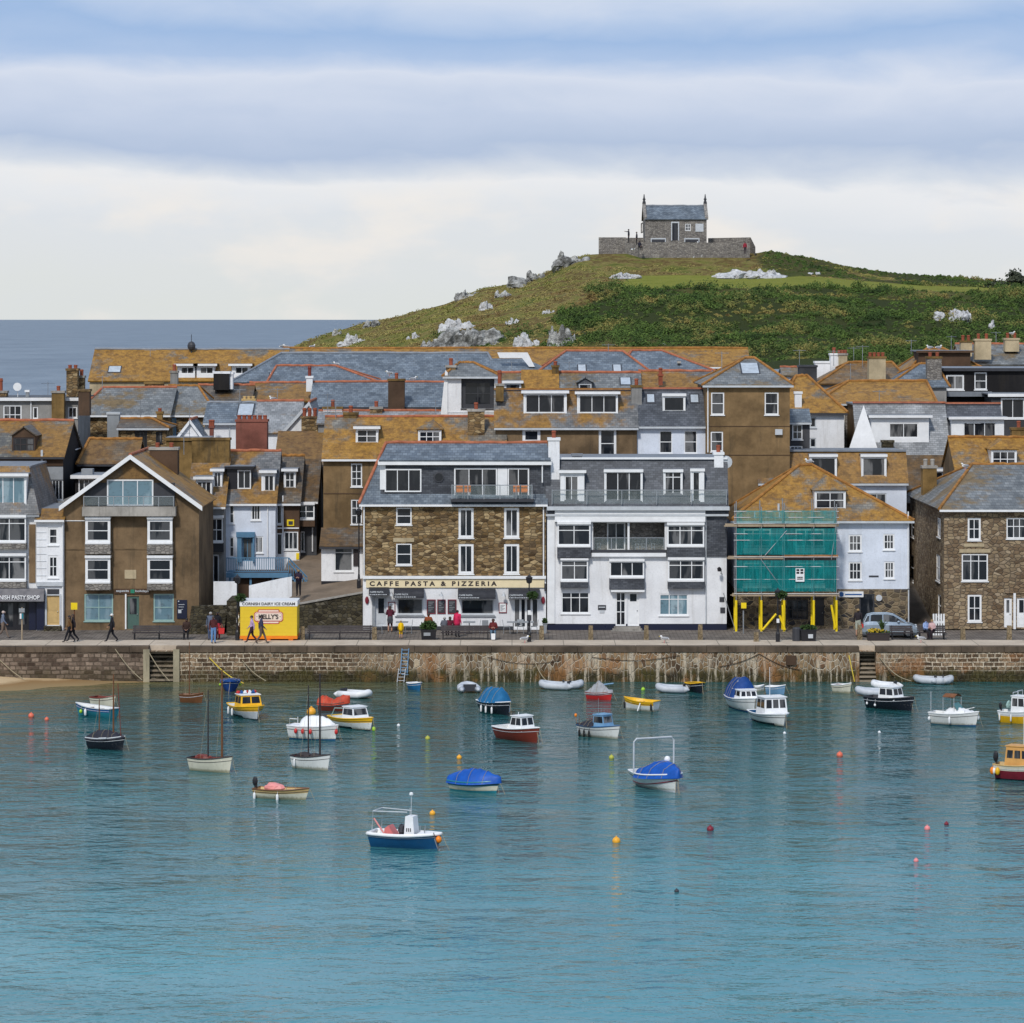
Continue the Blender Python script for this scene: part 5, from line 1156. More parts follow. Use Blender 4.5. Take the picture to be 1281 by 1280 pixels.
h.roofx(506.5, 'pslate', run=2.9, prr=None, ridge='ridge', flat=True, gutter='lgrey'); h.dormer(1090, 521, 1162, 555, 2, 1, mat='white', front='white', win_px=(1112, 529, 1149, 548), rmat='lead', ov=.2)
q = MB(); q.slab([P(1062,562,236.7), P(1098,562,236.7), P(1080.5,507,237.4)], .3); q.build('gable_wall', M['white'], h.root); h.chim(1104, 551, 1118, 572, 236, .8, 'dstone', 0, 'dstone'); h.finish()
h = House('dark slate mansard house with a white three pane dormer', 1187.3, 1257, 567, None, 237.3, 8, 'brown')
h.roofx(507.5, 'dslate', run=2.9, ridge='ridge', flat=True, gutter='lgrey'); h.dormer(1190, 523, 1256, 550, 3, 1, mat='white', front='white', win_px=(1205, 528, 1246, 547), ov=.2); h.finish()
h = House('brown roofed cottage with a small white window and lichen chimney in the lane', 1125, 1212, 628, None, 231, 8, 'brown')
h.roofx(571, 'bslate', run=4.4, ridge=None, gutter=None); h.dormer(1168, 588, 1181, 608, 1, 2, mat='white'); h.finish()
h = House('orange roofed cottage with a hipped white dormer above the granite house', 1196, 1310, 588, None, 224.5, 7, 'brown')
h.roofx(549, 'oslate', run=3.4, ridge='oridge', gutter=None); h.dormer(1240, 562, 1272, 586, 3, 2, 'hip', mat='white', rmat='oslate', apex=(1256, 550)); h.chim(1266, 535, 1285, 556, 228, .8, 'ochre', 1, 'ochre'); h.finish()
h = House('black boarded house with white windows near the right edge', 1183, 1320, 462, None, 256, 8, 'blackw')
h.flat(462, 'lead', fascia='dark'); h.w(1183.5, 469, 1206, 488, 2, 1, fw=.12); h.w(1219, 466, 1234.5, 487.5, 1, 2); h.box('lead_skirt', 1184, 490, 1240, 496, .003, .5, 'lead'); h.finish()
h = House('navy rendered extension with white glazed doors below the black boarded house', 1240, 1320, 494, None, 252, 4, 'navy' if False else 'dgreyw', 'extension', 'extension')
h.flat(494, 'lead', fascia='white'); h.w(1252, 498, 1282, 524, 2, 1, fw=.12); h.finish()
h = House('grey slate cottage with a tall stone chimney beside the black boarded house', 1112, 1184, 484, None, 253, 8, 'greyw')
h.roofx(457, 'slate', run=4.0, prr=1170, pl=1150, ridge='oridge', gutter=None); h.chim(1160, 446, 1178, 486, 254, 1.0, 'gstone', 2, 'ochre', ph=.3); h.finish()
h = House('orange gabled house with flat roofed box dormer on the right skyline', 1140, 1232, 464, None, 275, 8, 'dbrownw')
h.roofx(437.5, 'oslate', run=4.5, pl=1160, prr=1180, ridge='oridge', gutter=None); h.dormer(1149, 440, 1214, 463, 1, 1, mat='dbrownw', win=False, rmat='lead', ov=.2); h.finish()
h = House('grey lichened roofs with pale stone chimneys at the far right', 1205, 1330, 456, None, 285, 9, 'sandw')
h.roofx(432, 'mslate', run=4.5, ridge='ridge', gutter=None); h.chim(1202, 426, 1216, 446, 285, .9, 'sandw', 2, 'ochre'); h.chim(1220, 424, 1240, 450, 284.5, 1, 'sandw', 2, 'sandw'); h.chim(1257, 423, 1275, 440, 287, .9, 'sandw', 2, 'sandw'); h.skylight(1226, 440, 1236, 447); h.finish()
h = House('orange hipped cottage between the brown pyramid house and the cream house', 974, 1056, 516, None, 240, 8, 'whitew')
h.roofx(472, 'oslate', pl=996, prr=1010, run=5, ridge='oridge', gutter='dark'); h.w(1013, 522, 1021, 535, 1, 1, fm='lgrey'); h.w(1013, 548, 1021, 560, 1, 1, fm='lgrey'); h.chim(994.5, 490, 1003, 512, 240.5, .6, 'whitew', 0, 'white'); h.finish()
h = House('small slate roofed grey extension tucked beside the brown pyramid house', 986, 1013, 528, None, 233, 5, 'dgreyw', 'extension', 'extension')
h.roofx(513, 'slate', run=1.8, ridge=None, gutter='lgrey'); h.w(991, 531, 1004, 550, 2, 2); h.w(988, 558, 1004, 572, 3, 1); h.finish()
h = House('white back house with white chimney stacks and a dark grey chimney block', 980, 1062, 470, None, 264, 8, 'whitew')
h.roofx(461, 'mslate', run=2, ridge='ridge', gutter=None); h.chim(1000, 457, 1022, 492, 258, 1.5, 'dgreyw', 0, 'dark'); h.chim(1020, 452, 1040, 475, 263, 1.2, 'whitew', 0, 'white'); h.chim(1039, 442, 1049, 475, 262.5, 1.0, 'whitew', 1, 'white'); h.chim(1049, 442, 1060, 475, 262.4, 1.0, 'sandw', 3, 'concrete', ph=.25); h.aerial(1000, 437, 460, 260); h.aerial(1068, 434, 462, 262); h.finish()
h = House('brown lichened house with a massive pale blotched chimney stack', 1026, 1136, 480, None, 257, 8, 'greyw')
h.roofx(455, 'fslate', pl=1062, run=4.2, prr=1116, ridge='oridge', gutter=None); h.chim(1087, 446, 1108, 485, 256, 1.2, 'sandw', 4, 'ochre', ph=.3); h.aerial(1083-4, 432, 460, 260); h.finish()

for nm, px, pt, pb, Y in ((0,60,478,499,243),(0,128,470,490,252),(0,176,500,520,246),(0,300,486,506,248),(0,347,486,505,247),(0,410,492,522,240),(0,455,470,480,262),(0,545,500,524,238),(0,572,440,456,236),(0,640,452,470,244),(0,712,452,468,246),(0,838,448,468,246),(0,903,440,470,230),(0,1043,438,455,261),(0,1064,455,480,250),(0,1100,488,508,242),(0,1140,425,440,280),(0,1190,420,438,280),(0,1246,415,434,290),(0,1218,528,550,229),(0,230,540,566,224),(0,420,500,524,228)):
    x = PX(px,Y); zt, zb = PZ(pt,Y), PZ(pb+3,Y); mb = MB(); mb.tube([(x,Y,zb),(x,Y,zt)], .025, 5); a_ = random.uniform(-.4,.4)
    mb.tube([(x-.45,Y-a_,zt-.1),(x+.45,Y+a_,zt-.1)], .016, 4)
    for i in range(5): mb.tube([(x-.4+i*.2,Y-.17,zt-.1),(x-.4+i*.2,Y+.17,zt-.1)], .011, 4)
    best = min((h_ for h_ in COL.objects if h_.parent is None and h_.get('category') in ('house','terrace','hall')), key=lambda o: abs(o.location.x-x)+abs(o.location.y+4-Y))
    mb.build('aerial', M['steel'], best)
# ------------------------------------------------------------------ lanes, walls and steps beside the terrace
def prism(name, label, cat, pts, y0, y1, mat, group=None, zb=None):   # outline in photo pixels at depth y0, given thickness
    A = [P(a, b, y0) for a, b in pts]; mb = MB(); B = [Vector((p.x, y1, p.z)) for p in A]; k = len(A)
    mb.add(A+B, [list(range(k))[::-1], list(range(k, 2*k))]+[[i, (i+1) % k, (i+1) % k+k, i+k] for i in range(k)])
    c = sum(A, Vector())/k; o = mb.build(name, M[mat], None, (c.x, y0, min(p.z for p in A))); tag(o, label, cat, group); return o
lt = plaster('lane_tarmac', (.2,.155,.115), .25, .2); mb = MB()
mb.poly([P(338,760,212.7), P(455,742.5,212.7), Vector((PX(455,232), 232, 6.6)), Vector((PX(372,232), 232, 6.6))]); mb.build('sloping_lane', lt, kind='structure')
prism('retaining_wall', 'dark mossy stone wall holding up the sloping lane beside the cafe', 'wall', [(345,762), (453.5,742.6), (453.5,795), (345,795)], 212.2, 212.7, 'dstone')
prism('coping_course', 'thin pale coping course along the top of the sloping lane wall', 'wall', [(345,760), (453.5,740.8), (453.5,742.4), (345,761.8)], 212.12, 212.75, 'concrete')
prism('garden_wall', 'white painted wall with sloping top beside the lane', 'wall', [(311.5,733), (352,724), (365,722), (365,746), (345,757), (311.5,757)], 212.9, 213.3, 'whitew')
prism('garden_wall', 'white painted square wall at the top of the stone steps', 'wall', [(267,728), (297,728), (297,772), (267,772)], 212.6, 213.0, 'whitew')
prism('boundary_wall', 'dark stone wall stub behind the yellow kiosk and lamp post', 'wall', [(283.5,752), (298,751), (298,800), (283.5,800)], 207.4, 211.5, 'dstone')
prism('cottage_basement', 'dark basement wall with doorways under the blue walkway', 'wall', [(292,716), (372,716), (372,775), (292,775)], 219.6, 221.9, 'dbrownw')
mb = MB()
for i in range(9): mb.box(PX(238,210), PX(283,210), 208.2+i*.32, 211.6, QZ-.2, QZ-.06+.17*(i+1))
tag(mb.build('stone_steps', M['dstone'], None, P(262, 790, 210)), 'dark stone steps climbing beside the brown gable house', 'steps')
def walkway():
    Y = 219.2; root = T('blue_walkway', 'blue painted timber walkway with railings and steps in front of the white cottage', 'walkway', P(330, 720, Y))
    z = PZ(717, Y); zt = PZ(697.5, Y); xa, xb = PX(283, Y), PX(361, Y); m = M['doorblue']
    mb = MB(); mb.box(xa, xb, Y, Y+2.6, z-.12, z); mb.box(xa, xb, Y-.06, Y-.005, z-.3, z+.02); mb.build('deck', m, root)
    mb = MB(); mb.box(xa, xb, Y, Y+.06, zt-.06, zt); mb.box(xa, xb, Y, Y+.06, z+.08, z+.14)
    for i in range(29): x = xa+(xb-xa-.04)*i/28; mb.box(x, x+.04, Y+.012, Y+.05, z+.14, zt-.06)
    mb.build('railing', m, root)
    mb = MB(); a, b = P(361, 698, Y), P(384, 722, Y)
    for d in (0, -.35): mb.tube([a+Vector((0,0,d)), b+Vector((0,0,d))], .05, 5)
    for i in range(9): q = a+(b-a)*i/8; mb.box(q.x-.02, q.x+.02, Y-.02, Y+.02, q.z-.95, q.z)
    mb.build('stair_rail', m, root); mb = MB()
    for i in range(7): mb.box(xb+i*.17, xb+i*.17+.2, Y+.05, Y+1.2, z-.2*i-.25, z-.2*i-.05)
    mb.build('stair_treads', m, root); mb = MB()
    for px in (286, 312, 340): mb.box(PX(px,Y), PX(px,Y)+.14, Y+.1, Y+.24, z-1.9, z-.12)
    mb.build('posts', m, root)
walkway()

# ------------------------------------------------------------------ scaffold
def scaffold():
    Y = 209.9; z0 = QZ-.06; root = T('scaffolding', 'steel scaffolding with green netting, timber planks and yellow pole sleeves', 'scaffolding', P(984, 790, Y))
    cols = [921, 952.5, 981, 1018, 1046.5]; mb = MB(); ys = MB(); bp = MB()
    for c in cols:
        for yy in (Y, Y+1.35):
            x = PX(c, Y); mb.tube([(x, yy, z0), (x, yy, PZ(634, Y)+random.uniform(-.1,.5))], .032, 6)
            MB().tube([(x, yy, z0+.02), (x, yy, PZ(751 if yy == Y else 748, Y))], .075, 8).build('pole_sleeve', M['yellow'], root); bp.box(x-.12, x+.12, yy-.12, yy+.12, z0-.01, z0+.016)
    for py in (640, 647.5, 655, 668, 676, 697, 709, 725, 743):
        mb.tube([P(918, py, Y-.05), P(1049.5, py, Y-.05)], .026, 6)
    for c in cols:
        for py in (655, 697, 743): x = PX(c, Y); mb.tube([(x+.04, Y-.3, PZ(py,Y)), (x+.04, Y+1.6, PZ(py,Y))], .026, 6)
    for a in ((952,700,985,745), (957,695,984,664), (1046,656,1040,700)): mb.tube([P(a[0],a[1],Y-.09), P(a[2],a[3],Y-.09)], .026, 6)
    mb.tube([P(905, 742, Y+.5), P(920, 789, Y+.5)], .026, 6); mb.tube([P(984, 742, Y-.08), P(976, 752, Y-.08)], .026, 6)
    mb.build('poles', M['steel'], root)
    for a in ((954,788,971,768), (975,770,982,788), (1040,757,1045,786), (979,757,981,788)): MB().tube([P(a[0],a[1],Y-.1), P(a[2],a[3],Y-.1)], .07, 8).build('pole_sleeve', M['yellow'], root)
    bp.build('base_plates', M['steel'], root)
    pw = plain('fresh_scaffold_board', (.36,.17,.07), .8, .2, .3)
    for (a, b, py, m) in ((907, 1049, 659, M['pale_wood']), (911, 980, 699.5, M['pale_wood']), (981, 1048.5, 698, pw), (916, 1050, 746, M['pale_wood'])):
        q = MB()
        for i in range(5): q.box(PX(a,Y)+random.uniform(-.1,.1), PX(b,Y), Y+.02+i*.26, Y+.26+i*.26, PZ(py,Y), PZ(py,Y)+.045)
        q.box(PX(a,Y), PX(b,Y), Y-.03, Y+.01, PZ(py,Y), PZ(py-4,Y)); q.build('planks', m, root)
    for (a, b, c, d) in ((921.5, 638.5, 1046, 654.5), (921.5, 661, 1046, 694), (921.5, 701, 1046, 740)):
        q = MB(); n = 24; fr = lambda u, v: (PX(a,Y)+(PX(b_,Y)-PX(a,Y))*u, Y-.075+.03*math.sin(u*25)+.03*math.sin(u*9+v*3), PZ(d,Y)+(PZ(b,Y)-PZ(d,Y))*v)
        b_ = c; vs = [fr(i/n, j/4) for j in range(5) for i in range(n+1)]
        q.add(vs, [[j*(n+1)+i, j*(n+1)+i+1, (j+1)*(n+1)+i+1, (j+1)*(n+1)+i] for j in range(4) for i in range(n)]); q.build('netting', M['net'], root, smooth=True)
    q = MB(); x = PX(1046.3, Y); q.add([(x,Y,PZ(740,Y)), (x,Y+1.4,PZ(740,Y)), (x,Y+1.4,PZ(661,Y)), (x,Y,PZ(661,Y))], [[0,1,2,3]]); q.build('netting', M['net'], root)
    s = MB(); s.box(PX(995,Y), PX(1006,Y), Y-.16, Y-.13, PZ(727.5,Y), PZ(711,Y)); so_ = s.build('notice_board', M['white'], root)
    q = MB()
    for i in (0, 1):
        for j in (0, 1): q.box(PX(996+i*5,Y), PX(999.6+i*5,Y), Y-.172, Y-.161, PZ(714.2+j*3.4,Y), PZ(711.8+j*3.4,Y))
    for j in (0, 1): q.box(PX(997,Y), PX(1004,Y), Y-.172, Y-.161, PZ(722.6+j*2.2,Y), PZ(721.4+j*2.2,Y))
    q.build('flag_emblem', M['black'], so_)
scaffold()

# ------------------------------------------------------------------ kiosk
def kiosk():
    Y = 203.6; x0, x1 = PX(300.5, Y), PX(371.5, Y); zb, zt = QZ, PZ(752, Y); zo = PZ(795.5, Y); zw = PZ(758.5, Y)
    root = T('ice_cream_kiosk', 'bright yellow ice cream kiosk with orange base and white lettered top band', 'kiosk', ((x0+x1)/2, Y, zb))
    mb = MB(); mb.box(x0, x1, Y, Y+2.3, zo, zw-.003)
    for i in range(1, 8): z = zo+(zw-zo)*i/8; mb.box(x0+.005, x1-.005, Y-.006, Y-.0005, z-.008, z+.008)
    mb.build('body', M['kyellow'], root)
    mb = MB(); mb.box(x0-.02, x1+.02, Y-.02, Y+2.32, zb+.09, zo-.003); 
    for a in (.05, .45, .85): mb.box(x0+(x1-x0)*a, x0+(x1-x0)*a+.28, Y+.02, Y+.2, zb, zb+.087)
    mb.build('base', M['orange'], root)
    mb = MB(); mb.box(x0-.03, x1+.03, Y-.03, Y+2.33, zw, zt); bnd = mb.build('top_band', M['white'], root)
    q = MB(); text_mesh(q, 'CORNISH DAIRY ICE CREAM', (x0+x1)/2, (zw+zt)/2-.01, Y-.035, (x1-x0)*.93, .17, 0, .02); q.build('lettering', M['dbrown'], bnd)
    def octo(cx, cz, w, h, c, y):
        return [(cx-w+c, y, cz-h), (cx+w-c, y, cz-h), (cx+w, y, cz-h+c), (cx+w, y, cz+h-c), (cx+w-c, y, cz+h), (cx-w+c, y, cz+h), (cx-w, y, cz+h-c), (cx-w, y, cz-h+c)]
    cx, cz = PX(336, Y), PZ(771.5, Y); lg = MB()
    for dz, w in ((.31, .66), (-.31, .66)): lg.slab(octo(cx, cz+dz, w, .13, .05, Y-.012), .011, 0); lg.slab(octo(cx, cz+dz, w-.05, .085, .04, Y-.016), .003, 1)
    lg.slab(octo(cx, cz, .88, .3, .1, Y-.026), .013, 0); lg.slab(octo(cx, cz, .84, .26, .09, Y-.031), .004, 1); lg.slab(octo(cx, cz, .8, .225, .08, Y-.034), .002, 0); lg.slab(octo(cx, cz, .785, .21, .075, Y-.037), .002, 1)
    text_mesh(lg, "KELLY'S", cx, cz, Y-.04, 1.2, .3, 2, .035)
    for sx in (-.7, .7): lg.slab([(cx+sx-.035, Y-.041, cz), (cx+sx, Y-.041, cz-.035), (cx+sx+.035, Y-.041, cz), (cx+sx, Y-.041, cz+.035)], .003, 2)
    lg.build('sign_panel', [plain('sign_red', (.5,.05,.04)), plain('sign_cream', (.8,.66,.55), .5, .4, .05), M['dbrown']], root)
kiosk()

# ------------------------------------------------------------------ street furniture
def copy_tree(o, parent=None, **k):
    c = o.copy(); COL.objects.link(c); c.parent = parent
    for ch in list(o.children): copy_tree(ch, c)
    return c
def bench(label, a, b, py=799.5, seats=None):
    Y = YZ(py, QZ-.0); x0, x1 = PX(a, Y), PX(b, Y); c = (x0+x1)/2; root = T('bench', label, 'bench', (c, Y, QZ if Y < YR else QZ-.06), 'long dark benches on the quay'); z = root.location.z
    mb = MB(); 
    for i in range(3): mb.box(x0, x1, Y+.02+i*.155, Y+.15+i*.155, z+.4, z+.45)
    mb.build('seat', M['dbrown'], root); mb = MB()
    for i in range(3):
        za = z+.5+i*.115; mb.hexa([(x0,Y+.5+i*.03,za), (x1,Y+.5+i*.03,za), (x1,Y+.545+i*.03,za), (x0,Y+.545+i*.03,za), (x0,Y+.525+i*.03,za+.1), (x1,Y+.525+i*.03,za+.1), (x1,Y+.57+i*.03,za+.1), (x0,Y+.57+i*.03,za+.1)])
    mb.build('backrest', M['dbrown'], root)
    n = max(2, int((x1-x0)/1.5)+1)
    for i in range(n):
        x = x0+.1+(x1-x0-.26)*i/(n-1); q = MB(); q.box(x, x+.06, Y+.05, Y+.1, z, z+.4); q.box(x, x+.06, Y+.43, Y+.48, z, z+.4); q.box(x, x+.06, Y+.1, Y+.43, z+.34, z+.397); q.hexa([(x,Y+.48,z+.3), (x+.06,Y+.48,z+.3), (x+.06,Y+.53,z+.3), (x,Y+.53,z+.3), (x,Y+.58,z+.84), (x+.06,Y+.58,z+.84), (x+.06,Y+.63,z+.84), (x,Y+.63,z+.84)]); q.build('leg', M['black'], root)
    return root
bench('long dark bench in front of the brown gable house', 165, 232)
bench('long dark bench in front of the mossy lane wall', 384, 465.5)
bench('long dark bench in front of the cafe tables', 551.5, 613)
bench('dark bench behind the flower trough and in front of the silver car', 1114, 1143)
bench('short dark bench with a couple sitting on it near the granite house', 1148.5, 1184)
def bollard(label, px, py=799.5, w=.3, h=.82):
    Y = YZ(py, QZ); z = QZ if Y < YR else QZ-.06; x = PX(px, Y); mb = MB(); r = random.uniform(.9, 1.1)
    a = w/2; mb.hexa([(x-a,Y-a,z), (x+a,Y-a,z), (x+a,Y+a,z), (x-a,Y+a,z), (x-a*.85,Y-a*.85,z+h*r), (x+a*.85,Y-a*.85,z+h*r), (x+a*.85,Y+a*.85,z+h*r), (x-a*.85,Y+a*.85,z+h*r)])
    mb.slab([(x-a*.85,Y-a*.85,z+h*r+.05), (x+a*.85,Y-a*.85,z+h*r+.05), (x+a*.85,Y+a*.85,z+h*r+.05), (x-a*.85,Y+a*.85,z+h*r+.05)], .05)
    o = mb.build('bollard', BM, None, (x, Y, z)); tag(o, label, 'bollard', 'granite bollards along the quay')
BM = stone('bollard_granite', [(.2,.15,.09),(.3,.23,.14),(.24,.19,.12)], (3, 3), (.22,.17,.1), .02)
for l, px in (('granite bollard right of the yellow kiosk', 378.5), ('granite bollard at the end of the bench by the cafe door', 468.5), ('granite bollard beside the lamp post between cafe and hotel', 677.5), ('granite bollard left of the hotel steps', 739), ('granite bollard right of the hotel steps', 808.5), ('granite bollard at the hotel right corner', 876), ('short granite bollard in front of the scaffold', 946), ('granite bollard next to the person by the silver car', 1075.5), ('granite bollard below the window of the granite house', 1204.5), ('granite bollard by the white doors of the granite house', 1262.5)):
    bollard(l, px, 799.5 if px != 946 else 802.5, .3, .82 if px != 946 else .5)
def leaves(mb, c, r, n, s, rnd, m=0, up=.3):
    for _ in range(n):
        d = Vector((rnd.gauss(0,1), rnd.gauss(0,1), rnd.gauss(up,1))).normalized(); q = Vector(c)+Vector((d.x*r[0], d.y*r[1], d.z*r[2]))*rnd.random()**.4
        u = (d+Vector((rnd.gauss(0,.5), rnd.gauss(0,.5), rnd.gauss(0,.5)))).normalized()*s*rnd.uniform(.6,1.3); w = u.orthogonal().normalized()*s*.35
        mb.poly([q-u*.5, q+w, q+u*.5, q-w], m if rnd.random() > .25 else m)
LEAF = plain('planter_leaves', (.04,.075,.02), .8, .2, .5); FLOW = plain('yellow_flowers', (.6,.42,.02), .7, .2, .3)
rnd4 = random.Random(4)
def planter(label, a, b, top, py, mat, plant, hgt, flower=False, depth=.8, tall=None):
    Y = YZ(py, QZ-.03); z = QZ if Y < YR else QZ-.06; x0, x1 = PX(a,Y), PX(b,Y); zt = PZ(top, Y); root = T('planter', label, 'planter', ((x0+x1)/2, Y, z)); t = .05
    mb = MB(); mb.hexa([(x0+t,Y+t,z), (x1-t,Y+t,z), (x1-t,Y+depth-t,z), (x0+t,Y+depth-t,z), (x0,Y,zt), (x1,Y,zt), (x1,Y+depth,zt), (x0,Y+depth,zt)]); mb.box(x0-.03, x1+.03, Y-.03, Y+depth+.03, zt, zt+.05); mb.build('trough', M[mat], root)
    lf = MB(); leaves(lf, ((x0+x1)/2, Y+depth/2, zt+hgt*.4), ((x1-x0)*.55, depth*.5, hgt*.6), plant, .2, rnd4); lf.build('foliage', LEAF, root)
    if flower: f = MB(); leaves(f, ((x0+x1)/2-.1, Y+depth/2, zt+.15), ((x1-x0)*.45, depth*.5, .16), 150, .1, rnd4); f.build('flowers', FLOW, root)
    if tall:
        q = MB()
        for i in range(26):
            an = rnd4.uniform(0, 6.28); e = rnd4.uniform(.15,.45); p0 = Vector(((x0+x1)/2+.25, Y+depth/2, zt+.1)); p1 = p0+Vector((math.cos(an)*e*.5, math.sin(an)*e*.5, tall*rnd4.uniform(.5,1))); p2 = p0+Vector((math.cos(an)*e, math.sin(an)*e, tall*rnd4.uniform(.4,.9))); q.tube([p0,p1,p2], .03, 4, 0, .006)
        q.build('spiky_leaves', LEAF, root)
    return root
r_ = planter('black square planter with a bushy conifer in front of the cafe', 526.5, 545.5, 789, 800.5, 'black', 420, .55); q = MB(); Yq = YZ(800.5, QZ-.03); q.box(PX(530,Yq), PX(538.5,Yq), Yq-.04, Yq+.01, PZ(795.5,Yq), PZ(791.5,Yq)); q.build('label_plate', M['grey'], r_)
r_ = planter('black planter with a white label in front of the scaffolded shop', 1002, 1021.5, 789, 803, 'black', 160, .3); q = MB(); Yq = YZ(803, QZ-.03); q.box(PX(1011,Yq), PX(1017,Yq), Yq-.04, Yq+.01, PZ(798.5,Yq), PZ(793.5,Yq)); q.build('label_plate', M['lgrey'], r_)
planter('brown timber trough of yellow flowers with a spiky palm', 1085, 1113.5, 793, 802.5, 'dbrown', 60, .15, True, .7, .8)
planter('tall grey pot with a trailing plant by the hotel corner', 676.5+2.5, 684.5, 781, 792, 'grey', 110, .35, False, .32)
q = MB(); Yq = 203.3; q.lathe(P(996.5, 802, Yq)-Vector((0,0,0)), [(.26,0),(.26,.75),(.2,.82)], 12); o = q.build('litter_bin', M['dark'], None, P(996.5, 802, Yq)); tag(o, 'dark litter bin standing beside the white labelled planter', 'bin')
def lamp(label, px, top, py, lantern=False, basket=None, extra=(), Y=None, z=None):
    Y = Y or YZ(py, QZ); z = QZ if z is None else z; x = PX(px, Y); zt = PZ(top, Y); root = T('street_lamp', label, 'lamp post', (x, Y, z), 'black lamp posts')
    mb = MB(); mb.lathe((x,Y,z), [(.13,0),(.13,.5),(.08,.62),(.06,.9)], 10); mb.tube([(x,Y,z+.9), (x,Y,zt-.3)], .05, 8, 0, .04); mb.build('post', M['black'], root)
    ln = MB(); ln.lathe((x,Y,zt-.3), [(.05,0),(.16,.06),(.2,.34),(.22,.36),(.05,.5),(.02,.58)], 6); ln.build('lantern', M['black'], root)
    if lantern:
        a = MB(); a.tube([(x-.4,Y,zt-.75), (x+.4,Y,zt-.75)], .03, 6); a.build('crossbar', M['black'], root)
    if basket:
        bz = PZ(basket, Y); f = MB(); leaves(f, (x+.2, Y-.05, bz), (.36,.3,.26), 330, .14, rnd4); f.build('hanging_basket', LEAF, root)
    for (b, c, w, m_) in extra:
        e = MB(); e.box(x-w, x+w, Y-.16, Y-.055, PZ(c,Y), PZ(b,Y)); e.build('sign_box', M[m_], root)
lamp('black lamp post with flower basket and white sign between cafe and hotel', 662, 724, 803, False, 745, ((763.5,769,.09,'white'), (769.5,776.5,.14,'dark')))
lamp('black lamp post with flower basket left of the yellow kiosk', 297, 724, 801, False, 748)
lamp('tall black street lantern by the little white shop on the lane', 449, 640, 736, True, None, (), 214.6, PZ(736, 214.6))
lamp('black lamp post with a white collar in front of the scaffolding', 973, 741, 803, False, 744, ((774,779,.08,'white'),))
def post(label, px, top, py, mat, head, hm, name='sign_post'):
    Y = YZ(py, QZ-.03); z = QZ if Y < YR else QZ-.06; x = PX(px,Y); root = T(name, label, 'sign', (x,Y,z)); q = MB(); q.tube([(x,Y,z), (x,Y,PZ(top,Y))], .045, 8); q.build('post', M[mat], root)
    for a, b, c, d, m_ in head: q = MB(); q.box(PX(a,Y), PX(c,Y), Y-.12, Y-.046, PZ(d,Y), PZ(b,Y)); q.build('sign_panel', M[m_], root)
post('rusty pole with a yellow box sign in front of the brown gable house', 93, 763, 792, 'wood', [(89,754,97,762.5,'yellow')], None)
post('thin steel pole with a yellow box sign under the scaffolding', 930, 764, 792, 'steel', [(927,754,933.5,761,'yellow')], None)
post('weathered post with small white and blue signs outside the pasty shop', 27.5, 760, 800.5, 'pale_wood', [(24,761,31,766,'grey'), (25,767.5,27.2,774,'white'), (27.5,767.5,29.5,774,'teal')], None)
def aboard():
    Y = 207.5; root = T('notice_boards', 'white picket notice board leaning near the granite house wall', 'sign', P(1177, 783, Y))
    q = MB()
    for i in range(5): q.box(PX(1167+i*3.2,Y), PX(1169+i*3.2,Y), Y, Y+.05, QZ-.06, PZ(768,Y))
    q.box(PX(1167,Y), PX(1182,Y), Y+.05, Y+.08, PZ(780,Y), PZ(777,Y)); q.build('pickets', M['white'], root)
aboard()
# cafe tables and chairs
def make_chair(mat, label, cat='chair', grp=None):
    r = T('cafe_chair', label, cat, (0,0,0), grp, local=True)
    q = MB(); q.box(-.2,.2,-.2,.2,.43,.47); q.build('seat', M[mat], r); q = MB(); q.hexa([(-.2,.2,.5),(.2,.2,.5),(.2,.23,.5),(-.2,.23,.5),(-.2,.25,.86),(.2,.25,.86),(.2,.28,.86),(-.2,.28,.86)]); q.build('backrest', M[mat], r)
    for x, y in ((-.18,-.18),(.18,-.18),(-.18,.18),(.18,.18)): q = MB(); q.tube([(x,y,.43),(x*1.15,y*1.15,0)], .018, 5); q.build('leg', M['steel'], r)
    return r
def put(o, px, Y, z, rz, label):
    o.location = (PX(px,Y), Y, z); o.rotation_euler.z = R(rz); o['label'] = label
ch0 = make_chair('grey', 'x', grp='cafe chairs'); spots = [(474, 90, 'grey cafe chair left of the cafe door'), (511, -90, 'grey cafe chair right of the child in yellow'), (578, 90, 'grey cafe chair behind the left of the long cafe bench'), (596, -90, 'grey cafe chair behind the middle of the long cafe bench'), (607, 180, 'grey cafe chair next to the seated man in red'), (634, 90, 'grey cafe chair left of the folding doors'), (651, 0, 'grey cafe chair in front of the folding doors'), (668, -90, 'grey cafe chair right of the lamp post')]
for i, (px, rz, l) in enumerate(spots): put(ch0 if i == 0 else copy_tree(ch0), px, 208.6, QZ-.06, rz, l)
tb0 = T('cafe_table', 'x', 'table', (0,0,0), 'cafe tables', local=True); q = MB(); q.box(-.38,.38,-.38,.38,.7,.74); q.build('tabletop', M['grey'], tb0); q = MB(); q.tube([(0,0,.7),(0,0,.03)], .03, 6); q.lathe((0,0,0), [(.25,0),(.25,.02),(.05,.04)], 10); q.build('pedestal', M['black'], tb0)
for i, (px, l) in enumerate(((503, 'small grey cafe table behind the child in yellow'), (587, 'small grey cafe table between two chairs behind the long bench'), (642, 'small grey cafe table at the folding doors'), (660, 'small grey cafe table behind the lamp post'))): put(tb0 if i == 0 else copy_tree(tb0), px, 208.6, QZ-.06, 0, l)
bc0 = make_chair('orange', 'x', grp='orange balcony chairs')
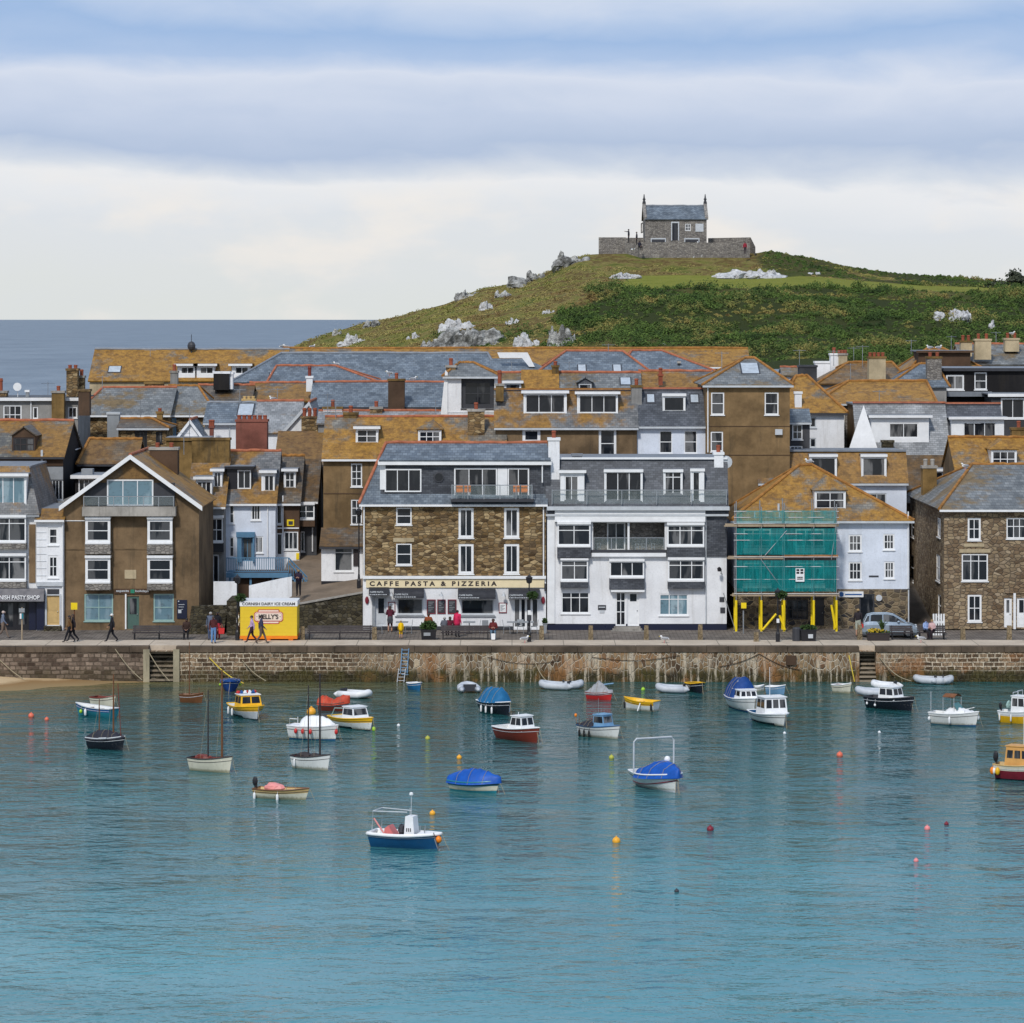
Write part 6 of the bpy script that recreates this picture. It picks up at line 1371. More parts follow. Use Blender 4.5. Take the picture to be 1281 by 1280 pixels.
for i, (px, l) in enumerate(((575, 'outer bright orange chair at the left end of the cafe balcony'), (585, 'inner bright orange chair at the left end of the cafe balcony'), (646, 'inner bright orange chair at the right end of the cafe balcony'), (656, 'outer bright orange chair at the right end of the cafe balcony'))): put(bc0 if i == 0 else copy_tree(bc0), px, 210.85, PZ(624,211)-.0, 180, l)
# car
def car():
    z0 = QZ-.06; Y = 206.6; x0, x1 = PX(1077.5, Y), PX(1149, Y); L = x1-x0; root = T('parked_car', 'silver blue hatchback parked in front of the stone shop front', 'car', ((x0+x1)/2, Y, z0), local=True, rz=R(-4))
    W = .82; st = [(-.5,.34,.62,.80),(-.485,.22,.75,.86),(-.46,.2,.92,.93),(-.4,.18,.98,.97),(-.3,.18,1.0,1.0),(0,.18,.98,1.0),(.18,.18,.94,1.0),(.3,.18,.87,.98),(.4,.19,.78,.93),(.46,.2,.68,.85),(.5,.28,.55,.72)]
    vs = []; 
    for t, zb, zt, w in st:
        x = t*L; w *= W; vs += [(x,-w*.86,zb),(x,-w,zb+.14),(x,-w,zt-.2),(x,-w*.93,zt),(x,w*.93,zt),(x,w,zt-.2),(x,w,zb+.14),(x,w*.86,zb)]
    mb = MB(); n = 8; k = len(st); mb.add(vs, [[i*n+j, i*n+(j+1) % n, (i+1)*n+(j+1) % n, (i+1)*n+j][::-1] for i in range(k-1) for j in range(n)]+[list(range(n)), list(range((k-1)*n, k*n))[::-1]])
    rf = [(-.455,.93,.8),(-.4,1.32,.7),(-.3,1.42,.66),(-.05,1.43,.66),(.06,1.36,.67),(.28,.9,.8)]
    vs = []
    for t, z, w in rf: vs += [(t*L,-w*W,z),(t*L,w*W,z)]
    m0 = [[2*i, 2*i+2, 2*i+3, 2*i+1] for i in range(5)]; mb.add(vs, [f for i, f in enumerate(m0) if i in (1,2,3)])
    def side(y): return [(t*L, y*w*W, z) for t, z, w in rf]
    for sg in (-1, 1):
        s_ = side(sg)
        for (a, b) in zip(s_, s_[1:]): mb.tube([a, b], .035, 5)
        mb.tube([(-.13*L, sg*.76*W, .95), (-.13*L, sg*.66*W, 1.43)], .04, 5); mb.tube([(-.36*L, sg*.78*W, .95), (-.35*L, sg*.68*W, 1.38)], .06, 5)
    paint = plain('silver_blue_car_paint', (.33,.4,.47), .25, .6, .06, .35); mb.build('body', paint, root, smooth=False)
    g = MB(); g.add([(t*L, -w*W*.99, z) for t, z, w in rf]+[(t*L, w*W*.99, z) for t, z, w in rf], [list(range(6)), list(range(11, 5, -1)), [0,6,7,1], [4,10,11,5]]); g.build('windows', M['glass'], root)
    for t in (-.31, .31):
        for sg in (-1, 1):
            q = MB(); q.lathe((0,0,0), [(.2,-.1),(.3,-.09),(.31,0),(.3,.09),(.2,.1)], 18); q.v = [(t*L+a, sg*.74+c, .31+b) for a, b, c in q.v]; w_ = q.build('wheel', M['rubber'], root)
            q = MB(); q.lathe((0,0,0), [(.03,.12),(.19,.105)], 10); q.v = [(t*L+a, sg*.74+c*sg, .31+b) for a, b, c in q.v]; q.build('rim', M['steel'], w_)
    for sg in (-1, 1):
        q = MB(); q.box(-.503*L,-.47*L, sg*.6, sg*.79, .62, .84); q.build('tail_light', M['red'], root); q = MB(); q.ball((.45*L, sg*.58, .66), (.1,.12,.07)); q.build('headlight', M['lgrey'], root)
        q = MB(); q.ball((.14*L, sg*.88, 1.0), (.09,.09,.07)); q.build('wing_mirror', paint, root)
    q = MB(); q.box(-.505*L,.503*L,-.6,.6,.3,.42); q.build('bumpers', M['dark'], root)
car()

# ------------------------------------------------------------------ people
SKIN = plain('skin', (.45,.26,.18), .6, .3, .1); HAIRS = {'brown': plain('brown_hair', (.05,.03,.02), .7), 'grey': plain('grey_hair', (.4,.39,.37), .7), 'black': plain('black_hair', (.015,.012,.012), .6), 'fair': plain('fair_hair', (.3,.2,.09), .7), 'cap': plain('pale_cap', (.5,.4,.36), .8), 'white': plain('white_hair', (.75,.74,.72), .7)}
def cloth(c): return plain('cloth_%02d_%02d_%02d' % tuple(int(x*99) for x in c), c, .85, .15, .3)
def person(label, px, py, hd=0, pose='stand', top=(.05,.05,.06), bot=(.03,.03,.04), hair='brown', h=1.72, shorts=False, skirt=False, longhair=False, Y=None, z=None, hood=False):
    if z is None: z = QZ if (Y or YZ(py, QZ)) < YR else QZ-.06
    Y = Y or YZ(py, z); s = h/1.72
    J = {'pel':(0,0,.94), 'spi':(0,0,1.12), 'che':(.0,0,1.32), 'nec':(.0,0,1.475), 'hea':(.02,0,1.58), 'top':(.01,0,1.665)}
    for n_, sg in (('L', 1), ('R', -1)):
        J.update({'sh'+n_:(0,sg*.17,1.4), 'el'+n_:(-.03,sg*.24,1.13), 'wr'+n_:(.05,sg*.25,.9), 'ha'+n_:(.075,sg*.245,.83), 'hi'+n_:(0,sg*.09,.88), 'kn'+n_:(.02,sg*.1,.49), 'an'+n_:(-.02,sg*.1,.08), 'to'+n_:(.15,sg*.11,.035)})
    if pose == 'walk':
        J.update({'knL':(.17,.1,.51), 'anL':(.3,.1,.1), 'toL':(.46,.11,.07), 'knR':(-.04,-.1,.48), 'anR':(-.34,-.1,.14), 'toR':(-.2,-.11,.04), 'elL':(-.15,.24,1.15), 'wrL':(-.16,.25,.92), 'haL':(-.14,.25,.85), 'elR':(.05,-.24,1.13), 'wrR':(.22,-.21,.95), 'haR':(.27,-.2,.9)})
    if pose in ('sit', 'eat'):
        for k in J: a, b, c = J[k]; J[k] = (a-.0, b, c-.42) if k == 'top' or k[:2] not in ('kn', 'an', 'to') else J[k]
        for n_, sg in (('L', 1), ('R', -1)): J.update({'hi'+n_:(.03,sg*.09,.5), 'kn'+n_:(.42,sg*.11,.53), 'an'+n_:(.42,sg*.11,.09), 'to'+n_:(.58,sg*.12,.04), 'el'+n_:(.06,sg*.25,.74), 'wr'+n_:(.28,sg*.1,.72 if pose == 'eat' else .6), 'ha'+n_:(.34,sg*.06,.76 if pose == 'eat' else .58)})
    if pose == 'point': J.update({'elR':(.2,-.22,1.36), 'wrR':(.42,-.2,1.42), 'haR':(.5,-.2,1.43)})
    if pose == 'hold':
        for n_, sg in (('L', 1), ('R', -1)): J.update({'el'+n_:(.03,sg*.25,1.13), 'wr'+n_:(.25,sg*.1,1.18), 'ha'+n_:(.31,sg*.06,1.21)})
    rad = {'pel':.135,'spi':.12,'che':.14,'nec':.052,'hea':.092,'top':.06,'sh':.07,'el':.045,'wr':.03,'ha':.034,'hi':.095,'kn':.06,'an':.042,'to':.036}
    E = [('pel','spi','T'),('spi','che','T'),('che','nec','T'),('nec','hea','S'),('hea','top','S')]
    for n_ in 'LR': E += [('che','sh'+n_,'T'),('sh'+n_,'el'+n_,'T'),('el'+n_,'wr'+n_,'T'),('wr'+n_,'ha'+n_,'S'),('pel','hi'+n_,'B'),('hi'+n_,'kn'+n_,'B'),('kn'+n_,'an'+n_,'S' if shorts else 'B'),('an'+n_,'to'+n_,'F')]
    names = list(J); me = bpy.data.meshes.new('body'); me.from_pydata([Vector(J[k])*s for k in names], [(names.index(a), names.index(b)) for a, b, _ in E], [])
    ob = bpy.data.objects.new('body', me); COL.objects.link(ob); sk = ob.modifiers.new('skin', 'SKIN'); sk.use_smooth_shade = True; ss = ob.modifiers.new('sub', 'SUBSURF'); ss.levels = 1
    for i, k in enumerate(names):
        d = me.skin_vertices[0].data[i]; r = (rad.get(k) or rad[k[:2]])*s*(1.2 if k != 'top' and k[:2] not in ('he','to','ne','ha') else 1.05); d.radius = (r, r*(1.15 if k in ('pel','spi','che') else 1)); d.use_root = k == 'pel'
    dg = bpy.context.evaluated_depsgraph_get(); em = bpy.data.meshes.new_from_object(ob.evaluated_get(dg))
    mb = MB(); mb.v = [tuple(v.co) for v in em.vertices]; mi = {'T':0,'B':1,'S':2,'F':3}
    segs = [(Vector(J[a])*s, Vector(J[b])*s, mi[c], (rad.get(a) or rad[a[:2]])*s) for a, b, c in E]
    for p in em.polygons:
        c = p.center; best = None
        for a, b, m_, r in segs:
            d = b-a; t = max(0, min(1, (c-a).dot(d)/d.length_squared)); q = (c-(a+d*t)).length-r*.9
            if best is None or q < best[0]: best = (q, m_)
        mb.f.append(list(p.vertices)); mb.m.append(best[1])
    COL.objects.unlink(ob); bpy.data.objects.remove(ob); bpy.data.meshes.remove(em)
    H = Vector(J['hea'])*s; fs = H+Vector((.088,0,0))*s
    mb.ball(fs+Vector((.014,0,-.012))*s, (.02*s,.014*s,.024*s), 2, 6, 4)
    for sg in (-1, 1): mb.ball(fs+Vector((-.004,sg*.034,.018))*s, .011*s, 4, 6, 4); mb.ball(H+Vector((0,sg*.09,-.005))*s, (.02*s,.012*s,.032*s), 2, 6, 4)
    mb.ball(fs+Vector((-.004,0,-.05))*s, (.008*s,.026*s,.007*s), 5, 6, 4)
    for n_, sg in (('L', 1), ('R', -1)):
        w_, a_ = Vector(J['wr'+n_])*s, Vector(J['ha'+n_])*s; d = (a_-w_).normalized(); side_ = Vector((0,1,0)).cross(d).normalized() if abs(d.y) < .9 else Vector((1,0,0)); palm = d.cross(side_)
        for i, ln in enumerate((.062,.074,.07,.055)):
            o_ = a_+side_*(.024-.016*i)*s+d*.015; k1 = o_+d*ln*.55*s; mb.tube([o_, k1, k1+(d*.5-palm*.5*sg).normalized()*ln*.55*s], .009*s, 5, 2, .007*s)
        o_ = w_+d*.03*s+side_*.03*s; k1 = o_+(d+side_).normalized()*.035*s; mb.tube([o_, k1, k1+d*.032*s], .0105*s, 5, 2, .008*s)
    root = T('person', label, 'person', (PX(px,Y), Y, z), 'people on the quay' if Y < 260 else 'people at the chapel', R(hd), True)
    mats = [cloth(top), cloth(bot), SKIN, M['dbrown'], M['black'], M['maroon']]; mb.build('body', mats, root, smooth=True)
    hb = MB(); hb.ball(H+Vector((-.014,0,.035))*s, (.1*s,.096*s,.09*s), 0, 12, 8)
    if longhair: hb.ball(H+Vector((-.055,0,-.08))*s, (.055*s,.085*s,.15*s), 0, 10, 7)
    if hair == 'cap': hb.ball(H+Vector((.09,0,.045))*s, (.07*s,.06*s,.012*s), 0, 10, 4)
    hb.build('hair' if hair != 'cap' else 'cap', HAIRS[hair], root, smooth=True)
    if skirt: q = MB(); q.lathe((0,0,.5*s), [(.25*s,0),(.2*s,.3*s),(.15*s,.52*s)], 12); q.build('skirt', cloth(bot), root, smooth=True)
    if hood:
        q = MB(); q.lathe((0,0,.72*s), [(.2*s,0),(.19*s,.2*s),(.175*s,.45*s),(.165*s,.6*s),(.09*s,.74*s)], 14); q.build('coat', cloth(top), root, smooth=True)
    return root
person('person in a pale cap and grey blue shirt walking at the left edge', 4, 799, 0, 'walk', (.16,.19,.26), (.2,.15,.12), 'cap')
person('person with long dark hair in a brown jacket walking below the yellow box sign', 87, 804, 180, 'walk', (.13,.07,.03), (.015,.015,.02), 'black', 1.66, longhair=True)
person('person in dark clothes walking close behind the brown jacket', 91.5, 803, 180, 'walk', (.03,.025,.03), (.02,.02,.025), 'brown', 1.7, longhair=True)
person('white haired person in black striding past the green shop door', 140, 803.3, 180, 'walk', (.02,.02,.024), (.015,.015,.018), 'white', 1.74)
person('person in dark clothes sitting on the right end of the first long bench', 233.5, 799.6, -90, 'sit', (.05,.03,.025), (.012,.012,.016), 'black')
person('small figure in black crouched on the steps beyond the seated person', 243.5, 790, -60, 'sit', (.015,.015,.02), (.02,.02,.025), 'black', 1.45)
person('person with grey hair in a blue coat standing in the group by the kiosk', 263.5, 801, -100, 'stand', (.1,.12,.17), (.08,.11,.2), 'grey', 1.74, hood=True)
person('person in a maroon top and pale blue jeans in the group by the kiosk', 267, 805, -70, 'stand', (.1,.03,.03), (.14,.27,.5), 'brown', 1.66)
person('person with long black hair and a red skirt in the group by the kiosk', 272.5, 800, -120, 'stand', (.02,.015,.02), (.4,.03,.05), 'black', 1.7, skirt=True, longhair=True)
person('person in a white shirt half hidden behind the left of the kiosk', 298, 798.5, 0, 'stand', (.75,.74,.73), (.06,.02,.04), 'brown', 1.62)
person('person in a lilac cardigan and dark trousers walking past the kiosk', 315, 804.5, 180, 'walk', (.45,.32,.5), (.05,.025,.04), 'brown', 1.68)
person('person in a dark waistcoat over a lilac shirt walking past the kiosk', 327, 805.5, 0, 'walk', (.05,.055,.1), (.14,.1,.08), 'black', 1.75)
person('person in black carrying a child sling at the top of the lane wall', 373.5, 746, -100, 'hold', (.03,.02,.04), (.012,.012,.016), 'fair', 1.72, Y=213.2, z=PZ(746,213.2))
person('person in a dark red top and shorts reading the menu by the cafe door', 488, 791, 90, 'hold', (.1,.02,.035), (.07,.02,.03), 'brown', 1.66, shorts=True, longhair=True)
person('child in a bright yellow raincoat standing on the quay', 501.5, 799, 100, 'stand', (.8,.5,.01), (.75,.45,.01), 'fair', 1.12, shorts=True, hood=True)
person('person in a rust jumper seen from behind the square planter', 536, 792.5, 90, 'sit', (.24,.07,.03), (.05,.05,.06), 'brown', 1.74, Y=205.9, z=QZ-.06+.22)
person('grey haired person in grey sitting facing the cafe', 556, 793, 90, 'sit', (.14,.15,.18), (.06,.06,.07), 'grey', 1.6, Y=207.0, z=QZ-.06)
person('dark haired person in maroon sitting facing the cafe', 563, 793, 90, 'sit', (.12,.02,.035), (.06,.04,.05), 'brown', 1.62, longhair=True, Y=207.0, z=QZ-.06)
person('person in a bright pink red coat standing behind the long cafe bench', 572, 797, 60, 'stand', (.6,.03,.1), (.03,.03,.035), 'black', 1.68, hood=True)
person('person in a dark red top eating on the right end of the cafe bench', 617, 800.5, -90, 'eat', (.13,.025,.025), (.1,.16,.22), 'brown', 1.74)
person('person in a dark top and pale shorts standing behind the silver car', 1073.5, 796.5, 70, 'stand', (.025,.025,.03), (.45,.48,.4), 'fair', 1.74, shorts=True)
person('person in a light blue top hunched on the short bench', 1158, 800, -50, 'eat', (.28,.38,.62), (.02,.02,.03), 'brown', 1.68)
person('red haired person in pink beside the light blue top on the short bench', 1166, 800, -120, 'eat', (.6,.4,.4), (.03,.02,.025), 'fair', 1.64, longhair=True)
person('dark figure standing and pointing on the chapel wall', 786.5, 303, 180, 'point', (.02,.022,.035), (.02,.022,.03), 'black', 1.75, Y=420.2, z=PZ(303.9,420.2))
person('dark figure leaning by the left corner of the chapel', 796.5, 306, 180, 'stand', (.04,.04,.05), (.03,.03,.04), 'brown', 1.7, Y=416.4, z=PZ(307,416.4))
person('second dark figure sitting below the chapel corner', 800, 311, -60, 'sit', (.03,.03,.045), (.02,.02,.03), 'black', 1.7, Y=415.4, z=PZ(314,415.4))
person('figure in a red top below the right end of the chapel wall', 932, 316, -70, 'stand', (.3,.03,.05), (.05,.04,.05), 'brown', 1.6, Y=414.0, z=PZ(318.5,414))
q = MB(); Yq = YZ(791, QZ-.06)-.2; c = P(488, 775.5, Yq); q.ball(c, (.19,.11,.24)); q.box(c.x-.13, c.x+.13, Yq-.17, Yq-.1, c.z-.18, c.z+.02); tag(q.build('backpack', M['dark'], None, c, smooth=False), 'dark backpack on the person reading the menu', 'backpack')
q = MB(); Yq = YZ(800, QZ)-.35; c = P(277, 789, Yq); q.hexa([(c.x-.16,Yq,c.z-.2),(c.x+.16,Yq,c.z-.2),(c.x+.16,Yq+.1,c.z-.2),(c.x-.16,Yq+.1,c.z-.2),(c.x-.19,Yq,c.z+.15),(c.x+.19,Yq,c.z+.15),(c.x+.19,Yq+.1,c.z+.15),(c.x-.19,Yq+.1,c.z+.15)]); q.tube([c+Vector((-.1,.05,.15)), c+Vector((0,.05,.4)), c+Vector((.1,.05,.15))], .015, 5); tag(q.build('shoulder_bag', M['red'], None, c), 'red bag carried in the group by the kiosk', 'bag')
q = MB(); Yq = YZ(800.5, QZ)-.5; c = P(617, 799, Yq); q.hexa([(c.x-.11,Yq,c.z-.06),(c.x+.11,Yq,c.z-.06),(c.x+.11,Yq+.1,c.z-.06),(c.x-.11,Yq+.1,c.z-.06),(c.x-.13,Yq,c.z+.3),(c.x+.13,Yq,c.z+.3),(c.x+.13,Yq+.1,c.z+.3),(c.x-.13,Yq+.1,c.z+.3)]); tag(q.build('carrier_bag', M['white'], None, c), 'white carrier bag on the ground by the person eating', 'bag')

# ------------------------------------------------------------------ gulls
GW = plain('white_gull_feathers', (.75,.75,.75), .7, .2, .1); GG = plain('grey_gull_wings', (.3,.31,.33), .7)
def gull(label, px, py, Y, hd=0, fly=False):
    z = PZ(py, Y); root = T('gull', label, 'gull', (PX(px,Y), Y, z), 'gulls', R(hd), True); b = MB()
    b.ball((0,0,.26), (.22,.1,.11)); b.ball((.2,0,.4), (.075,.06,.065)); b.tube([(.12,0,.3),(.19,0,.39)], .06, 7, 0, .05); b.tube([(-.15,0,.27),(-.32,0,.24)], .06, 5, 0, .03); b.build('body', GW, root, smooth=True)
    w = MB()
    for sg in (-1, 1):
        if fly: w.slab([(.1,sg*.08,.3),(.02,sg*.5,.45),(-.1,sg*.8,.33),(-.12,sg*.45,.42),(-.12,sg*.08,.3)][::sg], .02)
        else: w.ball((-.06,sg*.085,.29), (.22,.03,.075))
    w.build('wings', GG, root, smooth=not fly); k = MB(); k.tube([(.26,0,.4),(.35,0,.385)], .02, 5, 0, .006); k.build('beak', M['yellow'], root)
    if not fly:
        l = MB(); l.tube([(0,.04,.17),(0,.04,0)], .012, 4); l.tube([(0,-.04,.17),(0,-.04,0)], .012, 4); l.build('legs', M['pink'], root)
for a in (('white gull standing on the quay edge beside the basket lamp post', 656.5, 804.5, YZ(804.5,QZ), 20), ('white gull on the quay edge right of the hotel steps', 831, 804.5, YZ(804.5,QZ), 160), ('white gull on the quay edge below the seated couple', 1152, 804, YZ(804,QZ), 180),
    ('gull on the dark slate hip line near the middle of the town', 420.5, 459.5, 272, 150), ('gull on the red ridge left of the broad brown chimney', 341, 503, 247.1, 200), ('gull on the left of the far orange ridge above the sea', 353, 437, 309.3, 30), ('second gull on the far orange ridge next to the first', 357.5, 437, 309.3, 170), ('gull on the far ridge above the dark slate roof', 391, 437, 309.3, 20),
    ('gull on the roof of the broad orange house against the sea', 168, 461, 290.2, 10), ('gull on the orange hip of the granite house', 1207, 588, 218.5, 200), ('gull on the skyline box dormer roof', 1163, 438.5, 276.5, 180), ('second gull on the skyline box dormer roof', 1174.5, 438.5, 276.5, 10), ('gull on the far right stone chimney pot', 1266, 421, 287.4, 0), ('gull perched on the ridge of the scaffolded house', 1012, 582.5, 216.5, 170), ('gull on the corner of the slate roof behind the attic house', 487, 471, 255.8, 160), ('gull on the dark roof ridge beside the white chimney', 517, 478, 260.2, 0)): gull(*a)
gull('white gull gliding low in front of the chapel steps', 792, 315, 409, 20, True)

# ------------------------------------------------------------------ ropes, chains and ladder on the harbour wall
def rope(label, a, b, mat='rope', sag=.15, r=.03, name='mooring_rope', out0=.06, out1=.9, cat='rope'):
    p0 = P(a[0], a[1], YQ-out0); p1 = P(b[0], b[1], YQ-out1); pts = [p0+(p1-p0)*t-Vector((0,0,math.sin(math.pi*t)*sag)) for t in [i/10 for i in range(11)]]
    o = MB().tube(pts, r, 5).build(name, M[mat], None, p0); tag(o, label, cat, 'ropes and chains on the harbour wall')
rope('pale mooring rope slanting down the wall left of the narrow steps', (144,812), (178,851)); rope('mooring rope slanting across the narrow steps', (184,812), (212,852)); rope('bright yellow rope hanging from the wall by the yellow boat', (262,823), (305,855), 'yrope', .2, .035, out1=1.6)
rope('thin pale rope hanging right of the bright yellow one', (303,826), (333,852)); rope('rope running down to the grey inflatables by the wall', (669,828), (684,852)); rope('yellow pole like rope leaning on the wall by the right hand steps', (1062,820), (1069,853), 'yrope', .0); rope('slack rope right of the right hand steps', (1100,822), (1140,852), 'rope', .3)
rope('two mooring lines at the left end of the wall', (0,826), (45,858)); rope('dark chain looping across the middle of the wall', (610,822), (700,826), 'dbrownw', .3, .016, 'mooring_chain', .06, .06, 'chain'); rope('dark chain looping left of the outfall', (900,834), (950,818), 'dbrownw', .12, .02, 'mooring_chain', .06, .06, 'chain'); rope('dark chain looping right of the short bollard', (950,818), (1000,838), 'dbrownw', .15, .02, 'mooring_chain', .06, .06, 'chain'); rope('rusty chain sagging between hotel and scaffold', (740,822), (850,820), 'dbrownw', .25, .016, 'mooring_chain', .06, .06, 'chain')
def ladder():
    root = T('wall_ladder', 'blue grey ladder fixed to the harbour wall above the small blue dinghy', 'ladder', P(506, 852, YQ-.3))
    for nm, a, t_, bt, m_ in (('upper_ladder', 503, 811, 842, 'ltblue'), ('lower_ladder', 499, 836, 853, 'lgrey')):
        q = MB(); xa, xb = PX(a,YQ), PX(a+8.5,YQ)
        for x in (xa, xb): q.tube([(x, YQ-.12, PZ(t_,YQ)), (x-.1, YQ-.2, PZ(bt,YQ))], .028, 6)
        for i in range(int((bt-t_)/4.4)+1): z = PZ(t_+2+i*4.4, YQ); q.tube([(xa-.03, YQ-.15, z), (xb-.03, YQ-.15, z)], .02, 5)
        q.build(nm, M[m_], root)
ladder()
# ------------------------------------------------------------------ boats
def boat(label, px, py, L, B, hd, fb=.5, hull='whull', trim='white', boot='dblue', inner='whull', stripe=None, tr=.78, floor=.12, name='moored_boat', cat='boat', roll=0, bowz=.4, thw=0, deck=None, grp='boats moored in the harbour'):
    Y = YZ(py); root = T(name, label, cat, (PX(px,Y), Y, 0), grp, R(hd), True); root.rotation_euler.x = R(roll)
    n = 16; K = 7
    def half(t): return B/2*((tr+(1-tr)*math.sin(min(1, t/.42)*math.pi/2)) if t < .42 else max(.012, (1-((t-.42)/.58)**2.3)))
    def sheer(t): return fb*(1+bowz*t**2.2+.1*(1-t)**2)
    def sec(t, k, off=0.0, zlow=None):       # k 0..1 keel to sheer
        b, zs = half(t), sheer(t); zk = -.22 if zlow is None else zlow
        b = max(.004, b-off); z = zk+(zs-zk)*k; fl = k**(.42+.35*t*t)
        x = -L/2+L*t-off*(1 if t > .9 else 0)+.055*L*max(0, z)/fb*t**5-(.03*L*k*(1-t)**6)
        return x, b*fl, z
    mb = MB(); vs = []
    ring = lambda t: [(x, -y, z) for x, y, z in [sec(t, 1-k/K) for k in range(K)]]+[(sec(t,0)[0], 0, sec(t,0)[2])]+[sec(t, (k+1)/K) for k in range(K)]
    N = 2*K+1
    for i in range(n+1): vs += ring(i/n)
    fs, ms = [], []
    for i in range(n):
        for j in range(N-1):
            f = [i*N+j, (i+1)*N+j, (i+1)*N+j+1, i*N+j+1]; fs.append(f); zc = sum(vs[q][2] for q in f)/4; zs = sheer((i+.5)/n)
            ms.append(1 if zc < .085 else 2 if stripe and zc > zs*.64 else 0)
    fs.append(list(range(N))); ms.append(0); mb.v = vs; mb.f = fs; mb.m = ms
    mb.build('hull', [M[hull], M[boot], M[stripe or hull]], root, smooth=False)
    # inside: walls, floor, thwarts
    q = MB(); iv = []
    fl_ = min(floor, fb*.5)
    for i in range(n+1):
        t = i/n*.97+.005; a = sec(t, 1, .03); kf = (fl_+.22)/(sheer(t)+.22); b = sec(t, kf, .03); b = (b[0], max(.002, b[1]*.8), b[2]); iv += [(a[0],-a[1],a[2]-.005), (b[0],-b[1],fl_), (b[0],b[1],fl_), (a[0],a[1],a[2]-.005)]
    q.add(iv, [[i*4+j, i*4+j+1, (i+1)*4+j+1, (i+1)*4+j] for i in range(n) for j in range(3)]+[[0,3,2,1]]); q.build('interior', M[inner], root)
    g = MB()
    for sg in (-1, 1): g.tube([(x, sg*y, z) for x, y, z in [sec(i/n, 1) for i in range(n+1)]], .035, 6)
    a = sec(0, 1); g.tube([(a[0],-a[1],a[2]),(a[0],a[1],a[2])], .035, 6); g.build('gunwale', M[trim], root)
    g = MB()
    for sg in (-1, 1): g.tube([(x, sg*(y+.006), z) for x, y, z in [sec(i/n, .8) for i in range(n+1)]], .014, 5)
    g.build('rubbing_strake', M['dbrown' if hull in ('creamhull','whull','lgrey') else 'lgrey'], root)
    bw = sec(1, 1); g = MB(); g.tube([(bw[0],0,bw[2]), (bw[0]+.25,-.06,.25), (bw[0]+.5,-.12,-.08)], .014, 4); g.build('mooring_line', M['rope'], root)
    for i in range(thw):
        t = .2+.5*i/max(1, thw-1) if thw > 1 else .4; a = sec(t, .85, .05); d = MB(); d.box(a[0]-.11, a[0]+.11, -a[1], a[1], a[2]-.04, a[2]); d.build('thwart', M['wood' if hull != 'whull' else 'white'], root)
    if deck:
        t0 = deck[0]; d = MB(); k = 8; dv = []
        for i in range(k+1): t = t0+(1-t0)*i/k; a = sec(min(t,.995), 1, .02); dv += [(a[0],-a[1],a[2]+.012), (a[0],0,a[2]+.05*(1-i/k)+.012), (a[0],a[1],a[2]+.012)]
        d.add(dv, [[i*3+j, (i+1)*3+j, (i+1)*3+j+1, i*3+j+1] for i in range(k) for j in range(2)]); d.build('foredeck', M[deck[1]], root)
    root_info[root.name] = (L, B, fb, half, sheer, sec); return root
root_info = {}
def panel(root, parent, q, rects, name='window', mat='glass', off=.012):
    a, b, c, d = [Vector(v) for v in q]          # a-b bottom, d-c top
    nrm = (b-a).cross(d-a).normalized()
    for (u0, u1, v0, v1) in rects:
        pt = lambda u, v: (a+(b-a)*u)*(1-v)+(d+(c-d)*u)*v+nrm*off
        m = MB(); m.slab([pt(u0,v0), pt(u1,v0), pt(u1,v1), pt(u0,v1)], .01); m.build(name, M[mat], parent)
def cabin(root, x0, x1, h, col='white', w=.74, fwd=.35, aft=.05, base=None, roof=None, fr=2, sd=2, taper=.84, ov=.06, wz=(.42,.9), glass='glass', coach=None):
    L, B, fb, half, sheer, sec = root_info[root.name]; ta, tb = x0+.5, x1+.5; z = base if base is not None else fb*.9
    xa, xb = x0*L, x1*L; wa, wb = half(ta)*w, min(half(ta)*w, half(tb)*w*1.15); ra, rb = wa*taper, wb*taper; zt = z+h
    A, Bq, C, D = (xa,-wa,z), (xb,-wb,z), (xb,wb,z), (xa,wa,z); E, Fq, G, H = (xa+aft,-ra,zt), (xb-fwd,-rb,zt), (xb-fwd,rb,zt), (xa+aft,ra,zt)
    mb = MB(); mb.hexa([A,Bq,C,D,E,Fq,G,H]); m2 = M[roof or col]
    mb.slab([(xa+aft-ov*1.5,-ra-ov,zt+.05), (xb-fwd+ov,-rb-ov,zt+.05), (xb-fwd+ov,rb+ov,zt+.05), (xa+aft-ov*1.5,ra+ov,zt+.05)], .045, 1)
    cb = mb.build('cabin', [M[col], m2], root)
    e = .07; rects = lambda n: [(e+(1-e)*i/n, (1-e)*(i+1)/n, *wz) for i in range(n)]
    panel(root, cb, (Bq, C, G, Fq), rects(fr), mat=glass)
    if sd: panel(root, cb, (A, Bq, Fq, E), rects(sd), mat=glass); panel(root, cb, (C, D, H, G), rects(sd), mat=glass)
    panel(root, cb, (D, A, E, H), [(.1,.45,.3,.9), (.55,.9,.3,.9)], mat=glass)
    return zt
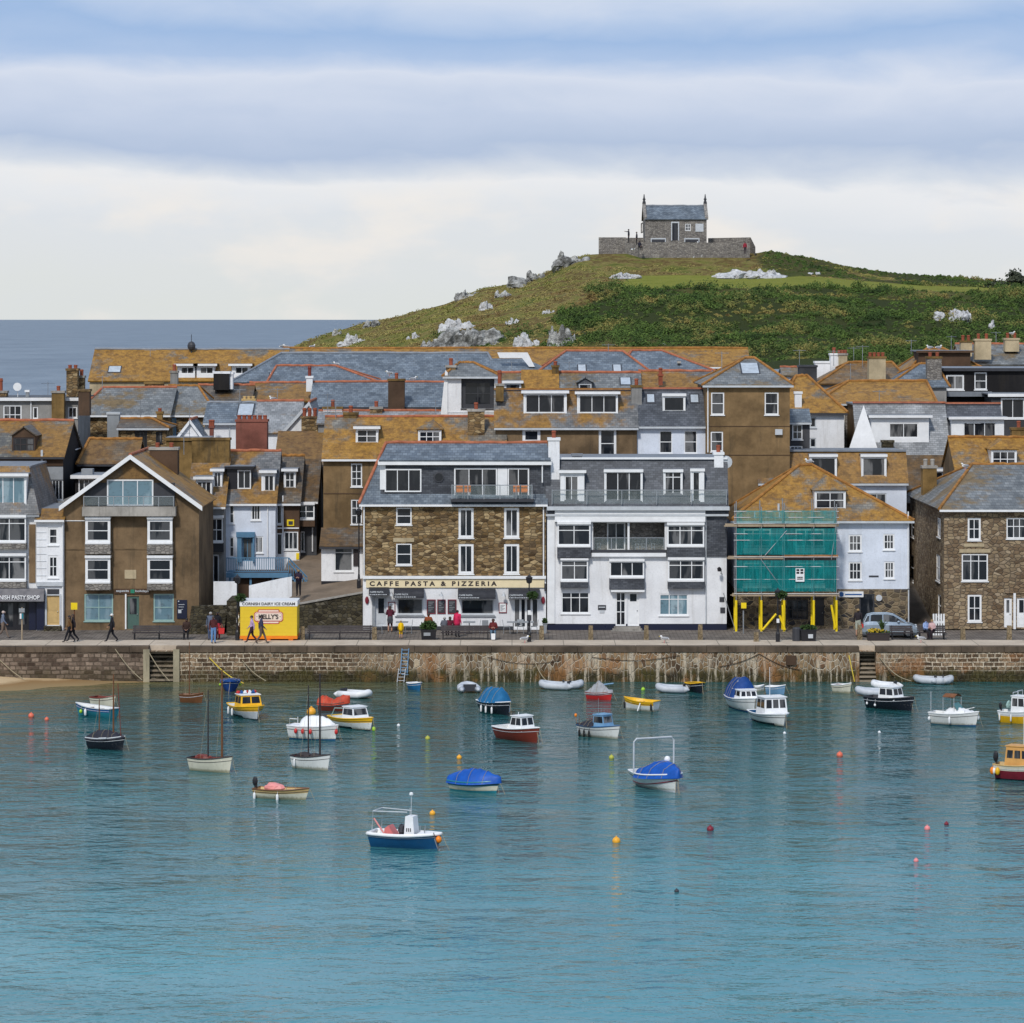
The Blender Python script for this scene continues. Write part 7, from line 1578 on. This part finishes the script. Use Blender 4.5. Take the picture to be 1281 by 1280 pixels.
def cover(root, col, h=.4, t0=0.0, t1=1.0, ridge=lambda u: math.sin(math.pi*min(1,u*1.1))**.6, drop=.12, ov=.05, name='cover'):
    L, B, fb, half, sheer, sec = root_info[root.name]; n = 18; vs = []; K = 9; rr = random.Random(int(L*1000)+len(col))
    for i in range(n+1):
        u = i/n; t = t0+(t1-t0)*u; a = sec(min(t,.997), 1, -ov); hh = h*max(0.02, ridge(u)); zs = a[2]
        for j in range(K):
            v = j/(K-1)*2-1; y = a[1]*v; pr = (1-abs(v)**1.7); z = zs+.03+hh*pr-(drop*(1 if abs(v) == 1 else 0))
            vs.append((a[0]+(.04 if i == n else -.04 if i == 0 else 0), y*(1.0), z+(rr.uniform(-.035,.035)+.03*math.sin(i*1.9+j*1.3))*(abs(v) < .95)))
    mb = MB(); mb.add(vs, [[i*K+j, (i+1)*K+j, (i+1)*K+j+1, i*K+j+1] for i in range(n) for j in range(K-1)]+[list(range(K)), list(range(n*K, n*K+K))[::-1]])
    c_ = mb.build(name, M[col], root, smooth=True)
    if name == 'cover':
        q = MB()
        for i in (4, 9, 14): q.tube([Vector(vs[i*K+j])+Vector((0,0,.02)) for j in range(K)]+[], .012, 4)
        q.build('lashing', M['rope'], c_)
    return c_
def mast(root, x, h, col='wood', r=.045, rake=0.0, stays=True, name='mast'):
    L, B, fb, half, sheer, sec = root_info[root.name]; X_ = x*L
    m = MB(); m.tube([(X_,0,.1), (X_+rake,0,h)], r*1.35, 7, 0, r*.85); o = m.build(name, M[col], root)
    if stays:
        s = MB()
        for sg in (-1, 1): s.tube([(X_+rake*.9,0,h*.93), (X_-.15,sg*half(x+.5),sheer(x+.5))], .008, 3)
        s.build('stay', M['rope'], o)
def outboard(root, col='black', s=1.0, x=None):
    L, B, fb, half, sheer, sec = root_info[root.name]; X_ = -L/2-.12; m = MB()
    m.ball((X_-.05,0,fb+.32*s), (.17*s,.13*s,.22*s)); m.hexa([(X_-.05,-.06,-.3),(X_+.08,-.06,-.3),(X_+.08,.06,-.3),(X_-.05,.06,-.3),(X_-.08,-.07,fb+.2),(X_+.08,-.07,fb+.2),(X_+.08,.07,fb+.2),(X_-.08,.07,fb+.2)]); m.build('outboard_motor', M[col], root, smooth=False)
def fender(root, t, sg, col='white', r=.09, ball=False, z=None):
    L, B, fb, half, sheer, sec = root_info[root.name]; a = sec(t, .85); c = Vector((a[0], sg*(a[1]+r), z if z is not None else fb*.55)); m = MB()
    if ball: m.ball(c, r)
    else: m.lathe(c-Vector((0,0,.22)), [(.03,0),(r,.06),(r,.34),(.03,.42)], 8)
    m.tube([c+Vector((0,0,r)), (a[0], sg*a[1], sheer(t))], .01, 4); m.build('fender', M[col], root, smooth=True)
def rails(root, pts, r=.02, mat='steel', name='rail'):
    m = MB()
    for p in pts: m.tube(p, r, 6)
    m.build(name, M[mat], root)
def heap(root, c, r, mat, name):
    m = MB(); m.ball(c, r, 0, 10, 6); rr = random.Random(int(c[0]*100)); m.v = [(x+rr.uniform(-.05,.05), y+rr.uniform(-.05,.05), z+rr.uniform(-.05,.05)) for x, y, z in m.v]; m.build(name, M[mat], root, smooth=False)
def line(root, a, b, r=.012, mat='rope'): m = MB(); m.tube([a, b], r, 4); m.build('mooring_line', M[mat], root)
def inflatable(label, px, py, L, hd, mat='hypalon', W=1.3, motor=False, seat=True, z=.0):
    Y = YZ(py, z); root = T('inflatable_dinghy', label, 'dinghy', (PX(px,Y), Y, z), 'inflatable dinghies', R(hd), True); r = .2; w = W/2-r
    pts = [(-L/2,-w,.2), (-L*.1,-w,.2), (L*.2,-w*.95,.22), (L*.36,-w*.6,.28), (L*.42,0,.33), (L*.36,w*.6,.28), (L*.2,w*.95,.22), (-L*.1,w,.2), (-L/2,w,.2)]
    m = MB(); m.tube(pts, r, 10)
    for sg in (-1, 1): m.tube([(-L/2,sg*w,.2), (-L/2-.3,sg*w,.2)], r, 10, 0, .04)
    m.build('tube', M[mat], root, smooth=True); f = MB(); f.box(-L/2+.05, L*.33, -w, w, .1, .14); f.build('floor', M['dark'], root); t_ = MB(); t_.box(-L/2+.04, -L/2+.1, -w+.1, w-.1, .1, .5); t_.build('transom', M['dark'], root)
    g = MB(); g.tube([(p[0]*1.0, p[1]*1.33, p[2]+.02) for p in pts], .022, 5); g.build('rubbing_strip', M['grey'], root)
    if seat: s = MB(); s.box(-.12,.12,-w,w,.3,.34); s.build('seat', M['lgrey'], root)
    if motor: m = MB(); m.ball((-L/2-.05,0,.62), (.15,.12,.2)); m.box(-L/2-.08,-L/2+.02,-.05,.05,-.1,.5); m.build('outboard_motor', M['black'], root)

# dinghies and sailing boats on the left
b = boat('white inside dinghy with a deep blue hull, lying next to the beach', 121, 896, 3.3, 1.35, 143, .5, 'teal', 'lgrey', 'teal', 'whull', 'blue', thw=3); fender(b, .75, 1, 'lime', .12, True); fender(b, .6, 1, 'white')
b = boat('cream tender with a red brown open top behind the blue dinghy', 129, 885, 2.1, 1.2, -35, .55, 'creamhull', 'brownred', 'creamhull', 'brownred', tr=.85, thw=1)
b = boat('black hulled sailing boat under a black cover with two wooden masts', 132.5, 937, 3.0, 1.4, -28, .55, 'bhull', 'lgrey', 'bhull', 'wood'); cover(b, 'blacktarp', .42, 0, .97); mast(b, -.22, 2.7, 'wood', .04); mast(b, .22, 4.1, 'wood', .06); rails(b, [[(1.35,0,.75), (1.0,.1,3.6)]], .03, 'brownred', 'spar'); rails(b, [[(-.2,-.72,.62), (.5,-.72,.66)]], .05, 'lgrey', 'rolled_fender')
b = boat('small varnished brown sailing dinghy by the harbour wall', 239, 879, 2.2, 1.2, -20, .45, 'wood', 'wood', 'wood', 'wood', thw=2); mast(b, -.12, 3.7, 'wood', .045); mast(b, .36, .95, 'wood', .03, 0, False)
b = boat('cream sailing boat with two dark masts nearest the left shore', 262, 965, 3.1, 1.4, -32, .62, 'creamhull', 'dbrown', 'creamhull', 'brownred', 'creamhull', thw=3); mast(b, -.08, 4.2, 'dbrown', .045); mast(b, .3, 5.3, 'wood', .06); fender(b, .93, 1, 'white', .07); heap(b, (-.7,.1,.62), (.8,.4,.22), 'brownred', 'sail_bundle')
b = boat('white clinker sailing boat with two black masts and dark gear', 387.5, 962, 2.9, 1.35, -36, .6, 'whull', 'dbrown', 'whull', 'brownred', thw=3); mast(b, -.1, 4.35, 'dbrown', .045); mast(b, .26, 5.0, 'dbrown', .06); heap(b, (-.6,0,.6), (.75,.42,.24), 'dbrown', 'sail_bundle'); heap(b, (.35,0,.66), (.5,.35,.18), 'dbrown', 'gear'); fender(b, .15, -1, 'white', .07)
b = boat('dark blue square ended dinghy close under the harbour wall', 287, 864, 1.6, 1.15, -85, .5, 'canopyblue', 'blue', 'canopyblue', 'canopyblue', tr=.95); cover(b, 'canopyblue', .1); fender(b, .05, -1, 'lime', .08, True); fender(b, .05, 1, 'lime', .08, True)
b = boat('yellow cabin boat with pale blue hull and bright bunting on its roof', 305.5, 897, 3.8, 2.0, -68, .55, 'ltblue' if False else 'lgrey', 'byellow', 'bhull', 'whull', 'byellow', deck=(.62,'byellow')); cabin(b, -.12, .2, .72, 'byellow', .78, .2, .05, .5, 'white', 2, 2)
for i, c in enumerate(('red','blue','white','red','white','blue','red')): heap(b, (-.3+.12*(i % 3), -.55+.18*i, 1.33), (.14,.13,.09), c, 'bunting')
for t, sg in ((.2,-1),(.45,-1),(.3,1)): fender(b, t, sg, 'white', .07)
line(b, (1.9,0,.6), (2.3,.05,-.1))
b = boat('boat wrapped in red orange tarpaulin behind the white cabin cruiser', 417, 889, 2.6, 1.4, -15, .4, 'brownred', 'brownred', 'brownred'); cover(b, 'redtarp', .42, ridge=lambda u: .75+.25*math.sin(u*9))
b = boat('white and yellow cabin boat next to the red tarpaulin', 438, 911, 4.0, 2.0, -52, .55, 'whull', 'byellow', 'bhull', 'whull', 'byellow', deck=(.6,'white')); cabin(b, -.08, .24, .72, 'white', .8, .25, .02, .52, None, 1, 1); rails(b, [[(-1.6,-.8,.6), (-1.3,-.7,1.1), (-.4,-.6,1.15)], [(-1.6,.8,.6), (-1.3,.7,1.1), (-.4,.6,1.15)]], .03, 'sage', 'canopy_frame'); fender(b, .97, 1, 'lime', .14, True, .1)
b = boat('white cabin cruiser hung with round red fenders', 393, 925, 4.2, 1.9, -24, .7, 'whull', 'white', 'dblue', 'whull', None, deck=(.05,'white'), bowz=.25); cover(b, 'white', .55, .28, .96, lambda u: math.sin(math.pi*min(1, u*.75+.25))**.7, .0, -.12, 'coach_roof'); rails(b, [[(-1.9,-.75,.75), (-1.9,-.75,1.15), (-1.2,-.75,1.15)], [(-1.9,.75,.75), (-1.9,.75,1.15)]], .025, 'white'); line(b, (2.2,0,.85), (2.7,-.1,-.1))
for t, sg in ((.02,1),(.22,-1),(.38,-1),(.55,-1),(.99,-1)): fender(b, t, sg, 'red', .15, True, .5)
inflatable('white inflatable dinghy beyond the red tarpaulin boat', 446, 873, 1.9, -30, 'whypalon')
b = boat('tiny bright blue dinghy below the wall ladder', 518, 863, 1.3, .95, -60, .38, 'medblue', 'white', 'medblue', 'white', tr=.95, thw=1)
inflatable('pale grey inflatable seen end on near the wall', 586, 865, 1.8, 96, 'hypalon', 1.35)
b = boat('black hulled boat with a blue canvas hood and white fenders', 617, 892, 3.6, 1.75, -62, .6, 'bhull', 'white', 'bhull', 'dark'); cover(b, 'medblue', .8, .1, .84, lambda u: min(1, 1.6*math.sin(math.pi*min(1, u*1.02))**.5), .05); 
for t, sg in ((.3,-1),(.5,-1),(.68,-1),(.6,1),(.35,1)): fender(b, t, sg, 'white', .075, z=.25)
L_, B_, *_r = root_info[b.name]; m = MB(); m.slab([(.62,-.42,.86), (.62,.42,.86), (.42,.34,1.3), (.42,-.34,1.3)], .02); m.build('hood_window', M['glass'], b)
b = boat('red brown boat with a white wheelhouse and two front windows', 645, 926, 3.7, 1.85, -50, .62, 'brownred', 'white', 'brownred', 'whull', deck=(.62,'white')); cabin(b, -.05, .27, .8, 'white', .82, .2, .2, .58, None, 2, 2); line(b, (1.9,-.05,.75), (2.2,-.1,-.1), .02); rails(b, [[(.2,-.2,1.43), (.2,-.2,1.6)]], .02, 'white', 'mast_stub')
b = boat('white boat with a pale blue cabin and black fenders', 747, 922, 3.5, 1.7, -45, .55, 'whull', 'dblue', 'whull', 'dark', deck=(.6,'ltblue')); cabin(b, -.05, .26, .72, 'ltblue', .82, .22, .05, .55, None, 1, 1); cover(b, 'blacktarp', .5, 0, .47, lambda u: .15+.85*u, .03); rails(b, [[(.1,-.3,1.3), (.1,-.3,2.2)], [(-.1,.2,1.3), (-.1,.2,1.6)]], .014, 'steel', 'antenna'); rails(b, [[(-1.7,-.5,.55), (-1.7,-.5,1.1)]], .02, 'wood', 'staff')
for t in (.1,.25,.4): fender(b, t, -1, 'rubber', .075, z=.2)
fender(b, .0, -1, 'orange', .11, True, 1.15)
inflatable('long grey inflatable dinghy moored below the hotel', 694, 862, 1.9, 162, 'hypalon'); inflatable('smaller grey inflatable nosing behind the long one', 716, 861.5, 1.2, 10, 'hypalon', 1.0, seat=False)
b = boat('red hulled dinghy under a peaked grey cover', 748, 875, 2.2, 1.25, -30, .38, 'red', 'brownred', 'red'); cover(b, 'greytarp', .75, .0, .98, lambda u: max(.05, 1-abs(u-.48)*2.0), .1); rails(b, [[(.2,.2,.9), (1.1,.5,1.0)]], .04, 'ltblue', 'oar')
b = boat('white dinghy with a broad bright yellow rim and a loose oar', 803, 889, 2.9, 1.75, 152, .55, 'whull', 'byellow', 'whull', 'byellow', 'byellow', tr=.85, thw=2); rails(b, [[(-.3,.8,.5), (-.2,1.15,.05)]], .05, 'white', 'oar'); heap(b, (-.2,.1,.4), (.45,.3,.18), 'brownred', 'box'); fender(b, .98, 1, 'rubber', .09); fender(b, .05, 1, 'rubber', .09)
inflatable('grey inflatable beside the black and yellow dinghy', 839, 866, 1.7, 170, 'hypalon'); b = boat('black dinghy with a yellow rim against the harbour wall', 869, 866, 1.6, 1.15, -70, .5, 'bhull', 'byellow', 'bhull', 'dark', tr=.95)
b = boat('white cabin cruiser with a tall royal blue canvas hood', 928, 888, 4.4, 2.0, -76, .65, 'whull', 'white', 'canopyblue', 'dark', None, deck=(.45,'white')); zt = cabin(b, -.1, .26, .55, 'white', .85, .25, .05, .68, None, 3, 2); cover(b, 'canopyblue', 1.25, .02, .5, lambda u: .82+.18*u, .1); panel(b, b, ((.05,-.62,1.4), (.05,.62,1.4), (-.15,.5,1.78), (-.15,-.5,1.78)), [(.05,.48,.1,.9), (.52,.95,.1,.9)], 'hood_window', 'wglass')
b = boat('white boat with a square white wheelhouse and tall aerial', 961.5, 905, 3.5, 1.8, -72, .5, 'whull', 'white', 'bhull', 'dblue', None, deck=(.6,'white')); cabin(b, -.14, .2, .92, 'white', .82, .12, .05, .5, None, 3, 2, .9); rails(b, [[(.0,-.1,1.4), (.0,-.1,3.0)]], .016, 'white', 'antenna')
b = boat('pale blue dinghy behind the white wheelhouse boat', 969, 868, 1.5, 1.1, -30, .42, 'ltblue', 'white', 'ltblue', 'white', tr=.9, thw=1); b = boat('little white dinghy tucked behind the blue hooded cruiser', 950, 865, 1.2, .9, 10, .3, 'whull', 'white', 'whull', 'white', thw=1)
b = boat('cream dinghy moored alone below the scaffolded shop', 1051.5, 867, 1.45, 1.1, -40, .48, 'creamhull', 'white', 'creamhull', 'wood', tr=.9, thw=1)
b = boat('black hulled boat with a white wheelhouse in front of inflatables', 1110.5, 887, 4.0, 1.8, -42, .62, 'bhull', 'dark', 'bhull', 'dark', None, deck=(.58,'white')); cabin(b, -.16, .22, .75, 'white', .85, .22, .05, .58, None, 2, 2); line(b, (2.0,0,.75), (2.3,-.1,-.1)); fender(b, .1, -1, 'white', .09, True, .3); fender(b, .3, -1, 'white', .09, True, .25)
inflatable('grey inflatable half hidden by the black hulled wheelhouse boat', 1090, 870, 1.8, 172, 'hypalon'); inflatable('pale inflatable showing above the roof of the black hulled boat', 1106, 862, 1.5, 155, 'whypalon', 1.1)
inflatable('grey inflatable tied to the wall by the slack rope', 1162, 855, 1.8, 172, 'hypalon'); inflatable('small grey inflatable at the end of the row by the wall', 1180, 855.5, 1.1, 10, 'hypalon', 1.0, seat=False)
b = boat('white speedboat with a brown bimini top and raked windscreen', 1193, 907, 3.9, 1.8, -34, .62, 'whull', 'white', 'dblue', 'whull', None, deck=(.5,'white')); cover(b, 'white', .3, .38, .9, lambda u: math.sin(math.pi*min(1, u*.7+.3)), .0, -.1, 'coach_roof')
m = MB(); m.slab([(.55,-.62,.95), (.55,.62,.95), (.15,.5,1.3), (.15,-.5,1.3)], .02); m.build('windscreen', plain('green_tinted_screen', (.08,.2,.19), .1, .6), b); m = MB(); K_ = 8; m.add([(x, -.68+1.36*j/K_, 1.62+.16*math.sin(math.pi*j/K_)+dz) for dz in (0, .03) for x in (-.75, .35) for j in range(K_+1)], [[j, j+1, K_+1+j+1, K_+1+j] for j in range(K_)]+[[2*(K_+1)+j, 2*(K_+1)+K_+1+j, 2*(K_+1)+K_+2+j, 2*(K_+1)+j+1] for j in range(K_)]); m.build('bimini', plain('brown_canvas', (.2,.085,.04), .8, .2, .3), b)
rails(b, [[(x, sg*.67, .6), (x, sg*.67, 1.63)] for x in (-.7, .3) for sg in (-1, 1)], .02, 'lgrey', 'bimini_frame'); rails(b, [[(1.2,-.5,.75),(1.2,-.5,.98),(1.9,-.12,1.1),(1.9,.12,1.1),(1.2,.5,.98)]], .018, 'steel', 'bow_rail'); rails(b, [[(-1.8,-.7,.6), (-1.8,-.7,1.9)]], .025, 'lgrey', 'antenna'); fender(b, .03, -1, 'white', .12, True); fender(b, .97, 1, 'white', .15, True, .5); fender(b, .5, -1, 'white', .1)
b = boat('yellow hulled boat with a white wheelhouse at the right edge', 1274, 905, 4.4, 2.0, -35, .62, 'byellow', 'white', 'byellow', 'whull', 'white', deck=(.55,'white')); cabin(b, -.18, .2, .95, 'white', .82, .2, .05, .62, None, 2, 2); outboard(b, 'black'); rails(b, [[(-.6,-.6,.7),(-.6,-.6,1.8),(-.6,.6,1.8),(-.6,.6,.7)], [(-.1,-.6,1.5),(-.1,-.6,1.9),(-.1,.6,1.9),(-.1,.6,1.5)]], .03, 'lgrey', 'arch'); heap(b, (-1.4,0,1.0), (.3,.45,.25), 'sage', 'life_raft')
for t in (.05,.35): fender(b, t, -1, 'white', .08)
b = boat('orange wheelhouse fishing boat with a dark red hull, black outboard and fenders', 1276, 976, 4.2, 1.9, -30, .7, 'brownred' if False else 'maroon', 'tan', 'bhull', 'tan', 'creamhull', deck=(.55,'tan')); oc = plain('apricot_paint', (.62,.32,.09), .5); M['apricot'] = oc; cabin(b, -.3, .22, 1.0, 'apricot', .84, .15, .15, .72, None, 2, 3, .88, wz=(.42,.82)); outboard(b, 'black', 1.3); rails(b, [[(.1,0,1.8), (.1,0,3.2)]], .018, 'white', 'antenna')
for t, c, r in ((.0,'orange',.2),(.03,'white',.17),(.1,'byellow',.2)): fender(b, t, -1, c, r, True, .45)
fender(b, 0, 1, 'pink', .17, True, .5)
# nearer boats
b = boat('small cream boat under a bulging blue tarpaulin', 591, 990, 2.75, 1.4, -35, .42, 'creamhull', 'teal', 'teal', 'dark', 'teal'); cover(b, 'tarp', .55, -.0, 1.0, lambda u: .25+.75*math.sin(math.pi*min(1,u*.95+.05))**.8, .14, .06); line(b, (1.45,0,.55), (1.6,-.05,-.1))
b = boat('white boat with blue tarpaulin, red stripe and a tall steel arch', 826, 986, 3.6, 2.3, -66, .62, 'whull', 'white', 'lgrey', 'whull', None); 
cover(b, 'tarp', .55, .3, 1.02, lambda u: .3+.7*math.sin(math.pi*min(1,u*.9+.1))**.8, .22, .08); rails(b, [[(-.7,-1.17,.65), (-.68,-1.17,2.1), (-.66,-1.02,2.25), (-.66,1.02,2.25), (-.68,1.17,2.1), (-.7,1.17,.65)]], .045, 'lgrey', 'arch'); m = MB(); m.ball((.2,.35,1.32), .17); m.build('radar_dome', M['white'], b, smooth=True); line(b, (1.9,.02,.75), (2.2,0,-.1)); line(b, (1.9,-.02,.75), (2.05,-.1,-.1))
L_, B_, fb_, half_, sheer_, sec_ = root_info[b.name]
for sg in (-1, 1): rails(b, [[(x, sg*(y+.012), z) for x, y, z in [sec_(i/16, .42+.3*(i/16)**2) for i in range(17)]]], .028, 'maroon', 'hull_stripe')
b = boat('cream open skiff with a black outboard and pink covered seats', 351, 999, 3.4, 1.5, -22, .42, 'tan' if False else 'creamhull', 'wood', 'creamhull', 'tan', 'tan', thw=1); outboard(b, 'black', 1.1); heap(b, (-.5,0,.5), (.75,.45,.25), 'pinkc' if 'pinkc' in M else 'pink', 'seat_cover'); fender(b, .05, -1, 'white', .09, z=.1); fender(b, .52, -1, 'white', .09, z=.1); rails(b, [[(.55,-.4,.45),(.55,-.4,.75)], [(.9,.2,.45),(.9,.2,.8)]], .015)
b = boat('blue hulled open fishing boat with a white console and wheel frame', 505, 1060, 3.3, 1.5, -20, .6, 'blue' if False else 'dblue', 'white', 'dblue', 'whull', None, tr=.85, bowz=.22, deck=(.72,'white'), name='moored_boat')
g = MB(); L_, B_, fb_, half_, sheer_, sec_ = root_info[b.name]
for sg in (-1, 1): g.tube([(x, sg*(y+.01), z-.05) for x, y, z in [sec_(i/16, 1) for i in range(17)]], .07, 8)
a = sec_(0,1); g.tube([(a[0],-a[1],a[2]-.05),(a[0],a[1],a[2]-.05)], .07, 8); g.build('rubbing_strake', M['white'], b, smooth=True)
m = MB(); m.hexa([(.05,-.4,.2),(.62,-.36,.2),(.62,.36,.2),(.05,.4,.2),(.12,-.34,1.42),(.5,-.3,1.42),(.5,.3,1.42),(.12,.34,1.42)]); cs = m.build('console', M['white'], b); panel(b, cs, ((.05,-.4,.2),(.62,-.36,.2),(.5,-.3,1.42),(.12,-.34,1.42)), [(.2,.3,.45,.58),(.4,.5,.45,.58),(.6,.7,.45,.58)], 'vent_slot', 'dark')
rails(b, [[(-1.5,-.62,.62),(-1.45,-.6,1.62),(.2,-.3,1.6)], [(-1.5,.62,.62),(-1.45,.6,1.62),(.2,.3,1.6)], [(-1.45,-.6,1.62),(-1.45,.6,1.62)]], .025, 'lgrey', 'frame'); rails(b, [[(-1.4,-.6,1.3), (-.85,-.6,.62)]], .04, 'pink', 'prop'); rails(b, [[(.3,0,1.42),(.3,0,2.35)], [(.2,.1,1.42),(.2,.1,1.75)]], .015, 'lgrey', 'antenna'); m = MB(); m.lathe((.3,0,2.3), [(.03,0),(.1,.04),(.1,.12),(.03,.16)], 8); m.build('lamp', M['white'], b)
m = MB(); m.hexa([(-1.0,-.4,.35),(-.3,-.4,.35),(-.3,.3,.35),(-1.0,.3,.35),(-.95,-.35,.85),(-.75,-.35,.98),(-.75,.25,.98),(-.95,.25,.85)]); m.build('fish_box', plain('salmon_pink_plastic', (.62,.17,.16), .5), b); heap(b, (-.2,.1,.72), (.2,.2,.3), 'dark', 'engine_cover')
fender(b, .99, -1, 'orange', .16, True, .45); line(b, (1.55,-.25,.75), (1.95,-.5,-.1), .03, 'dark'); m = MB(); m.tube([(1.62,-.3,.5),(1.8,-.35,.1),(1.95,-.5,.0)], .03, 5); m.build('anchor', M['steel'], b)
rails(b, [[(.9,.3,.72),(.9,.3,1.0)], [(1.1,-.3,.72),(1.1,-.3,.95)], [(.75,.0,.72),(.75,0,1.0)]], .02)

# ------------------------------------------------------------------ buoys
def buoy(label, px, py, r, mat, cone=False):
    Y = YZ(py); q = MB(); c = P(px, py, Y); c.z = r*.35
    q.ball(c, r, 0, 14, 9); q.lathe((c.x, c.y, c.z+r*.9), [(r*.25,0),(r*.2,r*.3),(r*.1,r*.35)], 8)
    if cone: q.lathe(c-Vector((0,0,r*.2)), [(r*.95,0),(r*.6,r*1.2),(r*.2,r*1.9)], 10)
    tag(q.build('mooring_buoy', M[mat], None, (c.x, c.y, 0), smooth=True), label, 'buoy', 'mooring buoys')
M['coral'] = plain('coral_buoy', (.75,.16,.09), .45); M['opink'] = plain('bright_pink_buoy', (.8,.25,.25), .45); M['amber'] = plain('amber_buoy', (.85,.4,.03), .45); M['olive'] = plain('algae_yellow_buoy', (.42,.42,.06), .5)
for a in (('larger coral red buoy near the left edge', 39, 897, .16, 'coral'), ('smaller coral red buoy right of the larger one near the left edge', 58.5, 901, .12, 'coral'), ('amber yellow buoy alone in the open water below the tarpaulin boat', 771, 1054, .17, 'amber'), ('red buoy in open water below the cream dinghy', 1050.5, 946, .16, 'coral'), ('dark red buoy alone in the lower open water', 888.5, 1039, .15, 'maroon'), ('pale pink buoy of the right hand pair', 1160, 1038, .13, 'opink'), ('dark pink buoy at the far right of the pair', 1184, 1032, .1, 'maroon'), ('lowest small pink buoy on the right', 1146, 1078, .1, 'opink'), ('orange buoy just behind the blue fishing boat', 541, 1019, .13, 'amber'), ('amber buoy above the small blue tarpaulin boat', 574.5, 949, .13, 'amber'), ('olive yellow buoy left of the red brown boat', 535, 925, .13, 'olive'), ('small white float left of the olive buoy', 498.5, 908.5, .09, 'white'), ('green yellow cone buoy left of the steel arch boat', 765, 949, .13, 'olive'), ('lime green ball behind the yellow rimmed dinghy', 804.5, 863.5, .12, 'lime'), ('small white float below the wheelhouse boat', 981.5, 918, .08, 'white'), ('small white float alone right of centre', 1100, 917, .08, 'white'), ('tiny dark float alone at the bottom of the bay', 846.5, 1116, .09, 'dark'), ('large orange ball behind the white cruiser with red fenders', 389.5, 893, .26, 'amber')): buoy(*a)

# boats keep the outline they have from the survey: hull ends along the shore, then lengths follow
FIT = (('white inside dinghy', 92, 151), ('cream tender', 111, 146), ('black hulled sailing', 106, 158), ('small varnished', 224, 255), ('cream sailing boat', 233, 292), ('white clinker', 362, 414), ('dark blue square', 275, 300), ('yellow cabin', 281, 331), ('boat wrapped in red', 397, 437), ('white and yellow', 408, 468), ('white cabin cruiser hung', 358, 424), ('tiny bright', 508, 528), ('black hulled boat with a blue', 595, 639), ('red brown boat', 615, 675), ('white boat with a pale', 721, 775), ('red hulled dinghy', 732, 766), ('white dinghy with a broad', 781, 826), ('black dinghy', 857, 882), ('white cabin cruiser with a tall', 908, 949), ('white boat with a square', 937, 986), ('pale blue dinghy', 957, 982), ('little white', 943, 956), ('cream dinghy moored', 1040, 1064), ('black hulled boat with a white', 1081, 1141), ('white speedboat', 1162, 1222), ('yellow hulled', 1249, 1302), ('orange wheelhouse', 1243, 1312), ('small cream boat', 559, 625), ('white boat with blue tarpaulin', 787, 853), ('cream open skiff', 315, 388), ('blue hulled open', 459, 553))
for o in [o for o in COL.objects if o.get('category') == 'boat']:
    for s_, a, b_ in FIT:
        if o['label'].startswith(s_):
            hull = next(c for c in o.children if c.name.startswith('hull')); rz = o.rotation_euler.z; Y = o.location.y
            xs = [v.co.x*math.cos(rz)-v.co.y*math.sin(rz) for v in hull.data.vertices if v.co.z > 0]; w0 = max(xs)-min(xs); w1 = PX(b_, Y)-PX(a, Y); k = w1/w0
            o.scale = (k, k, 1 if k > .85 else .92); o.location.x = PX(a, Y)-min(xs)*k
